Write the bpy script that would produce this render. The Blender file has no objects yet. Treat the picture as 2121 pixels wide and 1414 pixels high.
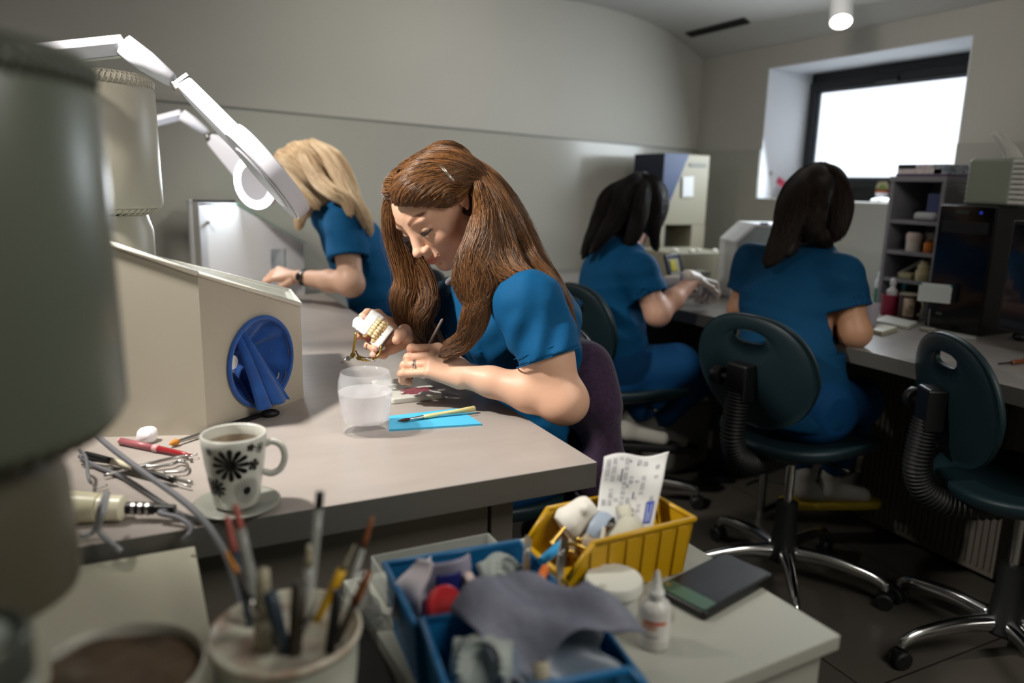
import bpy, math, random
import numpy as np
from mathutils import Vector, Matrix
random.seed(7)
C = bpy.context.scene.collection
S = bpy.context.scene
FW, FH, FOC = 2121.0, 1414.0, 1570.0

# ---------------------------------------------------------------- camera, world, big lights, exposure
def _n(v):
    v = np.array(v, float)
    return v / np.linalg.norm(v)
_Y = _n([268 - FW/2, 358 - FH/2, FOC])
_D = _n([870 - FW/2, 8200 - FH/2, FOC])
_D = _n(_D - _Y * _D.dot(_Y))
CM = np.array([np.cross(_Y, -_D), _Y, -_D])          # world = CM @ camera vector (x right, y down, z forward)
CO = np.array([0, 0, 1.20])
cam_data = bpy.data.cameras.new('camera')
cam = bpy.data.objects.new('camera', cam_data)
C.objects.link(cam)
_r, _u, _b = CM[:, 0], -CM[:, 1], -CM[:, 2]
cam.matrix_world = Matrix(((_r[0], _u[0], _b[0], CO[0]), (_r[1], _u[1], _b[1], CO[1]), (_r[2], _u[2], _b[2], CO[2]), (0, 0, 0, 1)))
cam_data.sensor_width = 36
cam_data.lens = FOC * 36 / FW
cam_data.clip_start = 0.02
cam_data.dof.use_dof = True
cam_data.dof.focus_distance = 1.50
cam_data.dof.aperture_fstop = 2.0
S.camera = cam
S.view_settings.view_transform = 'Standard'
S.view_settings.look = 'None'
S.view_settings.gamma = 1
S.view_settings.use_curve_mapping = False
S.view_settings.exposure = 0.84
S.cycles.use_denoising = True
S.cycles.max_bounces = 8
S.cycles.transmission_bounces = 12
S.cycles.transparent_max_bounces = 12
S.cycles.sample_clamp_indirect = 4
S.cycles.caustics_reflective = False
S.cycles.caustics_refractive = False

W = bpy.data.worlds.new('world')
S.world = W
W.use_nodes = True
W.node_tree.nodes['Background'].inputs[0].default_value = (0.80, 0.90, 1.0, 1)
W.node_tree.nodes['Background'].inputs[1].default_value = 1.2

def area(name, loc, target, size, power, col=(1, 1, 1), shape='DISK', spread=180):
    l = bpy.data.lights.new(name, 'AREA')
    l.shape = shape
    l.size = size
    l.energy = power
    l.color = col
    l.spread = math.radians(spread)
    o = bpy.data.objects.new(name, l)
    C.objects.link(o)
    o.location = loc
    o.rotation_euler = (Vector(target) - Vector(loc)).to_track_quat('-Z', 'Y').to_euler()
    return o
def spot(name, loc, target, power, angle, blend=.5, rad=.03, col=(1, 1, 1)):
    l = bpy.data.lights.new(name, 'SPOT')
    l.energy = power
    l.spot_size = math.radians(angle)
    l.spot_blend = blend
    l.shadow_soft_size = rad
    l.color = col
    o = bpy.data.objects.new(name, l)
    C.objects.link(o)
    o.location = loc
    o.rotation_euler = (Vector(target) - Vector(loc)).to_track_quat('-Z', 'Y').to_euler()
    return o
# ceiling spotlights of the room, the last two added wall washes (their housings are built further down) and the daylight of the window
SPOTS = [  # location of the lamp mouth, aim, watts, cone, blend, lamp radius
    ((-0.42, 1.38, 1.95), (0.45, 1.42, 0.85), 84, 62, .8, .05),
    ((-0.35, 2.65, 1.97), (0.55, 2.85, 0.95), 36, 84, 1.0, .05),
    ((0.30, 1.06, 2.0), (.30, .70, .7), 2.5, 100, 1.0, .06),
    ((1.15, 2.25, 1.98), (1.15, 3.45, 1.45), 15, 125, 1.0, .06),  # added unseen wash to brighten the back wall
    ((1.75, 1.75, 2.0), (2.9, 2.35, 1.75), 5, 120, 1.0, .06),  # added unseen wash to lighten the window wall
]
for i, (a, b, w, ang, bl, rd) in enumerate(SPOTS):
    spot('ceiling_spot_light', a, b, w, ang, bl, rd, (1.0, 0.95, 0.88))
wl_ = area('window_daylight', (2.93, 2.5, 1.47), (1.2, 2.4, 0.9), .85, 9, (0.85, 0.93, 1.0), 'RECTANGLE')
wl_.data.size_y = .5
area('fill_panel_light', (1.25, -.35, 2.06), (1.25, -.35, 0), .9, 13, (1, .97, .92), 'SQUARE')  # added ambient fill that lifts the walls evenly
# ---------------------------------------------------------------- helpers: placing
def T(px, py, z):
    "point of the horizontal plane z seen at a pixel"
    r = CM @ _n([px - FW/2, py - FH/2, FOC])
    return CO + r * (z - CO[2]) / r[2]
def P(px, py, d):
    "point at depth d seen at a pixel"
    return CM @ (np.array([px - FW/2, py - FH/2, FOC]) / FOC * d) + CO
def V(*a): return np.array(a, float)

# ---------------------------------------------------------------- helpers: materials
def lin(c):
    if isinstance(c, str):
        c = [int(c[i:i+2], 16) / 255 for i in (0, 2, 4)]
    return tuple((x / 12.92 if x <= .04045 else ((x + .055) / 1.055) ** 2.4) for x in c[:3]) + (1,)
def setin(b, names, v):
    for n in names:
        if n in b.inputs:
            b.inputs[n].default_value = v
            return
def mat(name, col, rough=.5, metal=0, spec=.5, trans=0, ior=1.45, emit=None, es=0, sss=0, coat=0, sheen=0,
        noise=None, bump=None, alpha=1):
    """noise=(scale, other colour, amount[, stretch]) mixes a second colour by noise; bump=(scale, strength, distance)"""
    m = bpy.data.materials.new(name)
    m.use_nodes = True
    nt = m.node_tree
    b = nt.nodes['Principled BSDF']
    b.inputs['Base Color'].default_value = lin(col)
    b.inputs['Roughness'].default_value = rough
    b.inputs['Metallic'].default_value = metal
    setin(b, ['Specular IOR Level'], spec)
    setin(b, ['Transmission Weight'], trans)
    setin(b, ['IOR'], ior)
    setin(b, ['Coat Weight'], coat)
    setin(b, ['Sheen Weight'], sheen)
    setin(b, ['Alpha'], alpha)
    if sss:
        setin(b, ['Subsurface Weight'], sss)
        setin(b, ['Subsurface Radius'], (.010, .004, .002))
        setin(b, ['Subsurface Scale'], 1.0)
    if emit:
        setin(b, ['Emission Color'], lin(emit))
        setin(b, ['Emission Strength'], es)
    tc = None
    if noise or bump:
        tc = nt.nodes.new('ShaderNodeTexCoord')
    if noise:
        mp = nt.nodes.new('ShaderNodeMapping')
        mp.inputs['Scale'].default_value = noise[3] if len(noise) > 3 else (1, 1, 1)
        nz = nt.nodes.new('ShaderNodeTexNoise')
        nz.inputs['Scale'].default_value = noise[0]
        nz.inputs['Detail'].default_value = 5
        rp = nt.nodes.new('ShaderNodeValToRGB')
        rp.color_ramp.elements[0].position = .35
        rp.color_ramp.elements[1].position = .68
        rp.color_ramp.elements[0].color = (0, 0, 0, 1)
        rp.color_ramp.elements[1].color = (noise[2],) * 3 + (1,)
        mx = nt.nodes.new('ShaderNodeMix')
        mx.data_type = 'RGBA'
        mx.inputs[6].default_value = lin(col)
        mx.inputs[7].default_value = lin(noise[1])
        nt.links.new(tc.outputs['Object'], mp.inputs[0])
        nt.links.new(mp.outputs[0], nz.inputs['Vector'])
        nt.links.new(nz.outputs['Fac'], rp.inputs[0])
        nt.links.new(rp.outputs[0], mx.inputs[0])
        nt.links.new(mx.outputs[2], b.inputs['Base Color'])
    if bump:
        nz = nt.nodes.new('ShaderNodeTexNoise')
        nz.inputs['Scale'].default_value = bump[0]
        nz.inputs['Detail'].default_value = 6
        bp = nt.nodes.new('ShaderNodeBump')
        bp.inputs['Strength'].default_value = bump[1]
        bp.inputs['Distance'].default_value = bump[2]
        nt.links.new(tc.outputs['Object'], nz.inputs['Vector'])
        nt.links.new(nz.outputs['Fac'], bp.inputs['Height'])
        nt.links.new(bp.outputs[0], b.inputs['Normal'])
    return m

# ---------------------------------------------------------------- helpers: objects
def link(o, parent=None):
    C.objects.link(o)
    if parent is not None:
        o.parent = parent
    return o
def tag(o, label, cat, group=None, kind=None):
    o['label'] = label
    o['category'] = cat
    if group: o['group'] = group
    if kind: o['kind'] = kind
    return o
def thing(name, label, cat, loc=(0, 0, 0), rz=0, group=None):
    o = bpy.data.objects.new(name, None)
    o.empty_display_size = .05
    C.objects.link(o)
    o.location = loc
    o.rotation_euler = (0, 0, rz)
    return tag(o, label, cat, group)
def struct(o):
    o['kind'] = 'structure'
    return o
def copy_tree(o, parent=None):
    c = o.copy()
    C.objects.link(c)
    c.parent = parent
    for ch in list(o.children):
        copy_tree(ch, c)
    return c

def rot_to(d, up=(0, 0, 1)):
    "matrix whose z column is d"
    z = _n(d)
    x = np.cross(np.array(up, float), z)
    if np.linalg.norm(x) < 1e-5:
        x = np.cross(np.array([0, 1, 0.]), z)
    x = _n(x)
    return np.array([x, np.cross(z, x), z]).T
def euler(rx=0, ry=0, rz=0):
    return np.array(Matrix.Rotation(rz, 3, 'Z') @ Matrix.Rotation(ry, 3, 'Y') @ Matrix.Rotation(rx, 3, 'X'))
def smooth_path(pts, n=8):
    "Catmull-Rom through the points"
    p = [np.array(q, float) for q in pts]
    p = [2*p[0] - p[1]] + p + [2*p[-1] - p[-2]]
    out = []
    for i in range(1, len(p) - 2):
        for k in range(n):
            t = k / n
            out.append(.5 * (2*p[i] + (p[i+1]-p[i-1])*t + (2*p[i-1]-5*p[i]+4*p[i+1]-p[i+2])*t*t + (3*p[i]-p[i-1]-3*p[i+1]+p[i+2])*t**3))
    out.append(p[-2])
    return np.array(out)

class MB:
    "collects shapes and builds ONE mesh object"
    def __init__(s):
        s.v, s.f, s.m, s.mi = [], [], [], 0
    def add(s, vs, fs, M=None, o=None):
        vs = np.array(vs, float).reshape(-1, 3)
        if M is not None: vs = vs @ np.array(M).T
        if o is not None: vs = vs + np.array(o, float)
        b = len(s.v)
        s.v.extend(map(tuple, vs))
        for f in fs:
            s.f.append(tuple(b + i for i in f))
            s.m.append(s.mi)
        return s
    def box(s, lo, hi, M=None, o=None):
        x0, y0, z0 = lo; x1, y1, z1 = hi
        vs = [(x0,y0,z0),(x1,y0,z0),(x1,y1,z0),(x0,y1,z0),(x0,y0,z1),(x1,y0,z1),(x1,y1,z1),(x0,y1,z1)]
        fs = [(0,3,2,1),(4,5,6,7),(0,1,5,4),(1,2,6,5),(2,3,7,6),(3,0,4,7)]
        return s.add(vs, fs, M, o)
    def prism(s, poly, h0, h1, M=None, o=None):
        n = len(poly)
        vs = [(x, y, h0) for x, y in poly] + [(x, y, h1) for x, y in poly]
        fs = [tuple(range(n))[::-1], tuple(range(n, 2*n))] + [(i, (i+1) % n, n + (i+1) % n, n + i) for i in range(n)]
        return s.add(vs, fs, M, o)
    def lathe(s, prof, n=32, M=None, o=None, sx=1, sy=1, a0=0, a1=2*math.pi):
        full = abs(a1 - a0 - 2*math.pi) < 1e-6
        k = n if full else n + 1
        vs, fs = [], []
        for r, z in prof:
            for i in range(k):
                a = a0 + (a1-a0)*i/n
                vs.append((r*sx*math.cos(a), r*sy*math.sin(a), z))
        for j in range(len(prof)-1):
            for i in range(n):
                a, b = j*k+i, j*k+(i+1) % k
                fs.append((a, b, b+k, a+k))
        if full:
            if prof[0][0] > 1e-6: fs.append(tuple(range(k))[::-1])
            if prof[-1][0] > 1e-6: fs.append(tuple(range((len(prof)-1)*k, len(prof)*k)))
        return s.add(vs, fs, M, o)
    def cyl(s, p0, p1, r0, r1=None, n=16):
        r1 = r0 if r1 is None else r1
        p0, p1 = np.array(p0, float), np.array(p1, float)
        L = np.linalg.norm(p1 - p0)
        return s.lathe([(r0, 0), (r1, L)], n, rot_to(p1 - p0), p0)
    def tube(s, pts, r, n=10, flat=1.0, up=(0, 0, 1), caps=True):
        pts = np.array(pts, float)
        m = len(pts)
        r = np.full(m, r) if np.isscalar(r) else np.interp(np.linspace(0, 1, m), np.linspace(0, 1, len(r)), r)
        vs, fs = [], []
        t = np.gradient(pts, axis=0)
        x = None
        for i in range(m):
            z = _n(t[i])
            if x is None:
                x = np.cross(np.array(up, float), z)
                if np.linalg.norm(x) < 1e-4: x = np.cross(np.array([1, 0, 0.]), z)
            x = _n(x - z * x.dot(z))
            y = np.cross(z, x)
            for k in range(n):
                a = 2*math.pi*k/n
                vs.append(pts[i] + r[i]*(math.cos(a)*x + flat*math.sin(a)*y))
        for i in range(m-1):
            for k in range(n):
                a, b = i*n+k, i*n+(k+1) % n
                fs.append((a, b, b+n, a+n))
        if caps:
            fs += [tuple(range(n))[::-1], tuple(range((m-1)*n, m*n))]
        return s.add(vs, fs)
    def ball(s, c, r, n=16, M=None):
        r = (r, r, r) if np.isscalar(r) else r
        prof = [(max(1e-7, math.sin(math.pi*j/n)), -math.cos(math.pi*j/n)) for j in range(n+1)]
        A = (np.eye(3) if M is None else np.array(M)) @ np.diag(r)
        return s.lathe(prof, n*2, A, c)
    def grid(s, fn, nu, nv, thick=None):
        "fn(u, v) -> point; with a thickness it becomes a closed sheet"
        g = np.array([[fn(i/nu, j/nv) for j in range(nv+1)] for i in range(nu+1)], float)
        q = lambda i, j, o=0: o + i*(nv+1)+j
        top = [(q(i, j), q(i+1, j), q(i+1, j+1), q(i, j+1)) for i in range(nu) for j in range(nv)]
        if thick is None: return s.add(g.reshape(-1, 3), top)
        nrm = np.cross(np.gradient(g, axis=0), np.gradient(g, axis=1))
        nrm /= np.linalg.norm(nrm, axis=2, keepdims=True) + 1e-12
        h = g - nrm*thick
        N = (nu+1)*(nv+1)
        fs = top + [tuple(x + N for x in f[::-1]) for f in top]
        for i in range(nu):
            fs += [(q(i+1, 0), q(i, 0), q(i, 0, N), q(i+1, 0, N)), (q(i, nv), q(i+1, nv), q(i+1, nv, N), q(i, nv, N))]
        for j in range(nv):
            fs += [(q(0, j), q(0, j+1), q(0, j+1, N), q(0, j, N)), (q(nu, j+1), q(nu, j), q(nu, j, N), q(nu, j+1, N))]
        return s.add(np.vstack([g.reshape(-1, 3), h.reshape(-1, 3)]), fs)
    def build(s, name, m, parent=None, bevel=0, smooth=False, sub=0, segs=2):
        me = bpy.data.meshes.new(name)
        me.from_pydata([tuple(map(float, v)) for v in s.v], [], s.f)
        me.validate()
        ms = m if isinstance(m, (list, tuple)) else [m]
        for x in ms: me.materials.append(x)
        if len(ms) > 1 and len(me.polygons) == len(s.m):
            me.polygons.foreach_set('material_index', s.m)
        o = bpy.data.objects.new(name, me)
        link(o, parent)
        if smooth:
            me.polygons.foreach_set('use_smooth', [True]*len(me.polygons))
        if bevel:
            b = o.modifiers.new('bevel', 'BEVEL')
            b.width = bevel; b.segments = segs; b.limit_method = 'ANGLE'; b.angle_limit = math.radians(35)
            me.polygons.foreach_set('use_smooth', [True]*len(me.polygons))
            w = o.modifiers.new('normals', 'WEIGHTED_NORMAL'); w.keep_sharp = True
        elif smooth == 'auto':
            sharp_by_angle(me, 38)
        if sub:
            q = o.modifiers.new('sub', 'SUBSURF'); q.levels = sub; q.render_levels = sub
        return o
def sharp_by_angle(me, deg):
    if hasattr(me, 'set_sharp_from_angle'):
        me.set_sharp_from_angle(angle=math.radians(deg))
def rbox(lo, hi, r, n=4):
    "outline of a rounded rectangle"
    out = []
    for cx, cy, a in ((hi[0]-r, hi[1]-r, 0), (lo[0]+r, hi[1]-r, 90), (lo[0]+r, lo[1]+r, 180), (hi[0]-r, lo[1]+r, 270)):
        for k in range(n+1):
            t = math.radians(a + 90*k/n)
            out.append((cx + r*math.cos(t), cy + r*math.sin(t)))
    return out

# ---------------------------------------------------------------- helpers: soft bodies as a signed distance grid
class SDF:
    def __init__(s, lo, hi, h):
        s.lo, s.h = np.array(lo, float), h
        s.n = np.ceil((np.array(hi, float) - s.lo)/h).astype(int) + 1
        s.g = np.full(tuple(s.n), 1.0, np.float32)
    def win(s, lo, hi, pad):
        a = np.maximum(0, np.floor((np.array(lo) - pad - s.lo)/s.h).astype(int))
        b = np.minimum(s.n, np.ceil((np.array(hi) + pad - s.lo)/s.h).astype(int) + 1)
        if np.any(b <= a): return None, None
        sl = tuple(slice(i, j) for i, j in zip(a, b))
        ax = [(s.lo[i] + s.h*np.arange(a[i], b[i])).astype(np.float32) for i in range(3)]
        X = np.stack(np.meshgrid(*ax, indexing='ij'), -1)
        return sl, X
    def put(s, sl, d, k, op):
        g = s.g[sl]
        if op == '-':
            d = -d
            if k > 0:
                h = np.clip(.5 - .5*(g - d)/k, 0, 1)
                s.g[sl] = g*(1-h) + d*h + k*h*(1-h)
            else: s.g[sl] = np.maximum(g, d)
        else:
            if k > 0:
                h = np.clip(.5 + .5*(g - d)/k, 0, 1)
                s.g[sl] = g*(1-h) + d*h - k*h*(1-h)
            else: s.g[sl] = np.minimum(g, d)
    def seg(s, a, b, ra, rb=None, k=.01, op='+', side=None, fa=1.0, fb=None):
        "round cone; with side, the radius along the other axis is fa*ra .. fb*rb"
        a, b = np.array(a, np.float32), np.array(b, np.float32)
        rb = ra if rb is None else rb
        fb = fa if fb is None else fb
        m = max(ra, rb)*max(1, fa, fb)
        sl, X = s.win(np.minimum(a, b) - m, np.maximum(a, b) + m, k + 3*s.h)
        if sl is None: return s
        ab = b - a
        L2 = max(float(ab @ ab), 1e-9)
        t = np.clip(((X - a) @ ab)/L2, 0, 1)
        q = X - a - t[..., None]*ab
        r = ra + (rb - ra)*t
        if side is None:
            d = np.sqrt((q*q).sum(-1)) - r
        else:
            z = _n(ab); u = np.array(side, float); u = _n(u - z*u.dot(z)); w = np.cross(z, u)
            F = fa + (fb - fa)*t
            qu, qw, qz = q @ u.astype(np.float32), q @ w.astype(np.float32), q @ z.astype(np.float32)
            e = np.sqrt(qu*qu + (qw/F)**2 + qz*qz)
            d = (e - r)*np.minimum(1, F)
        s.put(sl, d.astype(np.float32), k, op)
        return s
    def chain(s, pts, rs, k=.01, op='+', side=None, f=1.0):
        f = [f]*len(pts) if np.isscalar(f) else f
        for i in range(len(pts)-1):
            s.seg(pts[i], pts[i+1], rs[i], rs[i+1], k, op, side, f[i], f[i+1])
        return s
    def ell(s, c, r, M=None, k=.01, op='+'):
        c = np.array(c, np.float32); r = np.array((r, r, r) if np.isscalar(r) else r, float)
        m = float(r.max())
        sl, X = s.win(c - m, c + m, k + 3*s.h)
        if sl is None: return s
        q = X - c
        if M is not None: q = q @ np.array(M, np.float32)
        e0 = np.sqrt(((q/r.astype(np.float32))**2).sum(-1)) + 1e-6
        e1 = np.sqrt(((q/(r*r).astype(np.float32))**2).sum(-1)) + 1e-6
        s.put(sl, (e0*(e0-1)/e1).astype(np.float32), k, op)
        return s
    def box(s, c, hs, M=None, rd=.003, k=.003, op='+'):
        c = np.array(c, np.float32); hs = np.array(hs, np.float32)
        m = float(np.linalg.norm(hs))
        sl, X = s.win(c - m, c + m, k + 3*s.h)
        if sl is None: return s
        q = X - c
        if M is not None: q = q @ np.array(M, np.float32)
        q = np.abs(q) - (hs - rd)
        d = np.sqrt((np.maximum(q, 0)**2).sum(-1)) + np.minimum(q.max(-1), 0) - rd
        s.put(sl, d.astype(np.float32), k, op)
        return s
    def plane(s, p, nrm, k=0.0):
        "keep the side the normal points away from"
        nrm = _n(nrm)
        ax = [s.lo[i] + s.h*np.arange(s.n[i]) for i in range(3)]
        d = ((ax[0]-p[0])*nrm[0])[:, None, None] + ((ax[1]-p[1])*nrm[1])[None, :, None] + ((ax[2]-p[2])*nrm[2])[None, None, :]
        g, d = s.g, d.astype(np.float32)
        if k > 0:
            h = np.clip(.5 - .5*(g - d)/k, 0, 1)
            s.g = g*(1-h) + d*h + k*h*(1-h)
        else: s.g = np.maximum(g, d)
        return s
    def warp(s, fn, band=.03):
        "add fn(X) to the distance near the surface"
        idx = np.argwhere(np.abs(s.g) < band)
        X = s.lo + s.h*idx
        s.g[tuple(idx.T)] += fn(X).astype(np.float32)
        return s
    def mesh(s):
        "surface nets"
        g = s.g
        g = np.pad(g, 1, constant_values=1.0)
        neg = g < 0
        c = [neg[i:neg.shape[0]-1+i, j:neg.shape[1]-1+j, k:neg.shape[2]-1+k] for i in (0, 1) for j in (0, 1) for k in (0, 1)]
        tot = sum(x.astype(np.int8) for x in c)
        cells = np.argwhere((tot > 0) & (tot < 8))
        if len(cells) == 0: return np.zeros((0, 3)), []
        ids = np.full(tot.shape, -1, np.int64)
        ids[tuple(cells.T)] = np.arange(len(cells))
        offs = np.array([(i, j, k) for i in (0, 1) for j in (0, 1) for k in (0, 1)])
        vals = np.stack([g[tuple((cells + o).T)] for o in offs], 1)
        acc = np.zeros((len(cells), 3)); cnt = np.zeros(len(cells))
        for a in range(8):
            for b in range(a+1, 8):
                if np.abs(offs[a]-offs[b]).sum() != 1: continue
                va, vb = vals[:, a], vals[:, b]
                m = (va < 0) != (vb < 0)
                t = np.where(m, va/(va - vb + 1e-12), 0)
                acc += np.where(m[:, None], offs[a] + t[:, None]*(offs[b]-offs[a]), 0)
                cnt += m
        verts = (cells + acc/cnt[:, None] - 1)*s.h + s.lo
        quads = []
        for ax in range(3):
            n1, n2 = [x for x in range(3) if x != ax]
            sl0 = [slice(None)]*3; sl1 = [slice(None)]*3
            sl0[ax] = slice(0, -1); sl1[ax] = slice(1, None)
            a, b = neg[tuple(sl0)], neg[tuple(sl1)]
            e = np.argwhere(a != b)
            e = e[(e[:, n1] > 0) & (e[:, n2] > 0) & (e[:, n1] < g.shape[n1]-1) & (e[:, n2] < g.shape[n2]-1)]
            if len(e) == 0: continue
            u = np.zeros(3, int); u[n1] = 1
            w = np.zeros(3, int); w[n2] = 1
            q = np.stack([ids[tuple((e-u-w).T)], ids[tuple((e-w).T)], ids[tuple(e.T)], ids[tuple((e-u).T)]], 1)
            fl = a[tuple(e.T)]
            if ax == 1: fl = ~fl
            q[~fl] = q[~fl][:, ::-1]
            quads.append(q[(q >= 0).all(1)])
        return verts, np.vstack(quads)
def mesh_obj(name, parts, m, parent=None, smooth=True, relax=1, attr=None):
    "parts: list of (verts, quads); one object; attr(verts) -> rgb colours"
    vs, qs, n = [], [], 0
    for v, q in parts:
        vs.append(v); qs.append(np.asarray(q) + n); n += len(v)
    v, q = np.vstack(vs), np.vstack(qs)
    for _ in range(relax):
        acc = np.zeros_like(v); cnt = np.zeros(len(v))
        for i in range(4):
            for j in (1, 3):
                np.add.at(acc, q[:, i], v[q[:, (i+j) % 4]]); np.add.at(cnt, q[:, i], 1)
        v = .5*v + .5*acc/np.maximum(cnt, 1)[:, None]
    me = bpy.data.meshes.new(name)
    me.vertices.add(len(v)); me.vertices.foreach_set('co', v.astype(np.float32).ravel())
    me.loops.add(len(q)*4); me.loops.foreach_set('vertex_index', q.astype(np.int32).ravel())
    me.polygons.add(len(q))
    me.polygons.foreach_set('loop_start', np.arange(0, len(q)*4, 4, dtype=np.int32))
    me.polygons.foreach_set('use_smooth', np.ones(len(q), bool))
    me.update(calc_edges=True)
    me.validate()
    for x in (m if isinstance(m, (list, tuple)) else [m]): me.materials.append(x)
    if attr is not None:
        ca = me.color_attributes.new('tint', 'FLOAT_COLOR', 'POINT')
        col = np.ones((len(v), 4), np.float32); col[:, :3] = attr(v)
        ca.data.foreach_set('color', col.ravel())
    return link(bpy.data.objects.new(name, me), parent)
def vnoise(X, f, seed=0):
    "cheap smooth noise from a few rotated sines, about -1..1"
    rs = np.random.RandomState(seed)
    out = 0
    for i in range(6):
        d = _n(rs.normal(size=3))*f*(.7 + .6*rs.rand())
        out = out + np.sin(X @ d + rs.rand()*6.28 + 1.3*np.sin(X @ (_n(rs.normal(size=3))*f*.6) + rs.rand()*6))
    return out/3.2
# ---------------------------------------------------------------- materials of the room
M = {}
M['wall'] = mat('wall_paint', 'b2b0a8', .75, noise=(1.2, 'a9a79e', .6), bump=(60, .08, .002))
M['panel_back'] = mat('glossy_wall_panel', 'a6a59c', .16, spec=.5, noise=(1.5, '9f9e96', .6))
M['panel_right'] = mat('satin_wall_panel', 'a19f96', .42, noise=(1.5, '999890', .6))
M['reveal'] = mat('white_plaster', 'd6dae0', .7, bump=(40, .1, .002))
M['ceil'] = mat('ceiling_paint', 'b3b2ae', .85, noise=(1, 'aaa9a5', .5))
M['frame'] = mat('anthracite_frame', '16191d', .45)
M['frame2'] = mat('anthracite_bead', '39424a', .35)
M['desk'] = mat('grey_laminate', 'a29a94', .32, noise=(9, '9a928c', .7, (1, 3, 1)), bump=(25, .05, .001))
M['desk2'] = mat('dark_grey_laminate', '8d8883', .3, noise=(8, '7f7a76', .8, (5, 1, 1)))
M['edge'] = mat('laminate_edge', '565450', .4)
M['white_cab'] = mat('white_cabinet', 'a9a795', .45)
M['cab_grey'] = mat('pale_grey_board', '6b665d', .5)
M['brown_board'] = mat('brown_grey_board', '5e5850', .6, noise=(14, '524c45', .7, (1, 8, 1)))  # brown-grey board of the under-desk panels, darker grain
M['black'] = mat('black_plastic', '0c0d0e', .4)
M['dark'] = mat('dark_metal', '1d1e20', .35, metal=.3)
M['chrome'] = mat('chrome', 'd8d8d8', .16, metal=1)
M['steel'] = mat('brushed_steel', 'b4b2ae', .3, metal=1)
M['white'] = mat('white_plastic', 'dfe0e2', .35)
M['cream'] = mat('cream_plastic', 'b9b2a2', .4, noise=(3, 'b0a998', .5))
M['lamp_white'] = mat('lamp_white', 'e2e1ea', .3)
M['glow'] = mat('lamp_glow', 'ffffff', .5, emit='fff3e2', es=12)
def tiles():
    m = mat('floor_tiles', '4c4740', .28)
    nt = m.node_tree
    b = nt.nodes['Principled BSDF']
    tc = nt.nodes.new('ShaderNodeTexCoord')
    mp = nt.nodes.new('ShaderNodeMapping')
    mp.inputs['Location'].default_value = (.26, .12, 0)
    br = nt.nodes.new('ShaderNodeTexBrick')
    br.offset = 0
    br.inputs['Scale'].default_value = 1
    br.inputs['Brick Width'].default_value = .6
    br.inputs['Row Height'].default_value = .6
    br.inputs['Mortar Size'].default_value = .0025
    br.inputs['Color1'].default_value = lin('4e4a43')
    br.inputs['Color2'].default_value = lin('49453f')
    br.inputs['Mortar'].default_value = lin('1a1815')
    nt.links.new(tc.outputs['Object'], mp.inputs[0])
    nt.links.new(mp.outputs[0], br.inputs['Vector'])
    nt.links.new(br.outputs['Color'], b.inputs['Base Color'])
    return m
M['tile'] = tiles()

WX, BY, LX, FY = 2.90, 3.52, -1.5, -1.3
# ---------------------------------------------------------------- the setting
struct(MB().box((LX-.1, FY-.1, -.06), (WX+.35, BY+.1, 0)).build('floor', M['tile']))
prof = [(LX, 2.10), (1.95, 2.10), (2.2, 2.092), (2.4, 2.072), (2.52, 2.050), (2.62, 2.025), (2.70, 1.993), (2.78, 1.955), (2.85, 1.92), (2.905, 1.893)]
m = MB()
vs = []
for x, z in prof: vs += [(x, FY, z), (x, BY, z), (x, FY, z+.25), (x, BY, z+.25)]
fs = []
for i in range(len(prof)-1):
    a = i*4
    fs += [(a, a+1, a+5, a+4), (a+2, a+6, a+7, a+3)]
m.add(vs, fs)
o = struct(m.build('ceiling', M['ceil'], smooth=True))
struct(MB().box((LX-.1, BY, -.05), (WX+.35, BY+.12, 2.4)).build('wall_back', M['wall']))
struct(MB().box((LX-.12, FY-.1, -.05), (LX, BY+.1, 2.4)).build('wall_left', M['wall']))
struct(MB().box((LX-.1, FY-.12, -.05), (WX+.35, FY, 2.4)).build('wall_front', M['wall']))
y0, y1, z0, z1 = 1.964, 3.012, 1.150, 1.790
m = MB()
m.box((WX, FY, -.05), (WX+.36, y0, 2.3)); m.box((WX, y1, -.05), (WX+.36, BY+.05, 2.3))
m.box((WX, y0, -.05), (WX+.36, y1, z0)); m.box((WX, y0, z1), (WX+.36, y1, 2.3))
struct(m.build('wall_right', M['wall']))
# plastered reveal of the window opening
m = MB()
t = .004
m.box((WX-.001, y1-t, z0), (WX+.31, y1+.001, z1)); m.box((WX-.001, y0-.001, z0), (WX+.31, y0+t, z1)); m.box((WX-.001, y0, z1-t), (WX+.31, y1, z1+.001))
struct(m.build('trim_1', M['reveal']))
m = MB()
m.box((WX-.012, y0-.004, z0-.018), (WX+.31, y1+.004, z0+.004))
struct(m.build('trim_2', M['panel_right'], bevel=.002))
# back wall: glossy lower panels, their top edge climbs a little to the left
m = MB()
zs = lambda x: 1.400 + (2.9 - x)*.0311
M2 = np.array([[1, 0, 0], [0, 0, 1], [0, 1, 0]])
def slab(xa, xb):
    vs = [(xa, BY-.012, .0), (xb, BY-.012, .0), (xb, BY-.012, zs(xb)), (xa, BY-.012, zs(xa)), (xa, BY, .0), (xb, BY, .0), (xb, BY, zs(xb)), (xa, BY, zs(xa))]
    m.add(vs, [(0, 1, 2, 3), (7, 6, 5, 4), (3, 2, 6, 7), (0, 3, 7, 4), (1, 5, 6, 2)])
slab(LX, WX)
struct(m.build('wall_back_panel', M['panel_back']))
m = MB()
vs = [(LX, BY-.016, zs(LX)-.002), (WX-.012, BY-.016, zs(WX)-.002), (WX-.012, BY, zs(WX)-.002), (LX, BY, zs(LX)-.002)]
vs += [(x, y, z+.008) for x, y, z in vs]
m.add(vs, [(3, 2, 1, 0), (4, 5, 6, 7), (0, 1, 5, 4), (1, 2, 6, 5), (2, 3, 7, 6), (3, 0, 4, 7)])
struct(m.build('trim_3', mat('grey_trim', '6f7069', .4)))
m = MB()
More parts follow.
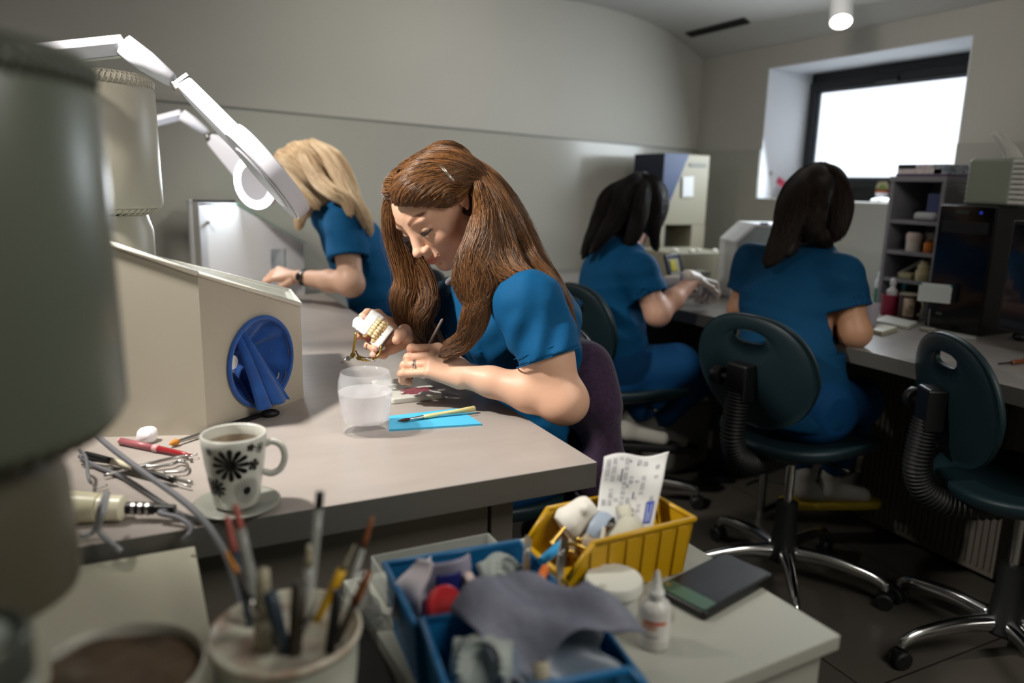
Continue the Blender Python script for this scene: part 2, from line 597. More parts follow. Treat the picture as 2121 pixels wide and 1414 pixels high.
m.box((WX-.010, y1, 0), (WX, BY-.012, 1.398)); m.box((WX-.010, FY, 0), (WX, y0, 1.392)); m.box((WX-.010, y0, 0), (WX, y1, z0-.018))
struct(m.build('wall_right_panel', M['panel_right']))

# window: dark frame, opening sash, frosted pane lit by daylight
def rect_ring(m, x0, x1, a, b):
    "ring between outer rectangle a and inner b, both (y0, y1, z0, z1)"
    m.box((x0, a[0], a[2]), (x1, b[0], a[3])); m.box((x0, b[1], a[2]), (x1, a[1], a[3]))
    m.box((x0, b[0], a[2]), (x1, b[1], b[2])); m.box((x0, b[0], b[3]), (x1, b[1], a[3]))
m = MB(); rect_ring(m, 3.20, 3.26, (1.90, 3.075, 1.14, 1.80), (2.03, 2.985, 1.225, 1.725))
win = struct(m.build('window_1', M['frame'], bevel=.003))
m = MB(); rect_ring(m, 3.175, 3.24, (2.02, 2.995, 1.215, 1.735), (2.075, 2.950, 1.262, 1.692))
struct(m.build('window_sash', M['frame'], win, bevel=.004))
m = MB(); rect_ring(m, 3.19, 3.215, (2.07, 2.955, 1.257, 1.697), (2.082, 2.940, 1.268, 1.685))
struct(m.build('glazing_bead', M['frame2'], win))
m = MB().box((3.205, 2.08, 1.265), (3.21, 2.945, 1.69))
struct(m.build('window_pane', mat('frosted_daylit_glass', 'f4f8fb', .5, emit='eef5ff', es=.72), win))
m = MB().box((3.16, 2.48, 1.70), (3.178, 2.60, 1.722))
struct(m.build('window_handle', M['black'], win, bevel=.004))
# slot in the ceiling
m = MB().box((2.335, 2.86, 2.072), (2.375, 3.44, 2.082), euler(0, -.12, 0)*1.0, (.13*0, 0, 0))
a = thing('ceiling_vent', 'narrow dark slot vent let into the ceiling near the far corner', 'vent')
m = MB()
for yy in (0,): pass
q = [(2.70, 3.42), (2.70, 2.98)]
m.box((-.022, -.22, -.004), (.022, .22, .004), euler(0, .38, 0), (2.705, 3.20, 1.9885)); m.build('frame', mat('slot_dark', '1a1712', .6), a)
m = MB(); m.box((-.012, -.205, -.006), (.012, .205, -.004), euler(0, .38, 0), (2.705, 3.20, 1.9885)); m.build('slot', mat('slot_black', '050505', .8), a)

# ceiling spotlights
def ceiling_spot(mouth, aim, label, ztop=None):
    mouth = np.array(mouth, float); d = _n(np.array(aim, float) - mouth)
    t = thing('ceiling_spotlight', label, 'spotlight', tuple(mouth), group='white cylinder spotlights on the ceiling')
    R = rot_to(-d)
    mb = MB().lathe([(.036, 0), (.040, 0), (.040, .155), (.036, .162), (0, .162)], 32, R); mb.build('lamp_housing', M['white'], t, smooth='auto')
    mb = MB().lathe([(.0, -.0012), (.036, -.0012)], 32, R); mb.build('lamp_glow', M['glow'], t)
    top = -d*.10
    mb = MB().cyl(top, (top[0], top[1], ceil_z(mouth[0]) - mouth[2]), .009, n=12); mb.build('stem', M['white'], t, smooth='auto')
    mb = MB().cyl((top[0], top[1], ceil_z(mouth[0]) - mouth[2] - .012), (top[0], top[1], ceil_z(mouth[0]) - mouth[2] - .001), .045, n=24); mb.build('ceiling_rose', M['white'], t, smooth='auto')
def ceil_z(x):
    return float(np.interp(x, [p[0] for p in prof], [p[1] for p in prof]))
vis = P(1742, 45, 2.75)
ceiling_spot(vis, vis + V(-.40, -.44, -.95), 'lit white cylinder spotlight hanging above the window')
for i, (a, b, w, ang, bl, rd) in enumerate(SPOTS[:2]):
    d = _n(np.array(b) - np.array(a))
    ceiling_spot(np.array(a) - d*.02, b, ['white cylinder spotlight above the left end of the main desk', 'white cylinder spotlight above the far part of the main desk'][i])
d = _n(np.array(SPOTS[2][1]) - np.array(SPOTS[2][0]))
ceiling_spot(np.array(SPOTS[2][0]) - d*.02, SPOTS[2][1], 'white cylinder spotlight above the near end of the main desk')
d = _n(np.array(SPOTS[4][1]) - np.array(SPOTS[4][0]))
ceiling_spot(np.array(SPOTS[4][0]) - d*.02, SPOTS[4][1], 'added white cylinder spotlight, out of view, brightening the window wall')
d = _n(np.array(SPOTS[3][1]) - np.array(SPOTS[3][0]))
ceiling_spot(np.array(SPOTS[3][0]) - d*.02, SPOTS[3][1], 'added white cylinder spotlight, out of view, washing the glossy back wall')

# ---------------------------------------------------------------- desks and cabinets
d = thing('work_desk', 'long grey laminate work desk where the auburn-haired woman and the blonde woman work', 'desk', (0, 1.0, 0))
m = MB()
m.box((-.78, 0, .705), (.664, 2.49, .75)); m.m = [1, 0, 1, 1, 1, 1]
m.build('desk_top', [M['desk'], M['edge']], d, bevel=.002)
MB().box((-.76, .075, 0), (.50, .095, .705)).build('end_panel', M['cab_grey'], d, bevel=.001)
MB().box((.482, .096, 0), (.50, 2.48, .705)).build('side_panel', M['brown_board'], d)
MB().box((.504, .07, 0), (.545, .11, .705)).build('leg', M['cab_grey'], d, bevel=.002)
r = thing('window_desk', 'dark grey worktop under the window with two women seated at it', 'desk', (1.87, 0, 0))
m = MB()
m.prism([(0, -1.0), (1.018, -1.0), (1.018, 3.5), (-.38, 3.5), (-.38, 2.78), (-.10, 2.55), (-.055, 2.2), (-.02, 1.9), (0, 1.4)], .705, .75); m.m = [1, 0] + [1]*9
m.build('desk_top', [M['desk2'], M['edge']], r, bevel=.002)
MB().box((.90, -.9, 0), (.92, 3.4, .705)).build('back_panel', M['brown_board'], r)
c = thing('drawer_cabinet', 'brown-grey cabinet with ribbed front standing under the window desk', 'cabinet', (2.30, 1.25, 0))
MB().box((0, 0, .04), (.36, .50, .70)).build('body', M['brown_board'], c, bevel=.002)
m = MB()
for k in range(24): m.box((-.006, .01+k*.02, .06), (0, .024+k*.02, .68))
m.build('ribbed_door', M['brown_board'], c)
for y in (1.98, .95): 
    m = MB().cyl((2.06, y, 0), (2.06, y, .704), .016, n=16); o = m.build('steel_post', M['steel'], smooth='auto')
    tag(o, ['chrome tube leg under the window desk beside the ribbed cabinet', 'chrome tube leg under the window desk near the empty chair'][y < 1.5], 'post', 'chrome legs under the window desk')

lc = thing('white_cabinet', 'white cabinet top beside the desk carrying the round tins and the near purifier', 'cabinet', (0, 0, 0))
MB().box((-.62, -.2, .712), (.043, .99, .73)).build('cabinet_top', M['white_cab'], lc, bevel=.002)
MB().box((-.60, -.19, 0), (.030, .975, .712)).build('body', M['white_cab'], lc, bevel=.002)
MB().box((.031, -.18, .05), (.042, .38, .70)).build('door', M['white_cab'], lc, bevel=.003)
MB().box((.031, .40, .05), (.042, .965, .70)).build('door', M['white_cab'], lc, bevel=.003)
uc = thing('utility_cart', 'black utility cart between the white cabinet and the drawer unit', 'cart', (.138, .56, 0))
MB().box((-.085, -.30, .66), (.078, .30, .68)).build('tray', M['black'], uc, bevel=.003)
MB().box((-.085, -.30, .25), (.085, .30, .27)).build('tray', M['black'], uc, bevel=.003)
for sx in (-.078, .078):
    for sy in (-.29, .29): MB().cyl((sx, sy, .0), (sx, sy, .66), .007, n=8).build('leg', M['dark'], uc)

M['unit'] = mat('grey_white_cabinet', '93948a', .45)
mc = thing('drawer_unit', 'white mobile drawer unit at the desk end carrying the coloured storage bins', 'drawer unit', (.725, .572, 0), math.radians(3))
MB().box((-.49, -.02, .66), (.0, .37, .68)).build('cabinet_top', M['unit'], mc, bevel=.002)
MB().box((-.48, -.01, .04), (-.02, .36, .66)).build('body', M['unit'], mc, bevel=.002)
for k in range(3): 
    dr = MB().box((-.019, .0, .06+k*.2), (-.004, .35, .25+k*.2)).build('drawer', M['unit'], mc, bevel=.003)
    MB().box((-.004, .12, .20+k*.2), (.004, .23, .212+k*.2)).build('handle', M['steel'], dr, bevel=.002)
for x in (-.45, -.05):
    for y in (.03, .32): MB().cyl((x, y, 0), (x, y, .04), .02, n=12).build('foot', M['black'], mc)
MT = .68   # top of the drawer unit

t = thing('fill_panel', 'added square white fill panel on the ceiling behind the viewer, out of view', 'fill lamp', (1.25, -.35, 2.07))  # unseen panel added as the body of the fill light
rect_b = MB().box((-.48, -.48, .012), (.48, .48, .028)).build('frame', M['white'], t, bevel=.003)
MB().box((-.45, -.45, .006), (.45, .45, .012)).build('diffuser', mat('fill_diffuser', 'ffffff', .5, emit='fff6e8', es=1.2), t)
# ---------------------------------------------------------------- swivel chairs
M['shell'] = mat('dark_green_polyurethane', '0e2227', .5, bump=(150, .15, .0006))
M['rubber'] = mat('black_rubber', '101112', .55)
def stadium(w, h, r, n=5): return rbox((-w/2, -h/2), (w/2, h/2), r, n)
def chair_parts():
    root = bpy.data.objects.new('swivel_chair', None)
    C.objects.link(root)
    root.empty_display_size = .05
    # seat: rounded shell, dished, local +x is forward
    def seat_pt(th, r):
        a, b = .215, .215
        e = 2.6
        ct, st = math.cos(th), math.sin(th)
        rr = (abs(ct/a)**e + abs(st/b)**e)**(-1/e)
        x, y = r*rr*ct, r*rr*st
        x2 = x*(1 + .0*y)
        z = .025*(r**2)*(abs(st)**2) - .018*max(0, ct)*r**4 + .012*r**2
        return x2 + .0, y*(1 - .25*(x > 0)*x), z
    m = MB()
    NR, NT = 8, 40
    vs, fs = [(0, 0, .0)], []
    for j in range(1, NR+1):
        for k in range(NT):
            x, y, z = seat_pt(2*math.pi*k/NT, j/NR)
            vs.append((x, y, z))
    for k in range(NT): fs.append((0, 1+k, 1+(k+1) % NT))
    for j in range(NR-1):
        for k in range(NT):
            a, b = 1+j*NT+k, 1+j*NT+(k+1) % NT
            fs.append((a, a+NT, b+NT, b))
    n0 = len(vs)
    # underside
    for j, s, dz in ((NR, 1.01, -.012), (NR, .97, -.032), (NR, .8, -.045)):
        for k in range(NT):
            x, y, z = seat_pt(2*math.pi*k/NT, 1)
            vs.append((x*s, y*s, z*s + dz))
    prev = 1 + (NR-1)*NT
    for q in range(3):
        cur = n0 + q*NT
        for k in range(NT):
            a, b = prev+k, prev+(k+1) % NT
            fs.append((a, cur+k, cur+(k+1) % NT, b))
        prev = cur
    fs.append(tuple(prev+k for k in range(NT))[::-1])
    m.add(vs, fs, None, (.02, 0, .475))
    m.build('seat', M['shell'], root, smooth=True)
    # backrest: shield with a hand slot
    BW, BH = .208, .165
    def outline(k, s=1.0):
        th = 2*math.pi*k/48
        e = 2.3
        ct, st = math.cos(th), math.sin(th)
        rr = (abs(ct/BW)**e + abs(st/BH)**e)**(-1/e)*s
        y, z = rr*ct, rr*st
        y *= 1 - .18*(-z/BH if z < 0 else 0)
        return y, z
    slot = []
    for k in range(48):
        th = 2*math.pi*k/48
        e = 3
        ct, st = math.cos(th), math.sin(th)
        rr = (abs(ct/.055)**e + abs(st/.017)**e)**(-1/e)
        slot.append((rr*ct, .105 + rr*st))
    rings = [slot]
    for s in (.3, .6, .85, 1.0):
        rings.append([((1-s)*slot[k][0] + s*outline(k)[0], (1-s)*slot[k][1] + s*outline(k)[1]) for k in range(48)])
    curve = lambda y, z: .10*(y*y)/.2 + .03*((z)/.18)**2*.6
    m = MB()
    vs, fs = [], []
    for side, off in ((0, 0), (1, -.026)):
        for ri, ring in enumerate(rings):
            for y, z in ring:
                edge = .006 if ri in (0, len(rings)-1) else 0
                vs.append((curve(y, z) + (off + edge if side else -edge), y, z))
    R = len(rings)
    for side in (0, 1):
        for j in range(R-1):
            for k in range(48):
                a, b = side*R*48 + j*48 + k, side*R*48 + j*48 + (k+1) % 48
                f = (a, a+48, b+48, b)
                fs.append(f[::-1] if side else f)
    for j in (0, R-1):
        for k in range(48):
            a, b = j*48+k, j*48+(k+1) % 48
            f = (a, b, b+R*48, a+R*48)
            fs.append(f if j else f[::-1])
    tilt = euler(0, math.radians(-10), 0)
    m.add(vs, fs, tilt, (-.215, 0, .70))
    m.build('backrest', M['shell'], root, smooth=True, sub=1)
    # bellows arm from under the seat up to the back
    path = smooth_path([(-.05, 0, .425), (-.17, 0, .42), (-.245, 0, .455), (-.275, 0, .51), (-.275, 0, .58), (-.268, 0, .645)], 12)
    n = len(path)
    L = 34
    pp = np.array([[np.interp(t, np.linspace(0, 1, n), path[:, i]) for i in range(3)] for t in np.linspace(0, 1, L*4+1)])
    rr = [.030 + .005*math.cos(2*math.pi*i/4) for i in range(L*4+1)]
    MB().tube(pp, rr, 20).build('bellows_arm', M['rubber'], root, smooth=True)
    MB().box((-.288, -.035, .62), (-.238, .035, .73), None).build('back_bracket', M['black'], root, bevel=.008)
    m = MB().cyl((-.27, .035, .68), (-.27, .062, .68), .012); m.lathe([(.0, 0), (.026, 0), (.03, .006), (.03, .022), (.024, .028), (0, .028)], 10, rot_to((0, 1, 0)), (-.27, .06, .68))
    m.build('knob', M['black'], root, smooth='auto')
    MB().box((-.09, -.07, .418), (.09, .07, .445)).build('seat_plate', M['black'], root, bevel=.006)
    MB().tube([(.0, -.06, .43), (.0, -.15, .43), (.0, -.19, .425)], [.005, .005, .009], 8).build('lever', M['black'], root, smooth=True)
    MB().cyl((0, 0, .24), (0, 0, .43), .014, n=20).build('gas_lift', M['chrome'], root, smooth='auto')
    MB().lathe([(.040, .075), (.046, .085), (.040, .12), (.033, .20), (.031, .265), (.02, .27)], 28).build('column_cover', M['rubber'], root, smooth='auto')
    for k in range(5):
        a = math.radians(72*k + 20)
        R2 = euler(0, 0, a)
        pts = smooth_path([(.03, 0, .105), (.13, 0, .108), (.24, 0, .092), (.285, 0, .074), (.295, 0, .055)], 6) @ R2.T
        m = MB().tube(pts, [.020, .017, .014, .012, .009], 12, 1.25)
        lg = m.build('leg', M['chrome'], root, smooth=True)
        m = MB()
        c0 = np.array([.295, 0, 0]) @ R2.T
        for s in (-.014, .014):
            m.lathe([(.0, -.007), (.02, -.007), (.025, -.003), (.025, .003), (.02, .007), (0, .007)], 20, R2 @ rot_to((0, 1, 0)), c0 + np.array([0, s, .025]) @ R2.T)
        m.cyl(c0 + V(0, 0, .025), c0 + V(0, 0, .055), .007, n=10)
        m.box((-.016, -.0075, .018), (.02, .0075, .05), R2, c0)
        m.build('caster', M['rubber'], lg, smooth='auto')
    return root
CH0 = chair_parts()
CHG = 'dark green swivel chairs'
_used = []
def chair(loc, face, label, dz=0, base=None):
    if not _used:
        o = CH0
        _used.append(1)
    else: o = copy_tree(CH0)
    o.location = (loc[0], loc[1], 0)
    o.rotation_euler = (0, 0, math.radians(face))
    tag(o, label, 'chair', CHG)
    if base is not None:   # turn the five-star base independently of the seat
        for ch in o.children:
            if ch.name.startswith('leg'): ch.rotation_euler = (0, 0, math.radians(base))
    return o
chair((1.74, 1.565), 6, 'dark green swivel chair under the woman seated below the window', base=-10)
chair((1.98, 1.03), -30, 'empty dark green swivel chair beside the window desk', base=30)
chair((1.60, 2.25), 2, 'dark green swivel chair under the dark-haired woman with gloved hands', base=20)
chair((.70, 1.57), 176, 'swivel chair draped with a purple jacket behind the auburn-haired woman')
chair((.80, 2.78), 184, 'dark green swivel chair behind the blonde woman')
# ---------------------------------------------------------------- things on the main desk
TZ = .75
glassm = mat('clear_glass', 'f4f6f8', .03, alpha=.16, spec=.9, coat=.6)
M['thin_glass'] = mat('thin_cover_glass', 'dfeeea', .04, alpha=.22, spec=.8)
M['acryl'] = mat('clear_acrylic', 'cfe0e4', .06, alpha=.30, spec=.6)
M['cuff'] = mat('blue_cloth', '1f58a8', .8, sheen=.3, bump=(120, .5, .002), noise=(30, '1a4a92', .9))

def holed_face(m, poly, zt, i, inn, cu, cz, r):
    "the wall i of a wedge box, with a round opening through both skins"
    for pa, pb, flip in ((poly[i], poly[i+1], 0), (inn[i], inn[i+1], 1)):
        a, b = np.array([*pa, 0.]), np.array([*pb, 0.])
        L = np.linalg.norm(b - a); u = (b - a)/L
        quad = [(0, TZ), (L, TZ), (L, zt[i+1]), (0, zt[i])]
        cu_ = cu*L/np.linalg.norm(np.array(poly[i+1]) - np.array(poly[i]))
        angs = sorted([2*math.pi*k/44 for k in range(44)] + [math.atan2(q[1]-cz, q[0]-cu_) % (2*math.pi) for q in quad])
        vs, fs = [], []
        for t in angs:
            c, s = math.cos(t), math.sin(t)
            ts = []
            for k in range(4):
                (x0, y0), (x1, y1) = quad[k], quad[(k+1) % 4]
                ex, ey = x1-x0, y1-y0
                den = c*ey - s*ex
                if abs(den) > 1e-9:
                    tt = ((x0-cu_)*ey - (y0-cz)*ex)/den
                    if tt > 0: ts.append(tt)
            tt = min(ts)
            for rr in (r, tt):
                p = a + u*(cu_ + rr*c); vs.append((p[0], p[1], cz + rr*s))
        n = len(angs)
        for k in range(n):
            j = (k+1) % n
            f = (2*k, 2*k+1, 2*j+1, 2*j)
            fs.append(f if not flip else f[::-1])
        m.add(vs, fs)
def wedge_box(m, poly, zt, th=.012, skip=None):
    "walls around a floor polygon with slanting top heights"
    n = len(poly)
    cen = np.mean(np.array(poly), 0)
    inn = [tuple(np.array(p) + _n(cen - np.array(p))*th*1.6) for p in poly]
    zi = zt
    vs = [(x, y, TZ) for x, y in poly] + [(x, y, z) for (x, y), z in zip(poly, zt)] + [(x, y, TZ) for x, y in inn] + [(x, y, z) for (x, y), z in zip(inn, zi)]
    fs = []
    for i in range(n):
        j = (i+1) % n
        fs += ([] if i == skip else [(i, j, n+j, n+i), (2*n+j, 2*n+i, 3*n+i, 3*n+j)]) + [(n+i, n+j, 3*n+j, 3*n+i)]
    m.add(vs, fs)
    return inn
box = thing('dust_extraction_box', 'cream desk-top dust box with a round blue cloth arm cuff on its side', 'dust box', (.1, 1.6, TZ))
def under(o, root):   # keep world coordinates of a child built in world space
    o.location = o.location - root.location
    return o
poly = [(-.30, 1.505), (-.071, 1.434), (.092, 1.382), (.294, 1.557), (.325, 1.85), (-.30, 1.85)]
zt = [1.15, 1.098, 1.036, .946, .934, 1.12]
m = MB(); inn = wedge_box(m, poly, zt, skip=2)
holed_face(m, poly, zt, 2, inn, .143, .8535, .082)
under(m.build('body', M['cream'], box), box)
m = MB().add([(x, y, z+.001) for (x, y), z in zip(poly, zt)], [tuple(range(6))])
m.add([(x, y, z+.005) for (x, y), z in zip(poly, zt)], [tuple(range(6))])
under(m.build('glass_cover', M['thin_glass'], box), box)
m = MB()
for i in range(6):
    a, b = np.array([*poly[i], zt[i]]), np.array([*poly[(i+1) % 6], zt[(i+1) % 6]])
    m.tube([a, b], .005, 6)
under(m.build('cover_rim', mat('cream_rim', 'ded9cc', .35), box, smooth=True), box)
B, Cc = V(.092, 1.382, 0), V(.294, 1.557, 0)
ux = _n(Cc - B); nx = V(ux[1], -ux[0], 0)
cc = B + ux*.143 + V(0, 0, .8535); 
# cloth cuff: gathered ring, dark inside, folds falling out to the front
m = MB()
def cuffp(u, v):
    a = 2*math.pi*u
    r = .084 - .070*v**1.25
    wob = (.009*math.sin(7*a) + .005*math.sin(12*a + 2))*math.sin(math.pi*min(1, v*1.1))
    rr = (r + wob)
    yy = rr*math.sin(a)*1.0
    xx = rr*math.cos(a)
    depth = .007 - .075*v**.8 + .012*math.sin(6*a+1)*v*(1-v)*2
    return cc + ux*xx + V(0, 0, yy - .010*v) + nx*depth
m.grid(cuffp, 72, 14)
under(m.build('arm_cuff', M['cuff'], box, smooth=True), box)
m = MB()
ring = [cc + ux*.086*math.cos(t) + V(0, 0, .085*math.sin(t)) + nx*.004 for t in np.linspace(0, 2*math.pi, 61)]
m.tube(ring, .0045, 8)
under(m.build('cuff_hem', M['cuff'], box, smooth=True), box)
m = MB()
m.grid(lambda u, v: cc + ux*(-.012 + .010*v + (u-.5)*(.022 + .066*v) + .006*math.sin(9*u)*v) + V(0, 0, .062 - .140*v - .010*v*abs(u-.5)) + nx*(-.052 + .080*v**.8 + .012*math.sin(math.pi*u) + .006*math.sin(13*u)), 18, 18, .003)
under(m.build('cuff_fold', M['cuff'], box, smooth=True), box)
# bowl-shaped nozzle inside the box
m = MB().lathe([(.0, .02), (.03, .018), (.048, .008), (.05, 0)], 32, None, (.17, 1.64, .93)); 
o = m.build('dust_nozzle', mat('white_nozzle', 'ffffff', .4), smooth=True); under(o, box); o.parent = box
m = MB().cyl((.17, 1.66, TZ), (.17, 1.65, .935), .02, n=16); o = m.build('nozzle_pipe', M['white'], box, smooth='auto'); under(o, box)

b2 = thing('dust_extraction_box', 'white desk-top dust box with green-edged glass where the blonde woman works', 'dust box', (.3, 3.1, TZ))
poly2 = [(.205, 3.0), (.345, 3.0), (.585, 3.0), (.60, 3.40), (.345, 3.44), (.205, 3.44)]
zt2 = [1.10, 1.092, .948, .94, 1.09, 1.10]
m = MB(); Mx = None
m.box((.205, 3.0, TZ), (.22, 3.44, 1.095))
# front wall with a square hand opening
hx0, hx1, hz0, hz1 = .462, .520, .855, .93
def topz(x): return float(np.interp(x, [.205, .345, .585], [1.10, 1.092, .948]))
for xa, xb, za, zb in ((.22, hx0, TZ, None), (hx1, .585, TZ, None), (hx0, hx1, TZ, hz0), (hx0, hx1, hz1, None)):
    xs = [xa, xb] if not (xa < .345 < xb) else [xa, .345, xb]
    for p, q in zip(xs[:-1], xs[1:]):
        t0 = topz(p) if zb is None else zb; t1 = topz(q) if zb is None else zb
        vs = [(p, 3.0, za), (q, 3.0, za), (q, 3.0, t1), (p, 3.0, t0), (p, 3.012, za), (q, 3.012, za), (q, 3.012, t1), (p, 3.012, t0)]
        m.add(vs, [(0, 1, 2, 3), (7, 6, 5, 4), (3, 2, 6, 7), (4, 5, 1, 0), (0, 3, 7, 4), (1, 5, 6, 2)])
m.box((.22, 3.428, TZ), (.345, 3.44, 1.09)); m.box((.345, 3.428, TZ), (.585, 3.44, .94))
m.box((.205, 3.0, 1.092), (.345, 3.44, 1.10))
under(m.build('body', M['white'], b2), b2)
m = MB(); m.add([(.345, 2.996, 1.10), (.60, 2.996, .946), (.60, 3.44, .946), (.345, 3.44, 1.10), (.345, 2.996, 1.104), (.60, 2.996, .950), (.60, 3.44, .950), (.345, 3.44, 1.104)], [(3, 2, 1, 0), (4, 5, 6, 7), (0, 1, 5, 4), (1, 2, 6, 5), (2, 3, 7, 6), (3, 0, 4, 7)])
under(m.build('glass_cover', mat('green_edged_glass', '7fd0bd', .05, alpha=.5), b2), b2)
under(MB().box((.195, 2.985, TZ), (.215, 3.0, 1.105)).build('hinge_strip', M['steel'], b2), b2)
under(MB().cyl((.245, 2.999, 1.03), (.245, 2.99, 1.03), .006).build('screw', M['steel'], b2), b2)

def smartphone(loc, rz, w, l, label, notch=None, rx=0):
    t = thing('smartphone', label, 'phone', loc, rz)
    t.rotation_euler = (rx, 0, rz)
    MB().prism(rbox((-l/2, -w/2), (l/2, w/2), .010), 0, .009).build('body', M['black'], t, bevel=.002)
    MB().prism(rbox((-l/2+.005, -w/2+.004), (l/2-.005, w/2-.004), .006), .0091, .0096).build('screen', mat('phone_screen', '15161a', .08, coat=.5), t)
    return t
smartphone((.275, 3.06, 1.1005), .05, .07, .145, 'black smartphone lying on top of the white dust box')

# air purifiers: two of the same kind
M['net'] = mat('woven_net', 'cfc8b8', .6)
M['purifier_near'] = mat('grey_green_plastic', '5a6053', .35)
def purifier(loc, label, body, net, base_col, h0, hh=0, pr=.100, foot=None):
    t = thing('air_purifier', label, 'air purifier', loc, 0, 'cylindrical air purifiers')
    MB().lathe([(.118, h0), (.123, h0+.008), (.121, h0+hh+.24), (.117, h0+hh+.252)], 64).build('housing', body, t, smooth='auto')
    m = MB()
    m.lathe([(.117, h0+hh+.250), (.119, h0+hh+.262), (.108, h0+hh+.272), (.05, h0+hh+.279), (0, h0+hh+.280)], 64)
    m.build('top_grille', net, t, smooth=True)
    m = MB()
    for k in range(72):
        a = 2*math.pi*k/72
        for s in (1, -1):
            pts = [(r*math.cos(a + s*tw), r*math.sin(a + s*tw), z) for r, z, tw in ((.1185, h0+hh+.250, 0), (.121, h0+hh+.262, .05), (.110, h0+hh+.2735, .11), (.085, h0+hh+.2775, .2))]
            m.tube(pts, .0011, 4)
    m.build('net', net, t, smooth=True)
    m = MB()
    m.lathe([(.117, h0+.002), (.105, h0-.010), (.06, h0-.016)], 64)
    m.build('bottom_grille', body, t, smooth=True)
    m = MB()
    for k in range(48):
        a = 2*math.pi*k/48
        m.tube([(.117*math.cos(a), .117*math.sin(a), h0+.001), (.104*math.cos(a), .104*math.sin(a), h0-.012), (.062*math.cos(a), .062*math.sin(a), h0-.017)], .0022, 4)
    m.build('bottom_slats', base_col, t, smooth=True)
    m = MB().lathe([(pr, foot or 0), (pr+.002, (foot or 0)+.006), (pr, h0-.05), (pr-.01, h0-.016)], 48)
    m.build('pedestal', base_col, t, smooth='auto')
    return t
far = P(195, 305, 1.5)
purifier((far[0], far[1] + .135, TZ), 'cream cylindrical air purifier with woven net top behind the dust box', M['cream'], M['net'], M['cream'], 1.117 - TZ + .01)
nb_ = P(-178, 500, .52)
ztp, zbt = P(190, 150, .52)[2], P(220, 905, .52)[2]
purifier((nb_[0], nb_[1], .73), 'dark grey-green cylindrical air purifier standing on the white cabinet', M['purifier_near'], M['purifier_near'], mat('brown_grey_plastic', '4f4b3c', .4), zbt - .73 - .004, ztp - zbt - .256, .078, .155)
MB().lathe([(.05, 0), (.052, .003), (.050, .155)], 40).build('stand', M['white_cab'], [o for o in C.objects if o.name.startswith('air_purifier')][-1], smooth='auto')

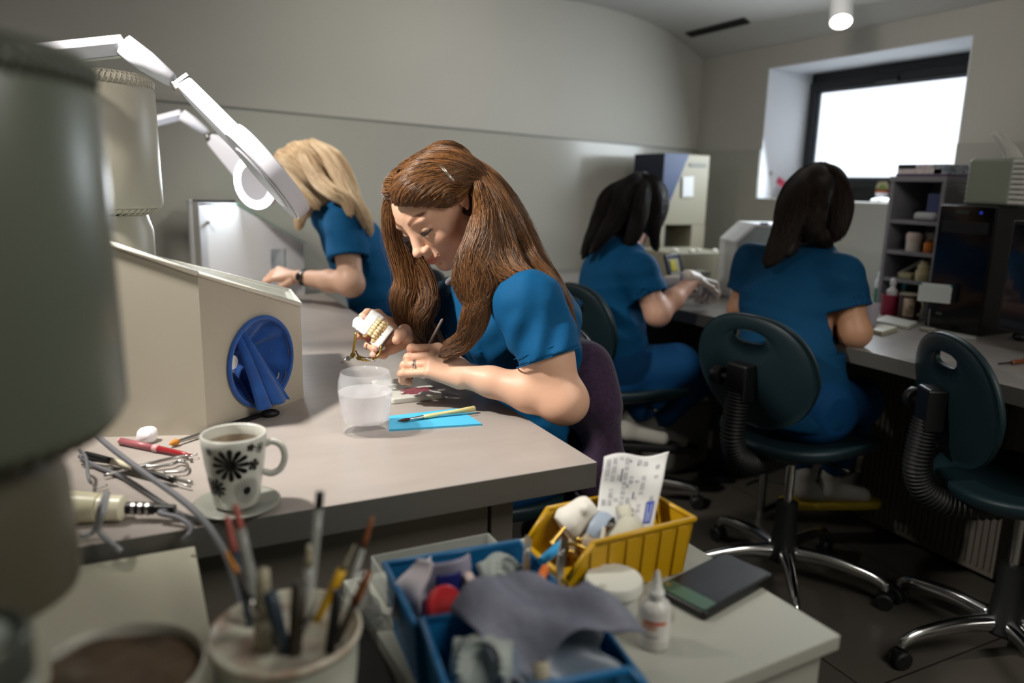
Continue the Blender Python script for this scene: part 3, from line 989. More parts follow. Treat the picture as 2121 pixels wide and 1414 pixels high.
# magnifier lamps
M['lens'] = mat('green_lens', '5f8f7c', .05, alpha=.55, spec=.9)
M['ring_light'] = mat('ring_light_on', 'ffffff', .4, emit='e9f6ff', es=7)
M['ring_off'] = mat('ring_light_off', 'bdbcc4', .35)
def magnifier(label, neck, tip, ndir, elbow, arm_end, base, on=False, R=.098):
    "neck..tip: ends of the head; ndir: direction the lit face looks"
    neck, tip, elbow, arm_end = map(lambda q: np.array(q, float), (neck, tip, elbow, arm_end))
    t = thing('magnifier_lamp', label, 'magnifier lamp', base, 0, 'white magnifier lamps over the desk')
    loc = np.array(base, float)
    ax = _n(tip - neck); n = _n(np.array(ndir, float)); n = _n(n - ax*n.dot(ax)); sd = np.cross(ax, n)
    Mx = np.array([ax, sd, -n]).T          # local x along the head, z up (away from the lit face)
    c = tip - ax*R
    L = np.linalg.norm(tip - neck)
    # outline: disc with a tapering neck
    out = []
    a0 = math.radians(152)
    for k in range(41):
        a = -a0 + 2*a0*k/40
        out.append((R*math.cos(a), R*math.sin(a)*.98))
    out += [(-L + R + .01, .024), (-L + R, .020), (-L + R, -.020), (-L + R + .01, -.024)]
    hole = [(.062*math.cos(2*math.pi*k/45), .062*math.sin(2*math.pi*k/45)) for k in range(45)]
    # align ring starts: rotate the hole so both run from -a0
    hole = []
    for x, y in out:
        a = math.atan2(y, x)
        hole.append((.060*math.cos(a), .060*math.sin(a)))
    m = MB(); nn = len(out)
    vs = [(x, y, .0) for x, y in out] + [(x*.985, y*.985, .030) for x, y in out] + [(x, y, .033) for x, y in hole] + [(x, y, .0) for x, y in hole]
    fs = []
    for i in range(nn):
        j = (i+1) % nn
        fs += [(i, j, nn+j, nn+i), (nn+i, nn+j, 2*nn+j, 2*nn+i), (2*nn+i, 2*nn+j, 3*nn+j, 3*nn+i), (3*nn+i, 3*nn+j, j, i)]
    m.add(vs, fs, Mx, c - loc)
    head = m.build('lamp_head', M['lamp_white'], t, bevel=.004)
    MB().lathe([(0, .010), (.060, .013), (.060, .018), (0, .022)], 40, Mx, c - loc).build('lens', M['lens'], head, smooth='auto')
    MB().lathe([(.058, -.002), (.063, -.004), (.067, -.002), (.063, .002)], 48, Mx, c - loc).build('lens_ring', M['ring_off'], head, smooth='auto')
    MB().lathe([(.070, -.0012), (.094, -.0012), (.094, -.0005)], 48, Mx, c - loc).build('light_ring', M['ring_light'] if on else M['ring_off'], head)
    m = MB(); hx = -L + R + .05
    m.box((hx-.014, -.026, .008), (hx+.002, -.0235, .020), Mx, c - loc); m.build('switch', mat('grey_switch', '6f7078', .4), head)
    if on:
        la = area('magnifier_ring_light', tuple(c - (-n)*.006), tuple(c + n*.3), .17, 2.0, (.86, .94, 1.0))
    # joint
    m = MB(); m.cyl(neck - loc, neck + (elbow-neck)*.25 - loc, .010); m.cyl(neck + (elbow-neck)*.1 - loc, elbow - loc, .007); m.box((-L+R-.006, -.021, .002), (-L+R+.002, .021, .03), Mx, c - loc)
    m.build('joint', M['steel'], t, smooth='auto')
    # elbow hood and arm
    d = _n(arm_end - elbow + V(0, 0, 0))
    k1 = elbow + (neck - elbow)*.0
    hood = elbow + V(*((arm_end - elbow)*.0)) 
    pk = elbow + V(-.075, .01, .055)
    m = MB().tube([elbow - loc + V(.012, 0, -.01), elbow - loc, (elbow + (pk-elbow)*.5) - loc, pk - loc], [.008, .018, .026, .027], 12, .8)
    m.build('elbow_hood', M['lamp_white'], t, smooth=True)
    m = MB()
    m.tube([pk - loc, arm_end - loc], .027, 4, .75); 
    m.build('arm', M['lamp_white'], t, bevel=.003)
    m = MB().tube([pk - loc + V(0, 0, -.019), arm_end - loc + V(0, 0, -.019)], .004, 6); m.build('spring_rod', M['steel'], t)
    m = MB().tube([arm_end - loc, V(arm_end[0], arm_end[1], TZ + .06) - loc], .014, 12); m.build('post', M['lamp_white'], t, smooth='auto')
    m = MB().lathe([(.045, 0), (.045, .012), (.02, .02), (.018, .06)], 24, None, V(arm_end[0], arm_end[1], TZ) - loc); m.build('table_clamp', M['lamp_white'], t, smooth='auto')
    return t
nk, tp = P(372, 188, 1.44), P(612, 440, 1.36)
magnifier('white magnifier lamp with its ring light off above the cream dust box', nk, tp, CM @ V(-.71, .68, -.20), P(352, 163, 1.45), P(20, 118, 1.40), (float(P(20, 118, 1.40)[0]), float(P(20, 118, 1.40)[1]), TZ))
nk, tp = P(432, 286, 2.78), P(566, 415, 2.74)
a2 = P(318, 282, 2.80)
magnifier('white magnifier lamp with its ring light on in front of the blonde woman', nk, tp, V(.1, -.8, -.6), P(425, 272, 2.78), a2 + V(-.15, 0, 0), (float(a2[0])-.15, float(a2[1]), TZ), on=True)

# mug with black flowers on a saucer
M['ceramic'] = mat('white_ceramic', 'cfcfc6', .25, coat=.3)
M['ink'] = mat('black_flower_print', '0d0d0d', .3)
cm = T(492, 1052, TZ)
sau = thing('saucer', 'grey-green glazed saucer under the flowered mug', 'saucer', (cm[0], cm[1], TZ))
MB().lathe([(.0, .002), (.03, .001), (.034, .0), (.038, .002), (.056, .008), (.058, .010), (.054, .011), (.036, .006), (0, .005)], 48).build('dish', mat('grey_glaze', '8d8f86', .25), sau, smooth=True)
mug = thing('coffee_mug', 'white mug with black flower prints and coffee stains inside on a saucer', 'mug', (cm[0], cm[1], TZ + .007))
mp = [(0, 0), (.026, 0), (.030, .004), (.034, .03), (.039, .06), (.0425, .090), (.0430, .1015), (.041, .103), (.0395, .101), (.0385, .088), (.035, .060), (.030, .030), (.027, .010), (0, .008)]
MB().lathe(mp, 56).build('cup', M['ceramic'], mug, smooth=True)
MB().lathe([(0, .060), (.0342, .060), (.0346, .062), (.0376, .088)], 40, a0=.3, a1=6.0).build('coffee_stain', mat('coffee_stain', '6e4b28', .3, alpha=.55, noise=(60, 'b9a583', 1)), mug, smooth=True)
ha = math.radians(-18)
hp = smooth_path([(.038, 0, .084), (.050, 0, .089), (.062, 0, .082), (.066, 0, .066), (.060, 0, .050), (.048, 0, .043), (.036, 0, .046)], 6) @ euler(0, 0, ha).T
MB().tube(hp, .0036, 10, 1.3).build('handle', M['ceramic'], mug, smooth=True)
def on_mug(phi, z):
    r = float(np.interp(z, [.004, .03, .06, .09, .1015], [.030, .034, .039, .0425, .043])) + .0004
    return np.array([r*math.cos(phi), r*math.sin(phi), z])
def mug_flower(phi, z, R, petals, wid, thin=False):
    m = MB()
    def uv(a, b): return on_mug(phi + a/.038, z + b)
    m.add([uv(0, 0)] + [uv(R*.28*math.cos(2*math.pi*k/16), R*.28*math.sin(2*math.pi*k/16)) for k in range(16)], [(0, 1+k, 1+(k+1) % 16) for k in range(16)])
    for k in range(petals):
        a = 2*math.pi*k/petals
        pts = []
        for r, w in ((.2, wid*.35), (.55, wid*.8), (.85, wid), (1, wid*.3)):
            pts.append((r*R, w*R))
        L = [uv(r*math.cos(a) - w*math.sin(a), r*math.sin(a) + w*math.cos(a)) for r, w in pts]
        Rr = [uv(r*math.cos(a) + w*math.sin(a), r*math.sin(a) - w*math.cos(a)) for r, w in pts]
        m.add(L + Rr, [(i, i+1, 5+i, 4+i) for i in range(3)])
    m.build('flower_print', M['ink'], mug)
cdir = math.atan2(-cm[1], -cm[0])
mug_flower(cdir - .15, .070, .0235, 12, .15)
mug_flower(cdir + .55 - 1.75, .035, .014, 10, .16)
mug_flower(cdir + .40, .030, .020, 24, .028)
mug_flower(cdir + .62, .066, .0085, 5, .42); mug_flower(cdir + .50, .092, .0055, 5, .42); mug_flower(cdir + .85, .088, .008, 9, .13)
mug_flower(cdir - .85, .088, .006, 8, .14)
mug_flower(cdir - .75, .036, .014, 9, .18)

# glass of water
gp = T(758, 893, TZ)
gl = thing('water_glass', 'rounded glass of cloudy water standing on the desk before the auburn-haired woman', 'glass', (gp[0], gp[1], TZ))
outp = [(0, 0), (.038, 0), (.0415, .002), (.042, .008), (.0405, .016), (.043, .032), (.0475, .060), (.0495, .080), (.048, .097), (.0435, .112)]
inp = [(.0425, .1125), (.0465, .097), (.0478, .080), (.0458, .060), (.0413, .032), (.038, .022), (0, .018)]
MB().lathe(outp + inp, 64).build('tumbler', glassm, gl, smooth=True)
wat = [(0, .0178), (.0382, .0218), (.0415, .032), (.0460, .060), (.0479, .076), (.0, .076)]
MB().lathe(wat, 64).build('water', mat('cloudy_water', 'eceaf0', .15, alpha=.30), gl, smooth='auto')

# ceramic mixing tile with dried purple-red stain
tl = thing('mixing_tile', 'white ceramic mixing tile with a dried dark red smear under the hand', 'tile', (0, 0, TZ))
q = [T(x, y, .762) for x, y in ((812, 826), (919, 815), (905, 752), (812, 762))]
fr, br_ = q[1], None
u = _n(q[1] - q[0]); u[2] = 0; wv = V(-u[1], u[0], 0)
Lx, Ly = np.linalg.norm(q[1]-q[0]), .155
Mt = np.array([u, wv, [0, 0, 1]]).T
tl.location = (q[0][0], q[0][1], TZ); tl.rotation_euler = (0, 0, math.atan2(u[1], u[0]))
MB().prism(rbox((0, 0), (Lx, Ly), .006), .0, .012).build('slab', M['ceramic'], tl, bevel=.0025)
m = MB(); rs = random.Random(4)
pts = []
for k in range(60):
    a = 2*math.pi*k/60
    r = 1 + .18*math.sin(3*a + 1) + .14*math.sin(7*a) + .12*rs.uniform(-1, 1)
    pts.append((Lx*.60 + .036*r*math.cos(a) + .010*r*math.sin(a), .045 + .024*r*math.sin(a), .0123))
m.add([(Lx*.6, .045, .0124)] + pts, [(0, 1+k, 1+(k+1) % 60) for k in range(60)])
m.build('paint_smear', mat('dried_stain', '8e4a52', .35, noise=(90, '6f2f38', 1)), tl)

# blue note block and brushes
q = [T(x, y, .753) for x, y in ((806, 890), (998, 878), (948, 846), (806, 862))]
nb = thing('note_block', 'thin light blue paper block lying on the desk by the glass', 'paper block', (q[0][0], q[0][1], TZ))
m = MB(); m.add([(p[0]-q[0][0], p[1]-q[0][1], h) for h in (0, .004) for p in q], [(3, 2, 1, 0), (4, 5, 6, 7), (0, 1, 5, 4), (1, 2, 6, 5), (2, 3, 7, 6), (3, 0, 4, 7)])
m.build('paper_stack', mat('light_blue_paper', '4db4dd', .6), nb)
def brush(p0, p1, label, handle, ferrule, bristle, r=.004, lf=.18, lb=.08, prof=(1, .8, .6), name='paint_brush', parent=None, group=None, fat=1.0):
    "p0: bristle tip, p1: end of the handle"
    p0, p1 = np.array(p0, float), np.array(p1, float)
    L = np.linalg.norm(p1 - p0)
    t = thing(name, label, 'brush', tuple(p0), 0, group)
    d = (p1 - p0)
    a, b = d*lb, d*(lb + lf)
    MB().tube([a*.0, a*.35, a*.75, a], [r*.12, r*.62*fat, r*.8*fat, r*.6], 10).build('bristles', bristle, t, smooth=True)
    MB().tube([a, a + (b-a)*.5, b], [r*.62, r*.72, r*.85], 12).build('ferrule', ferrule, t, smooth='auto')
    MB().tube([b, b + (d-b)*.15, b + (d-b)*.6, b + (d-b)*.97, d], [r*.9, r*prof[0], r*prof[1], r*prof[2], r*prof[2]*.4], 12).build('handle', handle, t, smooth=True)
    return t
M['wood_y'] = mat('pale_yellow_wood', 'd9cd92', .4)
M['bristle'] = mat('brown_bristles', '4b2b24', .8)
M['bristle_o'] = mat('orange_bristles', 'b97a2c', .8)
M['red'] = mat('red_lacquer', '8e1b24', .3)
M['grey_blue'] = mat('grey_blue_paint', '4f5963', .35)
brush(T(823, 872, .7585), T(985, 845, .7600), 'fine brush with pale yellow handle lying on the blue paper block', M['wood_y'], M['steel'], M['bristle'], .0042, .17, .15, (1, 1, 1.35))
brush(T(828, 869, .7565), T(987, 854, .7565), 'thin brush with blue ferrule and brown tip beside the pale yellow brush', mat('teal_handle', '3d8ea6', .4), M['steel'], M['bristle'], .0025, .2, .1)
brush(T(350, 920, .757), T(550, 856, .755), 'brush with black handle and orange bristles lying before the dust box', M['black'], M['steel'], M['bristle_o'], .0052, .22, .09, (1, .9, .8), fat=1.5)
m = MB().ball((0, 0, .006), (.018, .012, .008), 10); o = m.build('rubber_cap', M['rubber'], smooth=True); p = T(560, 862, TZ); o.location = (p[0], p[1], TZ); o.name = 'rubber_stopper'; tag(o, 'small black rubber stopper lying at the end of the black-handled brush', 'stopper')
o = SDF((-.025, -.02, -.005), (.025, .02, .035), .0015)
rs = np.random.RandomState(3)
for _ in range(12): o.ell(rs.uniform(-1, 1, 3)*V(.009, .006, .005) + V(0, 0, .0125), .009, None, .006)
w = mesh_obj('cotton_ball', [o.mesh()], mat('cotton', 'f0eef0', .9, bump=(200, .6, .002)))
p = T(305, 915, TZ); w.location = (p[0], p[1], TZ + .0); tag(w, 'white cotton ball lying behind the red pen', 'cotton ball')

pen = thing('wax_carver', 'red and pink pen-shaped carver lying behind the tangle of tools', 'tool', tuple(T(245, 912, .757)))
d = T(395, 943, .757) - T(245, 912, .757)
MB().tube([d*0, d*.04], [.003, .006], 10).build('tip', mat('skin_tone_plastic', 'd3a59a', .5), pen, smooth=True)
MB().tube([d*.04, d*.5], [.006, .0055], 12).build('grip', mat('pink_lacquer', '9c5a60', .35), pen, smooth=True)
MB().tube([d*.5, d*.53, d*.57], [.006, .0065, .006], 12).build('collar', mat('rose_collar', 'cf9a9c', .3), pen, smooth=True)
MB().tube([d*.57, d*.9, d], [.0055, .004, .002], 12).build('shaft', M['red'], pen, smooth=True)
MB().tube([d*.98 + V(.006*math.cos(t), .006*math.sin(t), 0) + V(.006, 0, 0) for t in np.linspace(0, 6.28, 15)], .0008, 6).build('wire_loop', M['steel'], pen, smooth=True)
# dental tools in a heap
def rod(name, label, cat, pts, rr, mats, group=None):
    t = thing(name, label, cat, tuple(pts[0]), 0, group)
    p0 = np.array(pts[0])
    pts = [np.array(q) - p0 for q in pts]
    n = len(mats)
    sp = smooth_path(pts, 8)
    k = len(sp)
    for i, (nm, mm, a, b) in enumerate(mats):
        seg = sp[int(a*(k-1)):int(b*(k-1))+1]
        MB().tube(seg, rr[i], 10).build(nm, mm, t, smooth=True)
    return t
M['tube_grey'] = mat('grey_hose', '6a6b70', .45)
rod('dental_probe', 'black and cream handled tool on top of the tool heap left of the mug', 'tool', [T(166, 938, .765), T(215, 950, .766), T(300, 975, .764), T(395, 1008, .756)], [.0015, .0052, .0050, .0045, .0015],
    [('tip', M['steel'], 0, .12), ('grip', M['black'], .12, .42), ('sleeve', mat('cream_sleeve', 'cfc6ae', .4), .42, .62), ('handle', M['black'], .62, .9), ('blade', M['steel'], .9, 1)])
rod('dental_spatula', 'thin steel spatula lying under the tools with its blade toward the mug', 'tool', [T(170, 962, .754), T(260, 975, .755), T(340, 985, .754), T(398, 998, .754)], [.002, .0035, .002],
    [('tip', M['steel'], 0, .2), ('handle', mat('steel_grip', '8c8880', .35, metal=.8), .2, .8), ('blade', M['steel'], .8, 1)])
rod('metal_forceps', 'steel forceps with looped ends lying beside the red pen', 'tool', [T(175, 950, .757), T(290, 965, .757), T(350, 962, .757), T(372, 955, .757), T(388, 962, .757), T(382, 975, .757), T(340, 978, .757)], [.0026, .0022],
    [('shaft', M['steel'], 0, .6), ('finger_loop', M['steel'], .6, 1)])
rod('metal_forceps', 'second steel forceps crossing below the looped one near the mug', 'tool', [T(215, 985, .756), T(300, 962, .760), T(360, 948, .757), T(388, 944, .757), T(394, 950, .757)], [.0026, .0022],
    [('shaft', M['steel'], 0, .7), ('finger_loop', M['steel'], .7, 1)])
rod('dental_probe', 'bent grey wire probe standing among the hoses near the purifier', 'tool', [T(165, 932, .79), T(178, 948, .785), T(184, 990, .77), T(200, 1010, .756), T(222, 1004, .756)], [.0025, .0015],
    [('handle', M['tube_grey'], 0, .6), ('tip', M['steel'], .6, 1)])
# handpiece with cream body and its hose
hpc = thing('dental_handpiece', 'cream cylindrical handpiece with black collar lying at the desk edge', 'handpiece', (0, 0, TZ))
a, b = T(150, 1050, TZ+.020), T(262, 1052, TZ+.018)
hd = _n(b - a)
MB().tube([a - hd*.05, a, b - hd*.035], [.021, .0215, .019], 28).build('body', mat('ivory_plastic', 'd8d2b4', .3), hpc, smooth='auto')
MB().tube([b - hd*.034, b - hd*.005, b], [.017, .0165, .010], 28).build('front_cap', mat('ivory_bright', 'e6e0c6', .25), hpc, smooth='auto')
MB().tube([b, b + hd*.035, b + hd*.036, b + hd*.062], [.008, .008, .006, .006], 20).build('collar', M['dark'], hpc, smooth='auto')
for s in range(3): MB().tube([b + hd*(.008+.009*s), b + hd*(.012+.009*s)], .0088, 16).build('grip_ring', M['steel'], hpc)
for o in hpc.children: o.location = (0, 0, -TZ)
MB().box((a[0]-.045, a[1]-.012, TZ), (b[0]-.03, b[1]+.012, TZ+.004)).build('rest', M['black'], hpc, bevel=.001).location = (0, 0, -TZ)
def hose(name, label, pts, r, m):
    o = MB().tube(smooth_path(pts, 8), r, 10).build(name, m, smooth=True)
    return tag(o, label, 'hose')
hose('rubber_hose', 'thick grey hose running from the purifier past the mug into the brush cup', [T(198, 900, .80), T(240, 935, .80), T(300, 980, .79), T(370, 1030, .78), T(420, 1075, .775), T(455, 1125, .78), T(480, 1180, .78), T(500, 1260, .78)], .0042, M['tube_grey'])
hose('rubber_hose', 'thin grey hose curving from the tool heap down to the saucer', [T(165, 945, .756), T(200, 965, .756), T(260, 990, .756), T(320, 1030, .756), T(370, 1062, .756), T(420, 1080, .756)], .0032, M['tube_grey'])
hose('rubber_hose', 'black hose leaving the handpiece and hanging over the desk edge', [b + hd*.06, T(330, 1062, .765), T(370, 1072, .762), T(396, 1090, .758), T(392, 1106, .757), T(380, 1118, .75)], .0035, M['tube_grey'])
hose('rubber_hose', 'pale loop of hose standing over the handpiece next to the purifier', [T(168, 1110, .756), T(196, 1098, .762), T(208, 1050, .80), T(222, 1020, .805), T(214, 1060, .80), T(206, 1100, .77), T(250, 1140, .754)], .0035, mat('pale_hose', '9a9b9e', .4))
# ---------------------------------------------------------------- round tins on the white cabinet, brush cup on the cart
M['tin'] = mat('pale_tin', 'b9b7ac', .25, metal=.4)
M['brown_wax'] = mat('brown_modelling_wax', '4a3721', .5, noise=(25, '2c2012', 1), bump=(18, .6, .01))
tp_ = T(232, 1392, .80)
tin = thing('round_tin', 'open round tin filled with brown wax on the white cabinet', 'tin', (tp_[0], tp_[1], .73))
RT = 158/FOC*np.linalg.norm((tp_ - CO))*.93
MB().lathe([(0, 0), (RT*.97, 0), (RT, .003), (RT, .066), (RT*1.01, .070), (RT*.99, .072), (RT*.96, .068), (RT*.96, .05), (0, .05)], 56).build('body', M['tin'], tin, smooth='auto')
def waxp(u, v):
    a, r = 2*math.pi*u, RT*.95*v
    x, y = r*math.cos(a) - .0, r*math.sin(a)
    return (x, y, .064 + .010*math.exp(-((x+.02)**2 + (y+.01)**2)/.0012) + .002*math.sin(90*x)*math.sin(80*y) - .004*(v > .97))
m = MB(); m.grid(waxp, 48, 16); m.build('brown_wax', M['brown_wax'], tin, smooth=True)
jp = P(-15, 1290, .42)
jar = thing('round_jar', 'small round jar with dark-rimmed grey lid at the foot of the grey-green purifier', 'jar', (jp[0] - .012, jp[1] - .01, .73))
h = jp[2] - .73
MB().lathe([(0, 0), (.028, 0), (.030, .003), (.030, h-.03), (.027, h-.025)], 48).build('body', mat('grey_jar', '8f958d', .3), jar, smooth='auto')
MB().lathe([(.031, h-.028), (.032, h-.003), (.030, h), (.024, h+.001), (.023, h-.004), (0, h-.004)], 48).build('lid', mat('dark_lid_rim', '4c5048', .3, metal=.5), jar, smooth='auto')
MB().lathe([(0, h-.003), (.021, h-.003), (.021, h-.0015), (0, h-.0012)], 40).build('lid_disc', mat('grey_green_disc', '8b948c', .4), jar)

# brush cup
RZ = .785
cp = T(592, 1302, RZ)
RC = 150/FOC*float((CM.T @ (cp - CO))[2])
cup = thing('brush_cup', 'pale chipped enamel cup crammed with brushes and tools on the cart', 'cup', (cp[0], cp[1], .68))
H = RZ - .68
prof_c = [(0, 0), (RC*.86, 0), (RC*.88, .004), (RC*.96, H*.6), (RC*.98, H-.010), (RC*1.02, H-.004), (RC*1.0, H), (RC*.955, H-.003), (RC*.94, H*.6), (RC*.85, .008), (0, .006)]
MB().lathe(prof_c, 64).build('body', mat('chipped_enamel', 'c6c8b8', .3, noise=(22, '9da093', .8)), cup, smooth=True)
MB().lathe([(RC*1.022, H-.006), (RC*1.034, H-.002), (RC*1.015, H+.0025), (RC*.975, H+.001), (RC*.955, H-.004)], 64).build('rim', mat('worn_rim', 'c9cab8', .3, noise=(40, '8a5a46', .7)), cup, smooth=True)
MB().lathe([(0, .012), (RC*.84, .012), (RC*.88, H*.2), (0, H*.2)], 40).build('filling_sand', mat('grit', '5b5648', .9, bump=(80, .8, .004)), cup)
rs = random.Random(11)
def stick(px, py, d, bx, by, label, parts, name='paint_brush', cat='brush', r=.003):
    "a tool standing in the cup: its top is seen at a pixel, its foot leans on the cup floor"
    top = P(px, py, d*1.28)
    foot = V(cp[0] + bx*RC*.7, cp[1] + by*RC*.7, .68 + H*.20)
    t = thing(name, label, cat, tuple(foot), 0, 'brushes and tools standing in the enamel cup')
    v = top - foot
    for nm, mm, a, b, r0, r1 in parts:
        r0, r1 = r0*.8, r1*.8; MB().tube([v*a, v*(a*.7+b*.3), v*(a*.3+b*.7), v*b], [r0, (r0*.7+r1*.3), (r0*.3+r1*.7), r1], 12).build(nm, mm, t, smooth=True)
M['glassy'] = mat('clear_plastic_tube', 'c9cdc8', .1, alpha=.35, spec=.8)
M['yellow'] = mat('yellow_plastic', 'c79a12', .4)
M['pinkred'] = mat('salmon_plastic', 'a85a50', .5)
M['dkblue'] = mat('dark_blue_handle', '26333f', .4)
M['copper'] = mat('copper_bristles', '7a4620', .7)
M['dkwood'] = mat('dark_stained_wood', '2f281d', .5)
M['bone'] = mat('bone_plastic', '9c947d', .45)
stick(663, 1018, .57, .3, .2, 'clear tube with a black cap standing tallest in the cup', [('tube', M['glassy'], 0, .92, .0042, .0056), ('cap', M['black'], .92, 1, .0052, .0052)], 'capped_tube', 'tube')
stick(772, 1070, .60, .5, -.1, 'brush with brown tip and clear shaft at the right of the cup', [('handle', M['glassy'], 0, .82, .003, .0042), ('bristles', M['copper'], .84, 1, .0042, .0026)])
stick(735, 1128, .57, -.2, .3, 'bright yellow pointed tool leaning right in the cup', [('handle', M['black'], 0, .48, .0038, .0045), ('sleeve', M['yellow'], .48, .84, .0045, .0062), ('tip', M['bone'], .84, 1, .004, .0008)], 'pointed_tool', 'tool')
stick(765, 1185, .54, .1, -.5, 'dark brush with short copper bristles low at the cup rim', [('handle', M['dkwood'], 0, .8, .004, .0052), ('bristles', M['copper'], .8, 1, .0062, .004)])
stick(487, 1045, .57, -.1, .3, 'tube with salmon cap leaning left toward the mug', [('handle', M['dkblue'], 0, .35, .005, .0055), ('collar', M['black'], .35, .50, .0062, .0062), ('tube', M['glassy'], .50, .88, .0062, .0055), ('cap', M['pinkred'], .88, 1, .0045, .0035)], 'capped_tube', 'tube')
stick(470, 1068, .56, -.4, .1, 'slim dark brush with salmon end next to the leaning tube', [('handle', M['dkblue'], 0, .82, .003, .0042), ('cap', M['pinkred'], .82, 1, .0042, .0034)])
stick(468, 1142, .55, .3, .5, 'thin brush with ochre tip behind the leaning tube', [('handle', M['dkwood'], 0, .85, .003, .0035), ('bristles', M['bristle_o'], .86, 1, .004, .002)])
stick(545, 1180, .53, -.5, -.2, 'broad bone-coloured spatula in the middle of the cup', [('handle', M['bone'], 0, .7, .010, .0115), ('tip', M['bone'], .7, 1, .0100, .007)], 'plastic_spatula', 'spatula')
stick(640, 1128, .56, .4, .4, 'clear bulb-ended dropper in the cup', [('tube', M['glassy'], 0, .85, .0055, .0065), ('bulb', M['bone'], .87, 1, .0065, .003)], 'dropper', 'dropper')
stick(620, 1210, .52, -.1, -.6, 'thick dark brown handle low in the cup centre', [('handle', M['dkwood'], 0, 1, .007, .0085)], 'tool_handle', 'tool')
stick(560, 1235, .50, .2, .1, 'curved dark blue handle leaning over the near cup rim', [('handle', M['dkblue'], 0, 1, .006, .0085)], 'tool_handle', 'tool')
stick(700, 1225, .52, .5, -.6, 'black handle leaning right along the inside of the cup', [('handle', M['black'], 0, 1, .006, .0065)], 'tool_handle', 'tool')
stick(660, 1240, .51, -.3, .5, 'silver tweezers poking up from the cup', [('handle', M['steel'], 0, .8, .004, .0032), ('tip', M['steel'], .8, 1, .0032, .001)], 'tweezers', 'tweezers')
stick(500, 1215, .52, .5, -.2, 'thin brush with grey ferrule at the left of the cup', [('handle', M['dkwood'], 0, .75, .0035, .004), ('ferrule', M['steel'], .75, .9, .004, .0035), ('bristles', M['black'], .9, 1, .0035, .001)])

# ---------------------------------------------------------------- storage bins on the drawer unit
M['bin_blue'] = mat('blue_bin_plastic', '0a5683', .42)
M['bin_yellow'] = mat('yellow_bin_plastic', 'b58b08', .4)
def storage_bin(loc, rz, L, Wd, H, m_, label, ribs=6, mouth=.45):
    "open-fronted stacking bin, the low front is at local -x"
    t = thing('storage_bin', label, 'storage bin', loc, rz, 'stacking storage bins')
    th = .0028
    fl = .10*Wd    # walls lean out
    def side(s):
        m = MB()
        y0, y1 = s*(Wd/2 - fl*.5), s*(Wd/2)
        pts = [(-L*.44, 0, y0), (L*.46, 0, y0), (L*.5, H, y1), (-L*.32, H, y1), (-L*.5, H*mouth, s*(Wd/2 - fl*.25))]
        vs = [(x, y, z) for x, z, y in pts] + [(x, y - s*th, z) for x, z, y in pts]
        f = [(0, 1, 2, 3, 4), (9, 8, 7, 6, 5)] + [(i, 5+i, 5+(i+1) % 5, (i+1) % 5) for i in range(5)]
        m.add(vs, f if s < 0 else [q[::-1] for q in f])
        for k in range(ribs):
            x = -L*.30 + (L*.70)*k/(ribs-1)
            a, b = V(x*.96, y0 + s*.0035, .002), V(x, y1 + s*.002, H - .006)
            w = V(L*.042, 0, 0)
            q = [a - w, a + w, b + w, b - w]
            o = [p - V(0, s*.005, 0) for p in q]
            m.add(q + o, [(0, 1, 2, 3), (7, 6, 5, 4), (0, 4, 5, 1), (1, 5, 6, 2), (2, 6, 7, 3), (3, 7, 4, 0)])
        return m
    side(-1).build('side_wall', m_, t, bevel=.0008)
    side(1).build('side_wall', m_, t, bevel=.0008)
    m = MB().box((-L*.45, -Wd/2 + fl*.5, 0), (L*.465, Wd/2 - fl*.5, th)); m.build('bottom', m_, t)
    m = MB(); m.add([(L*.46, -Wd/2+fl*.5, 0), (L*.46, Wd/2-fl*.5, 0), (L*.5, Wd/2, H), (L*.5, -Wd/2, H), (L*.46-th, -Wd/2+fl*.5, 0), (L*.46-th, Wd/2-fl*.5, 0), (L*.5-th, Wd/2, H), (L*.5-th, -Wd/2, H)], [(0, 1, 2, 3), (7, 6, 5, 4), (3, 2, 6, 7), (0, 3, 7, 4), (1, 5, 6, 2)]); m.build('back_wall', m_, t)
    m = MB(); m.add([(-L*.44, -Wd/2+fl*.5, 0), (-L*.44, Wd/2-fl*.5, 0), (-L*.5, Wd/2-fl*.25, H*mouth), (-L*.5, -Wd/2+fl*.25, H*mouth), (-L*.44+th, -Wd/2+fl*.5, 0), (-L*.44+th, Wd/2-fl*.5, 0), (-L*.5+th, Wd/2-fl*.25, H*mouth), (-L*.5+th, -Wd/2+fl*.25, H*mouth)], [(3, 2, 1, 0), (4, 5, 6, 7), (2, 3, 7, 6)]); m.build('front_wall', m_, t)
    rim = [(-L*.5, -Wd/2+fl*.25, H*mouth), (-L*.32, -Wd/2, H), (L*.5, -Wd/2, H), (L*.5, Wd/2, H), (-L*.32, Wd/2, H), (-L*.5, Wd/2-fl*.25, H*mouth), (-L*.5, -Wd/2+fl*.25, H*mouth)]
    m = MB()
    for a, b in zip(rim[:-1], rim[1:]): m.tube([a, b], .0040, 8)
    for a in rim[:-1]: m.ball(a, .0040, 5)
    m.build('rim', m_, t, smooth=True)
    return t
yb = storage_bin((.553, .797, MT), math.radians(2), .200, .112, .080, M['bin_yellow'], 'yellow storage bin holding plaster models and a folded leaflet')
bb = storage_bin((.333, .716, MT), math.radians(176), .205, .128, .082, M['bin_blue'], 'far blue storage bin holding plaster teeth and a red lid')
bf = storage_bin((.326, .578, MT), math.radians(171), .205, .128, .084, M['bin_blue'], 'near blue storage bin with a grey plastic bag hanging over it')

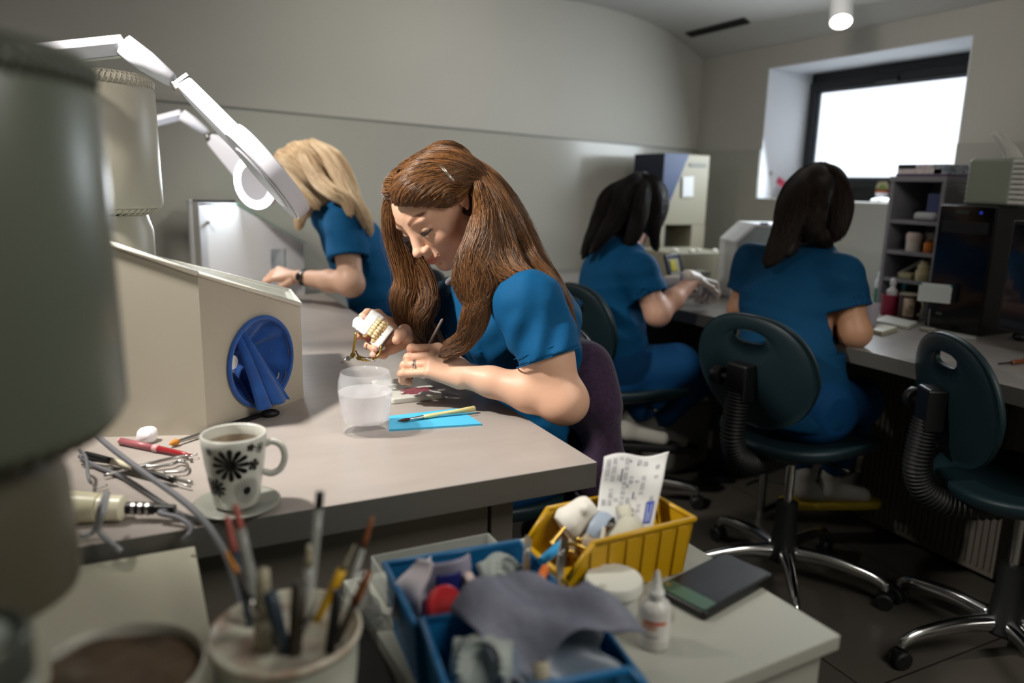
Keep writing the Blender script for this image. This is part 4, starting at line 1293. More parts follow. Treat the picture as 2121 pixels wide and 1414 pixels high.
# contents
M['plaster'] = mat('plaster', 'b9b6a6', .75, bump=(60, .5, .003), noise=(30, 'a39f8d', .8))
M['plaster_g'] = mat('grey_plaster', '9aa29c', .7, bump=(60, .5, .003), noise=(30, '828a86', .8))
M['plaster_w'] = mat('white_plaster_model', 'dedad0', .6, bump=(80, .3, .002))
def dental_cast(name, label, loc, rot, m_, s=1.0, seed=0, group=None):
    "horseshoe arch with teeth on a trimmed base"
    S_ = SDF((-.036*s, -.036*s, -.004*s), (.036*s, .036*s, .030*s), .0013*s)
    for k in range(13):
        a = math.radians(-100 + 200*k/12)
        x, y = .021*s*math.sin(a), .026*s*math.cos(a) - .004*s
        if k: S_.seg((px_, py_, .008*s), (x, y, .008*s), .0085*s, None, .004*s)
        px_, py_ = x, y
    for k in range(14):
        a = math.radians(-98 + 196*k/13)
        x, y = .021*s*math.sin(a), .026*s*math.cos(a) - .004*s
        S_.ell((x, y, .0175*s), V(.0034, .0034, .0058)*s*(1.25 if abs(a) > 1.0 else 1), None, .0012*s)
    S_.box((0, -.002*s, .003*s), (.030*s, .029*s, .004*s), None, .003*s, .004*s)
    o = mesh_obj(name, [S_.mesh()], m_)
    o.location = loc; o.rotation_euler = rot
    return tag(o, label, 'dental cast', group)
dental_cast('dental_cast', 'grey-white plaster jaw model standing in the far blue bin', (.358, .735, .740), (.9, .2, .5), M['plaster_g'], 1.0, group=None)
dental_cast('dental_cast', 'small pinkish-white tooth model between the red lid and jaw model', (.318, .738, .742), (1.2, .3, 1.4), mat('pinkish_plaster', 'cbb9b2', .6), .5)
dental_cast('dental_cast', 'grey plaster jaw model at the bottom of the near blue bin', (.275, .600, .735), (.8, 0, -.5), M['plaster_g'], 1.0)
m = MB().lathe([(0, .0), (.006, 0), (.009, .004), (.022, .006), (.025, 0), (.026, .002), (.026, .010), (.024, .012), (.018, .010), (.010, .009), (.006, .010), (0, .010)], 40)
o = m.build('red_lid', mat('red_plastic', 'b3262a', .4), smooth='auto'); o.location = (.272, .700, .742); o.rotation_euler = (1.1, 0, .5); tag(o, 'round red plastic lid leaning in the far blue bin', 'lid')
m = MB(); m.grid(lambda u, v: (-.02+.04*u + .004*math.sin(9*v), .0, -.035+.07*v) + V(0, .010*math.sin(5*u+3*v), .004*math.sin(7*u)), 16, 20, .001)
o = m.build('tissue_wad', mat('pinkish_white_film', 'cfc8cd', .5), smooth=True); o.location = (.252, .735, .752); o.rotation_euler = (.2, .5, .6); tag(o, 'crumpled pinkish-white wrapper at the left end of the far blue bin', 'wrapper')
m = MB(); m.grid(lambda u, v: (-.035+.07*u, .008*math.sin(4*u+2*v), -.02+.045*v), 14, 10, .001)
o = thing('plastic_sachet', 'clear sachet with dark blue print behind the red lid', 'sachet', (.290, .742, .752), .2)
m.build('film', mat('greyish_film', 'a49fae', .3, alpha=.75), o, smooth=True)
MB().grid(lambda u, v: (-.012+.03*u, -.003+.008*math.sin(2+4*(.3+.45*u)), -.018+.03*v), 8, 8, .0006).build('blue_print', mat('blue_ink', '1d2266', .5), o, smooth=True)
for (lx, ly, lz, rz, lab) in ((.395, .735, .765, .5, 'steel blade plate with two holes standing in the far blue bin'), (.432, .716, .765, .35, 'steel plate with a hole leaning between the blue and yellow bins'), (.640, .835, .772, .25, 'steel plate with a round hole standing at the far end of the yellow bin')):
    t = thing('steel_plate', lab, 'steel plate', (lx, ly, lz), 0, 'small steel plates standing in the bins')
    t.rotation_euler = (math.radians(-20), math.radians(38), rz)
    m = MB(); nn = 20
    hole = [(.0022*math.cos(2*math.pi*k/nn), .008 + .0022*math.sin(2*math.pi*k/nn)) for k in range(nn)]
    out = []
    for k in range(nn):
        a = 2*math.pi*k/nn; c_, s_ = math.cos(a), math.sin(a)
        f = min(.0085/max(1e-6, abs(c_)), (.015 if s_ > 0 else .042)/max(1e-6, abs(s_)))
        out.append((c_*f, .008 + s_*f))
    vs = [(x, 0, z) for x, z in out] + [(x, 0, z) for x, z in hole] + [(x, .0012, z) for x, z in out] + [(x, .0012, z) for x, z in hole]
    fs = []
    for k in range(nn):
        j = (k+1) % nn
        fs += [(k, j, nn+j, nn+k), (2*nn+j, 2*nn+k, 3*nn+k, 3*nn+j), (k, 2*nn+k, 2*nn+j, j), (nn+k, nn+j, 3*nn+j, 3*nn+k)]
    m.add(vs, fs); m.build('plate', M['steel'], t)
    MB().ball((-.0035, -.0006, .0015), .0022, 6).build('rivet', M['chrome'], t)
M['orange'] = mat('orange_plastic', 'c9651a', .45)
m = MB().tube([V(.017*math.cos(a), 0, .017*math.sin(a)) for a in np.linspace(-.3, 3.4, 16)], .0055, 12)
o = m.build('orange_ring', M['orange'], smooth=True); o.location = (.402, .715, .738); o.rotation_euler = (.3, .2, .9); tag(o, 'orange plastic ring behind the steel plate in the far blue bin', 'ring')
m = MB().cyl((0, 0, 0), (.04, .02, .006), .006, n=12); o = m.build('blue_tube', mat('light_blue_tube', '2a8fc4', .4), smooth='auto'); o.location = (.418, .742, .748); tag(o, 'short light blue tube at the mouth of the far blue bin', 'tube')
# grey bag over the near blue bin
def bagp(u, v):
    x = -.075 + .165*u
    base = .770 + .020*math.sin(3*u) - .012*v
    y = .700 - .085*v
    z = base + .010*math.sin(6*u + 4*v) + .006*math.sin(13*u - 5*v) - .045*max(0, v - .55)**1.0*(1 + .5*math.sin(5*u))
    return V(.335 + x*.95 + .02*v, y - .045 + .010*math.sin(5*u), z)
m = MB(); m.grid(bagp, 40, 30, .0012)
o = m.build('plastic_bag', mat('grey_lilac_film', '6c6f7e', .6, alpha=.9, bump=(25, .5, .01)), smooth=True); tag(o, 'grey crumpled plastic bag lying across both blue bins', 'bag')
m = MB(); m.grid(lambda u, v: V(.30 + .11*u + .008*math.sin(9*v), -.045 + .60 + .055*v, .705 + .050*v*(1-.3*u) + .008*math.sin(7*u + 3*v)), 22, 14, .001)
o = m.build('plastic_bag', mat('blue_grey_film', '667482', .35, alpha=.85), smooth=True); tag(o, 'blue-grey film bag filling the near blue bin beneath the larger bag', 'bag')
m = MB().tube([(0, 0, 0), (.002, .004, .05)], [.005, .008], 12, .5); o = m.build('bone_spatula', M['bone'], smooth=True); o.location = (.320, .56, .70); tag(o, 'bone-coloured spatula handle in the near blue bin', 'spatula')
# yellow bin contents
def cyl_model(loc, rot, label, m_, seed):
    S_ = SDF((-.032, -.032, -.026), (.032, .032, .026), .0015)
    S_.seg((0, 0, -.012), (0, 0, .012), .024, .022, .004)
    S_.ell((.005, 0, .012), (.018, .016, .010), None, .006)
    rs_ = np.random.RandomState(seed)
    for _ in range(10): S_.ell(rs_.uniform(-1, 1, 3)*V(.019, .019, .015), .007, None, .004)
    o = mesh_obj('plaster_model', [S_.mesh()], m_); o.location = loc; o.rotation_euler = rot
    return tag(o, label, 'plaster model', 'plaster models heaped in the yellow bin')
cyl_model((.520, .825, .752), (.3, 1.0, .3), 'white rounded plaster model topmost at the left of the yellow bin', M['plaster_w'], 1)
cyl_model((.528, .800, .722), (1.3, .3, .1), 'brownish plaster model under the white one in the yellow bin', mat('brownish_plaster', '8d7c68', .7, noise=(40, 'b5a890', 1)), 2)
cyl_model((.565, .775, .735), (.5, .9, .8), 'cream rounded plaster model beside the leaflet in the yellow bin', M['plaster'], 3)
o = MB().tube([V(.027*math.cos(a), .0, .027*math.sin(a)) for a in np.linspace(.2, 3.0, 18)], .010, 4, .25).build('band_ring', mat('pale_blue_band', '98a5b5', .4), smooth='auto'); o.location = (.540, .800, .737); o.rotation_euler = (.2, .1, .6); tag(o, 'pale blue band arched around the middle plaster model', 'band')
dental_cast('dental_cast', 'lumpy off-white tooth model against the leaflet in the yellow bin', (.590, .805, .745), (.6, .5, .3), M['plaster'], .7)
M['brass'] = mat('brass', 'b99b52', .28, metal=1)
def wire(name, label, cat, pts, r, m_, group=None):
    o = MB().tube(smooth_path(pts, 6), r, 8).build(name, m_, smooth=True)
    return tag(o, label, cat, group)
ar = thing('articulator', 'brass wire articulator lying at the mouth of the yellow bin', 'articulator', (.480, .790, .722))
for nm, pts, r in (('upper_arm', [(.035, .03, .04), (.004, .02, .022), (-.015, .012, .012)], .003), ('lower_arm', [(-.015, .012, .012), (.012, -.004, .014), (.028, -.012, .006)], .003), ('hinge_post', [(.018, -.006, .018), (.022, -.008, -.010), (.020, -.012, -.028)], .0034), ('set_screw', [(.006, -.008, .004), (.010, -.010, -.02)], .0028)):
    MB().tube(smooth_path([V(*p) for p in pts], 6), r, 8).build(nm, M['brass'], ar, smooth=True)
for p in ((.018, -.006, .020), (.006, -.008, .006)): MB().ball(p, .0048, 7).build('knob', M['brass'], ar, smooth=True)
wire('plastic_strip', 'white curved plastic strip leaning out of the yellow bin', 'strip', [(.505, .765, .715), (.515, .760, .740), (.530, .775, .757)], .0028, mat('ivory_strip', 'b6b1a2', .4))
# folded leaflet with printed lines and a blue box
lf = thing('folded_leaflet', 'printed white leaflet with a blue box standing folded in the yellow bin', 'leaflet', (0, 0, 0))
q = [P(1232, 1090, 1.05), P(1352, 1094, 1.05), P(1388, 940, 1.08), P(1250, 944, 1.08)]
def lp(u, v):
    p = q[0]*(1-u)*(1-v) + q[1]*u*(1-v) + q[2]*u*v + q[3]*(1-u)*v
    return p + (CM @ V(0, 0, -1))*(.006*math.sin(3.1*u + 2*v) + .004*math.sin(9*v + 3*u)*v) + V(0, 0, .004*math.sin(7*u)*v)
MB().grid(lp, 30, 30, .0006).build('sheet', mat('leaflet_paper', 'd8d8d6', .6), lf, smooth=True)
m = MB(); rs = random.Random(5)
nrm = -(CM @ V(0, 0, 1))*.0012
def strip(u0, u1, v0, v1, mb):
    a = [lp(u0, v0), lp(u1, v0), lp(u1, v1), lp(u0, v1)]
    mid = [(np.array(p) + nrm) for p in a]
    mb.add(mid, [(0, 1, 2, 3)])
for col in range(9):
    u0 = .06 + col*.098
    if col == 7: continue
    v = .30 if col < 5 else .22
    while v < .92:
        L = rs.uniform(.03, .12)
        if rs.random() < .75:
            for k in range(2): strip(u0 + k*.035, u0 + k*.035 + .012, v, min(.95, v+L), m)
        v += L + .02
m.build('printed_text', mat('grey_print', '8a8c98', .6), lf)
m = MB()
for u0, v0, v1 in ((.42, .55, .93), (.54, .4, .9), (.30, .62, .80)): strip(u0, u0+.022, v0, v1, m)
m.build('printed_text', mat('dark_grey_print', '5b5f74', .6), lf)
m = MB(); strip(.80, .93, .07, .36, m); m.build('blue_box', mat('blue_print_box', '2f49a0', .5), lf)
nrm = nrm*1.6
m = MB()
for k in range(3): strip(.825 + .03*k, .837 + .03*k, .10, .32 - .05*(k == 1), m)
m.build('box_text', mat('pale_print', 'aab4dd', .5), lf)

# jar, bottle, phone, bag, tray
p = T(1268, 1262, MT)
j = thing('plastic_jar', 'white round plastic jar with flat lid beside the dropper bottle', 'jar', (p[0]-.0, p[1], MT))
MB().lathe([(0, 0), (.030, 0), (.031, .003), (.031, .030), (0, .030)], 40).build('body', mat('white_jar', 'b9bab2', .4), j, smooth='auto')
MB().lathe([(0, .028), (.0335, .028), (.036, .031), (.036, .042), (.034, .045), (0, .045)], 40).build('lid', mat('white_lid', 'c3c4bb', .4), j, smooth='auto')
p = T(1352, 1332, MT)
bt = thing('dropper_bottle', 'translucent white dropper bottle with an orange-red label', 'bottle', (p[0], p[1], MT))
MB().lathe([(0, 0), (.0165, 0), (.0185, .002), (.0185, .046), (.016, .053), (.0085, .058), (.008, .062)], 36).build('body', mat('milky_plastic', 'c8c6c0', .35, trans=.15), bt, smooth='auto')
MB().lathe([(.0095, .060), (.0095, .067), (.007, .070), (.0045, .082), (.0018, .092), (0, .092)], 28).build('nozzle', mat('milky_nozzle', 'c9c9c4', .35), bt, smooth='auto')
fa = math.atan2(-p[1], -p[0])
MB().lathe([(.0187, .012), (.0187, .040)], 20, a0=fa-1.1, a1=fa+1.1).build('label', mat('white_label', 'd0ccc6', .5), bt)
MB().lathe([(.0189, .034), (.0189, .038)], 20, a0=fa-.7, a1=fa+.8).build('label_print', mat('orange_red_print', 'c2532e', .5), bt)
MB().lathe([(.0189, .029), (.0189, .032)], 20, a0=fa-.8, a1=fa+.2).build('label_print', mat('orange_print', 'cc7a5a', .5), bt)
MB().lathe([(.0189, .018), (.0189, .020)], 20, a0=fa-.5, a1=fa+.3).build('label_print', mat('grey_small_print', '8c8c8c', .5), bt)
p = T(1480, 1218, MT)
ph = thing('smartphone', 'dark smartphone in a black wallet case with a green strip on the drawer unit', 'phone', (p[0], p[1], MT), math.radians(14))
MB().prism(rbox((-.078, -.040), (.078, .040), .006), 0, .012).build('case', M['black'], ph, bevel=.003)
MB().prism(rbox((-.046, -.036), (.072, .036), .004), .0121, .0128).build('screen', mat('dark_screen', '121318', .35), ph)
MB().prism(rbox((-.074, -.036), (-.047, .036), .003), .0121, .0130).build('green_strip', mat('green_reflecting_film', '3a5445', .3), ph)
MB().lathe([(0, .0121), (.004, .0121), (.004, .0135), (0, .0135)], 16, None, (-.060, .030, 0)).build('camera_lens', M['chrome'], ph)
p = T(792, 1300, MT)
m = MB(); m.grid(lambda u, v: V((.010 + .006*math.sin(6*v))*math.cos(2*math.pi*u), (.026 - .008*v)*math.sin(2*math.pi*u), .055*v) + V(.003*math.sin(14*u + 5*v), .003*math.sin(11*u), 0), 40, 16)
o = m.build('plastic_bag', mat('whitish_film', 'c9c7c4', .3, alpha=.6), smooth=True); o.location = (p[0] - .014, p[1] + .025, MT); tag(o, 'small whitish plastic bag squeezed against the left side of the blue bins', 'bag')
p = T(930, 1140, MT + .02)
ty = thing('clear_tray', 'low clear plastic tray behind the far blue bin', 'tray', (.335, .865, MT), math.radians(0))
m = MB().box((-.085, -.035, 0), (.085, .035, .002)); 
for a in ((-.085, -.035, .085, -.033), (-.085, .033, .085, .035), (-.085, -.035, -.083, .035), (.083, -.035, .085, .035)): m.box((a[0], a[1], 0), (a[2], a[3], .035))
m.build('shell', mat('clear_plastic', 'b9beb8', .15, alpha=.35), ty)
rs = random.Random(8)
m = MB()
for k in range(14): m.ball((rs.uniform(-.075, .075), rs.uniform(-.025, .025), .008), (.008, .006, .006), 6)
m.build('tray_pieces', mat('grey_scraps', '8b8d86', .6), ty, smooth=True)['kind'] = 'stuff'
# ---------------------------------------------------------------- things on the window desk
m_beige = mat('beige_enamel', '8d8875', .45)
m_navy = mat('navy_enamel', '0d1630', .4)
m_blue = mat('blue_enamel', '17325a', .45)
mc_ = thing('milling_machine', 'tall beige and blue laboratory machine in the corner by the back wall', 'machine', (2.375, 3.12, TZ))
w, dp, hh = .285, .25, .61
def side_poly(): return None
MB().box((0, 0, .26), (w, dp, hh)).build('upper_body', m_beige, mc_, bevel=.004)
MB().box((0, 0, 0), (.03, dp, .26)).build('side_wall', m_beige, mc_); MB().box((w-.085, 0, 0), (w, dp, .26)).build('side_wall', m_beige, mc_)
MB().box((.03, dp-.03, 0), (w-.085, dp, .26)).build('rear_wall', m_beige, mc_); MB().box((.03, 0, 0), (w-.085, dp, .04)).build('base', m_beige, mc_, bevel=.003)
MB().box((.08, .06, .04), (.095, .075, .26)).build('guide_rod', M['black'], mc_)
m = MB(); m.add([(-.002, -.003, .30), (-.002, -.003, hh+.001), (.150, -.003, hh+.001), (-.002, -.001, .26), (-.002, -.001, hh), (.150, -.001, hh)], [(0, 1, 2)[::-1], (0, 2, 5, 3)]); m.build('blue_panel', m_blue, mc_)
MB().box((-.004, -.002, .26), (-.001, dp, hh+.001)).build('navy_side', m_navy, mc_)
MB().box((.155, -.004, hh-.060), (.262, -.001, hh-.040)).build('name_strip', mat('grey_strip', '6f7066', .5), mc_, bevel=.001)
t = thing('paper_note', 'small white note stuck on the beige and blue machine', 'note', (2.495, 3.112, TZ+.40))
MB().box((0, -.001, 0), (.068, 0, .100), euler(0, -.06, 0)).build('sheet', mat('note_paper', 'c8cacb', .6), t)
# beige low cabinet in front of it with rests of plaster on top
t = thing('low_instrument_box', 'beige low instrument box behind the gloved hands', 'instrument box', (2.10, 2.66, TZ))
MB().box((0, 0, 0), (.33, .30, .165)).build('body', m_beige, t, bevel=.004)
p0 = (2.055, 2.64)
t2 = thing('framed_panel', 'dark blue framed panel with a yellow sticker leaning by the low box', 'frame', (1.965, 2.60, TZ), 0)
m = MB(); rect_ring(m, 0, .012, (-.0, .12, 0, .14), (.018, .102, .018, .122)); 
R_ = euler(0, .35, math.radians(-100))
b_ = m.build('rim', m_navy, t2, bevel=.002); b2_ = MB().box((.003, .016, .016), (.008, .104, .124)).build('panel', mat('grey_panel', '9b9a8c', .5), t2); b3_ = MB().box((-.001, .05, .07), (.002, .095, .115)).build('sticker', mat('yellow_sticker', 'b7ab1c', .5), t2)
t2.rotation_euler = (0, .30, math.radians(112)); t2.location = (2.06, 2.50, TZ + .045)
for k, (x, y, s_) in enumerate(((2.16, 2.72, 1.3), (2.24, 2.70, 1.0), (2.30, 2.73, .8), (2.37, 2.70, .9))):
    S_ = SDF((-.03, -.02, -.004), (.03, .02, .024), .002); rs = np.random.RandomState(k)
    for _ in range(5): S_.ell(rs.uniform(-1, 1, 3)*V(.012*s_, .007, .002) + V(0, 0, .006), V(.011, .008, .007)*s_, None, .004)
    o = mesh_obj('plaster_block', [S_.mesh()], M['plaster_w']); o.location = (x, y, TZ + .165)
    tag(o, ['white rounded plaster block leftmost on the low instrument box', 'flat white plaster block second on the low instrument box', 'small white plaster block third on the low instrument box', 'white plaster block at the window end of the low instrument box'][k], 'plaster block', 'plaster blocks on the low instrument box')
t = thing('plastic_box', 'small whitish plastic box between the low instrument box and the clear hood', 'plastic box', (2.12, 2.50, TZ), .1)
MB().box((0, 0, 0), (.07, .06, .095)).build('body', mat('off_white_plastic', 'b3b3a6', .5), t, bevel=.004); MB().box((-.002, -.002, .095), (.072, .062, .102)).build('lid', mat('off_white_lid', 'bcbcb2', .4), t, bevel=.002)
# white hood with slanted clear window
t = thing('work_hood', 'white work hood with cut corner and clear front left of the woman below the window', 'hood', (2.205, 2.40, TZ), math.radians(-28))
wd, hd_, dd = .30, .31, .24
prof_h = [(0, 0), (wd, 0), (wd, hd_), (.075, hd_), (0, hd_-.075)]
m = MB(); m.prism([(x, z) for x, z in prof_h], 0, .008, np.array([[1, 0, 0], [0, 0, 1], [0, 1, 0]]), (0, dd, 0)); m.build('rear_wall', M['cream'], t)
m = MB(); m.box((0, 0, 0), (.008, dd, hd_-.075)); m.build('side_wall', M['white'], t)
m = MB(); m.box((wd-.008, 0, 0), (wd, dd, hd_)); m.build('side_wall', M['white'], t)
m = MB(); m.add([(0, 0, hd_-.075), (.075, 0, hd_), (.075, dd, hd_), (0, dd, hd_-.075), (.008, 0, hd_-.08), (.078, 0, hd_-.008), (.078, dd, hd_-.008), (.008, dd, hd_-.08)], [(3, 2, 1, 0), (4, 5, 6, 7), (0, 1, 5, 4), (2, 3, 7, 6)]); m.box((.075, 0, hd_-.008), (wd, dd, hd_)); m.build('roof', M['white'], t)
m = MB(); m.box((.0, -.008, 0), (wd, 0, .16)); m.build('front_wall', M['white'], t, bevel=.002)
m = MB()
for a, b in (((.006, .16), (.006, hd_-.078)), ((.006, hd_-.078), (.078, hd_-.006)), ((.078, hd_-.006), (wd, hd_-.006)), ((.006, .165), (wd, .165))):
    m.tube([V(a[0], -.003, a[1]), V(b[0], -.003, b[1])], .007, 6)
m.build('window_frame', M['white'], t)
m = MB(); m.prism([(.008, .165), (wd-.008, .165), (wd-.008, hd_-.008), (.078, hd_-.008), (.008, hd_-.08)], 0, .003, np.array([[1, 0, 0], [0, 0, 1], [0, 1, 0]]), (0, -.004, 0)); m.build('clear_window', M['acryl'], t)
for x in (.10, .22): MB().box((x, -.010, hd_-.004), (x+.03, .006, hd_+.006)).build('hinge', mat('blue_grey_hinge', '5d6b88', .4), t)
# instruments near the gloved hands
S_ = SDF((-.04, -.03, -.004), (.04, .03, .03), .002); rs = np.random.RandomState(9)
for _ in range(7): S_.ell(rs.uniform(-1, 1, 3)*V(.022, .014, .004) + V(0, 0, .010), V(.013, .012, .010), None, .005)
o = mesh_obj('paper_tissue', [S_.mesh()], mat('white_tissue', 'dcd9d6', .8)); p = T(1432, 612, TZ); o.location = (p[0], p[1], TZ); tag(o, 'crumpled white tissue on the desk under the gloved hands', 'tissue')
rod('metal_tweezers', 'dark steel tweezers lying under the gloved hands', 'tweezers', [T(1440, 622, .758), T(1462, 615, .758), T(1490, 604, .757)], [.0035], [('blade', M['dark'], 0, 1)], 'dark instruments near the gloved hands')
rod('metal_spatula', 'long dark spatula lying between the gloved hands and the seated woman', 'spatula', [T(1452, 627, .758), T(1480, 618, .758), T(1512, 611, .757)], [.003], [('blade', M['dark'], 0, 1)], 'dark instruments near the gloved hands')

# grey shelf organiser
t = thing('desk_organiser', 'grey open shelf organiser standing against the wall below the window', 'organiser', (2.60, 1.785, TZ))
m_og = mat('grey_organiser', '77767a', .45)
L_, D_, H_ = .225, .23, .505
MB().box((0, 0, 0), (D_, .016, H_)).build('side_wall', m_og, t, bevel=.001); MB().box((0, L_-.016, 0), (D_, L_, H_)).build('side_wall', m_og, t, bevel=.001)
MB().box((D_-.01, 0, 0), (D_, L_, H_)).build('back_wall', m_og, t)
MB().box((-.004, -.003, H_-.014), (D_, L_+.003, H_+.004)).build('top', m_og, t, bevel=.001)
for z in (.0, .115, .22, .335): MB().box((.002, .016, z), (D_-.01, L_-.016, z+.014)).build('shelf', m_og, t, bevel=.001)
ox, oy = 2.60, 1.785
def small(name, label, cat, loc, fn, group=None, rz=0):
    t = thing(name, label, cat, loc, rz, group); fn(t); return t
def cylpart(r, h, m_, nm='body', z0=0, top=None):
    def f(t): MB().lathe([(0, z0), (r*.95, z0), (r, z0+.002), (r, z0+h-.002), (r*.95 if top is None else top, z0+h), (0, z0+h)], 24).build(nm, m_, t, smooth='auto')
    return f
S3 = TZ + .349
small('folder_box', 'blue-violet box standing in the top compartment of the grey organiser', 'box', (ox+.03, oy+.030, S3), lambda t: MB().box((0, 0, 0), (.12, .055, .10)).build('body', mat('blue_violet', '3a4268', .5), t, bevel=.001))
small('paper_roll', 'white roll lying in front of the blue-violet box', 'roll', (ox+.012, oy+.035, S3), lambda t: MB().box((0, 0, 0), (.05, .09, .032)).build('body', mat('whitish_roll', 'a9abae', .6), t, bevel=.012))
S2 = TZ + .234
def pj(t):
    MB().lathe([(0, 0), (.026, 0), (.027, .03), (.027, .04), (0, .04)], 24).build('body', mat('white_tub', 'c3bcb4', .5), t, smooth='auto')
    MB().lathe([(.028, .038), (.029, .060), (.024, .070), (0, .071)], 24).build('lid', mat('pinkish_lid', 'c4b2aa', .5), t, smooth='auto')
small('plastic_tub', 'white tub with pinkish lid in the middle compartment of the organiser', 'tub', (ox+.04, oy+.125, S2), pj)
small('plastic_tub', 'off-white tub standing behind the pinkish-lidded one', 'tub', (ox+.10, oy+.095, S2), cylpart(.027, .07, mat('offwhite_tub', 'a9a492', .5)))
small('orange_bottle', 'small orange and brown bottle in the middle compartment of the organiser', 'bottle', (ox+.03, oy+.055, S2), lambda t: (cylpart(.017, .038, mat('orange_glass', 'b5651d', .4))(t), cylpart(.010, .012, mat('brown_cap', '5a2d12', .4), 'cap', .038)(t)))
S1 = TZ + .129
small('dental_model_jar', 'cream stacked jar in the lower compartment of the organiser', 'jar', (ox+.035, oy+.065, S1), lambda t: (cylpart(.027, .04, mat('cream_jar', 'b3a780', .5))(t), cylpart(.022, .020, mat('cream_jar2', 'bbb08a', .5), 'lid', .04)(t), cylpart(.015, .012, mat('cream_jar3', 'b3a780', .5), 'knob', .06)(t)))
small('plaster_lump', 'low grey-beige block beside the cream stacked jar', 'plaster block', (ox+.03, oy+.125, S1), lambda t: MB().box((-.02, -.028, 0), (.02, .028, .024)).build('body', mat('beige_block', '95906f', .6), t, bevel=.006))
small('metal_tube', 'grey tube leaning in the lower compartment of the organiser', 'tube', (ox+.05, oy+.18, S1), lambda t: MB().tube([V(0, 0, .01), V(.02, -.09, .075)], .008, 12).build('body', mat('grey_tube', '6f706a', .5), t, smooth='auto'))
# discs and cases on top of the organiser
ST = TZ + .509
for k, (ya, yb_, za, zb, c_, lab) in enumerate(((.0, .205, 0, .010, '5c4a66', 'violet flat case lowest on top of the grey organiser'), (.02, .200, .010, .028, 'b9aeb0', 'pale striped case in the middle of the pile on the organiser'), (.13, .200, .028, .044, '14161c', 'black case topmost at the window side of the pile'), (.055, .125, .028, .044, 'a79da4', 'pinkish-grey case on top of the pile next to the black one'), (.0, .052, .010, .044, '52687a', 'blue-grey block standing at the near end of the pile'))):
    small('storage_case', lab, 'case', (ox+.01, oy+.01, ST), lambda t: MB().box((0, ya, za), (.15, yb_, zb)).build('body', mat('case_%d' % k, c_, .5, noise=(60, 'e0d9d9' if k in (1, 3, 4) else c_, .6)), t, bevel=.001), 'flat cases piled on the grey organiser')
# pc tower
t = thing('computer_tower', 'black computer tower standing on the window desk', 'computer', (2.431, 1.483, TZ))
m_pc = mat('black_steel', '0b0b0d', .35); m_pc2 = mat('glossy_black', '08080a', .15)
MB().box((0, 0, 0), (.44, .195, .416)).build('case', m_pc, t, bevel=.004)
MB().box((-.006, .004, .004), (0, .191, .412)).build('front_panel', m_pc2, t, bevel=.003)
MB().box((-.009, .02, .325), (-.005, .175, .362)).build('drive_bay', mat('bay_black', '131315', .5), t, bevel=.001)
MB().lathe([(0, 0), (.005, 0), (.005, .002), (0, .002)], 16, rot_to((-1, 0, 0)), (-.006, .145-.095, .393)).build('power_button', mat('blue_led', '1a2c78', .4, emit='3458ff', es=.12), t)
MB().box((-.008, .09, .388), (-.005, .135, .397)).build('usb_ports', mat('port_green', '2b3a34', .4), t)
m = MB()
for k in range(3): m.box((-.0075, .135+.007*k, .05), (-.0058, .139+.007*k, .056))
m.build('maker_badge', mat('grey_badge', '66686c', .4), t)
# pack of folded tissues on the tower
t = thing('tissue_pack', 'clear-wrapped stack of folded white tissues on top of the computer tower', 'tissue pack', (2.455, 1.36, TZ + .4165), math.radians(4))
m_ts = mat('tissue_white', 'c9c8c2', .8, bump=(200, .3, .001))
for k in range(9):
    rs = random.Random(k)
    MB().box((.0, .03, .004 + k*.0155), (.12, .205, .0175 + k*.0155)).build('folded_tissue', m_ts, t, bevel=.005)
MB().box((-.003, .065, 0), (.115, .205, .146)).build('wrapper', mat('greenish_film', '8c9384', .35, alpha=.88), t, bevel=.012)
t.location = (2.45, 1.40, TZ+.417)
m = MB(); m.grid(lambda u, v: V(.03 + .05*u*(1-.7*v), .10 + .05*(v**1.5) + .02*math.sin(5*u) - .06*v*0, .140 + .085*v + .006*math.sin(9*u + 3*v)), 14, 18, .001); m.build('pulled_tissue', m_ts, t, smooth=True)
# monitor
t = thing('computer_monitor', 'black flat monitor cut by the picture edge beside the computer tower', 'monitor', (2.27, 1.255, TZ), math.radians(-14))
MB().box((0, -.42, .06), (.03, .10, .38)).build('display_housing', m_pc, t, bevel=.004)
MB().box((-.003, -.41, .072), (.0, .09, .368)).build('screen', mat('dark_blue_screen', '101a24', .12, coat=.6), t)
MB().box((.01, -.18, 0), (.035, -.14, .10)).build('stand', m_pc, t); MB().box((-.06, -.26, 0), (.09, -.06, .012)).build('foot_plate', m_pc, t, bevel=.003)
# bottles, pots, card
p = T(1820, 632, TZ)
t = thing('plastic_bottle', 'green bottle with white cap standing left of the red pot', 'bottle', tuple(T(1819, 634, TZ)))
MB().lathe([(0, 0), (.021, 0), (.022, .004), (.022, .075), (0, .075)], 28).build('body', mat('green_liquid', '146b4e', .35), t, smooth='auto')
MB().lathe([(.022, .075), (.022, .10), (.017, .112), (.015, .116), (.015, .135), (.013, .137), (0, .137)], 28).build('cap', mat('white_cap', 'b9c2bf', .4), t, smooth='auto')
t = thing('pen_pot', 'dark red pot with handle standing on the window desk', 'pot', tuple(T(1842, 652, TZ)))
MB().lathe([(0, 0), (.030, 0), (.033, .004), (.036, .075), (.037, .078), (.034, .078), (.031, .006), (0, .006)], 32).build('body', mat('dark_red_plastic', '7d1530', .4), t, smooth='auto')
t = thing('pump_bottle', 'white pump bottle standing inside the dark red pot', 'bottle', tuple(T(1842, 652, TZ) + V(0, 0, .007)))
MB().lathe([(0, 0), (.018, 0), (.018, .07), (.019, .085), (.010, .094), (.008, .105), (.012, .108), (.010, .125), (.005, .130), (0, .131)], 24).build('body', mat('white_pump', 'bdbdbd', .4), t, smooth='auto')
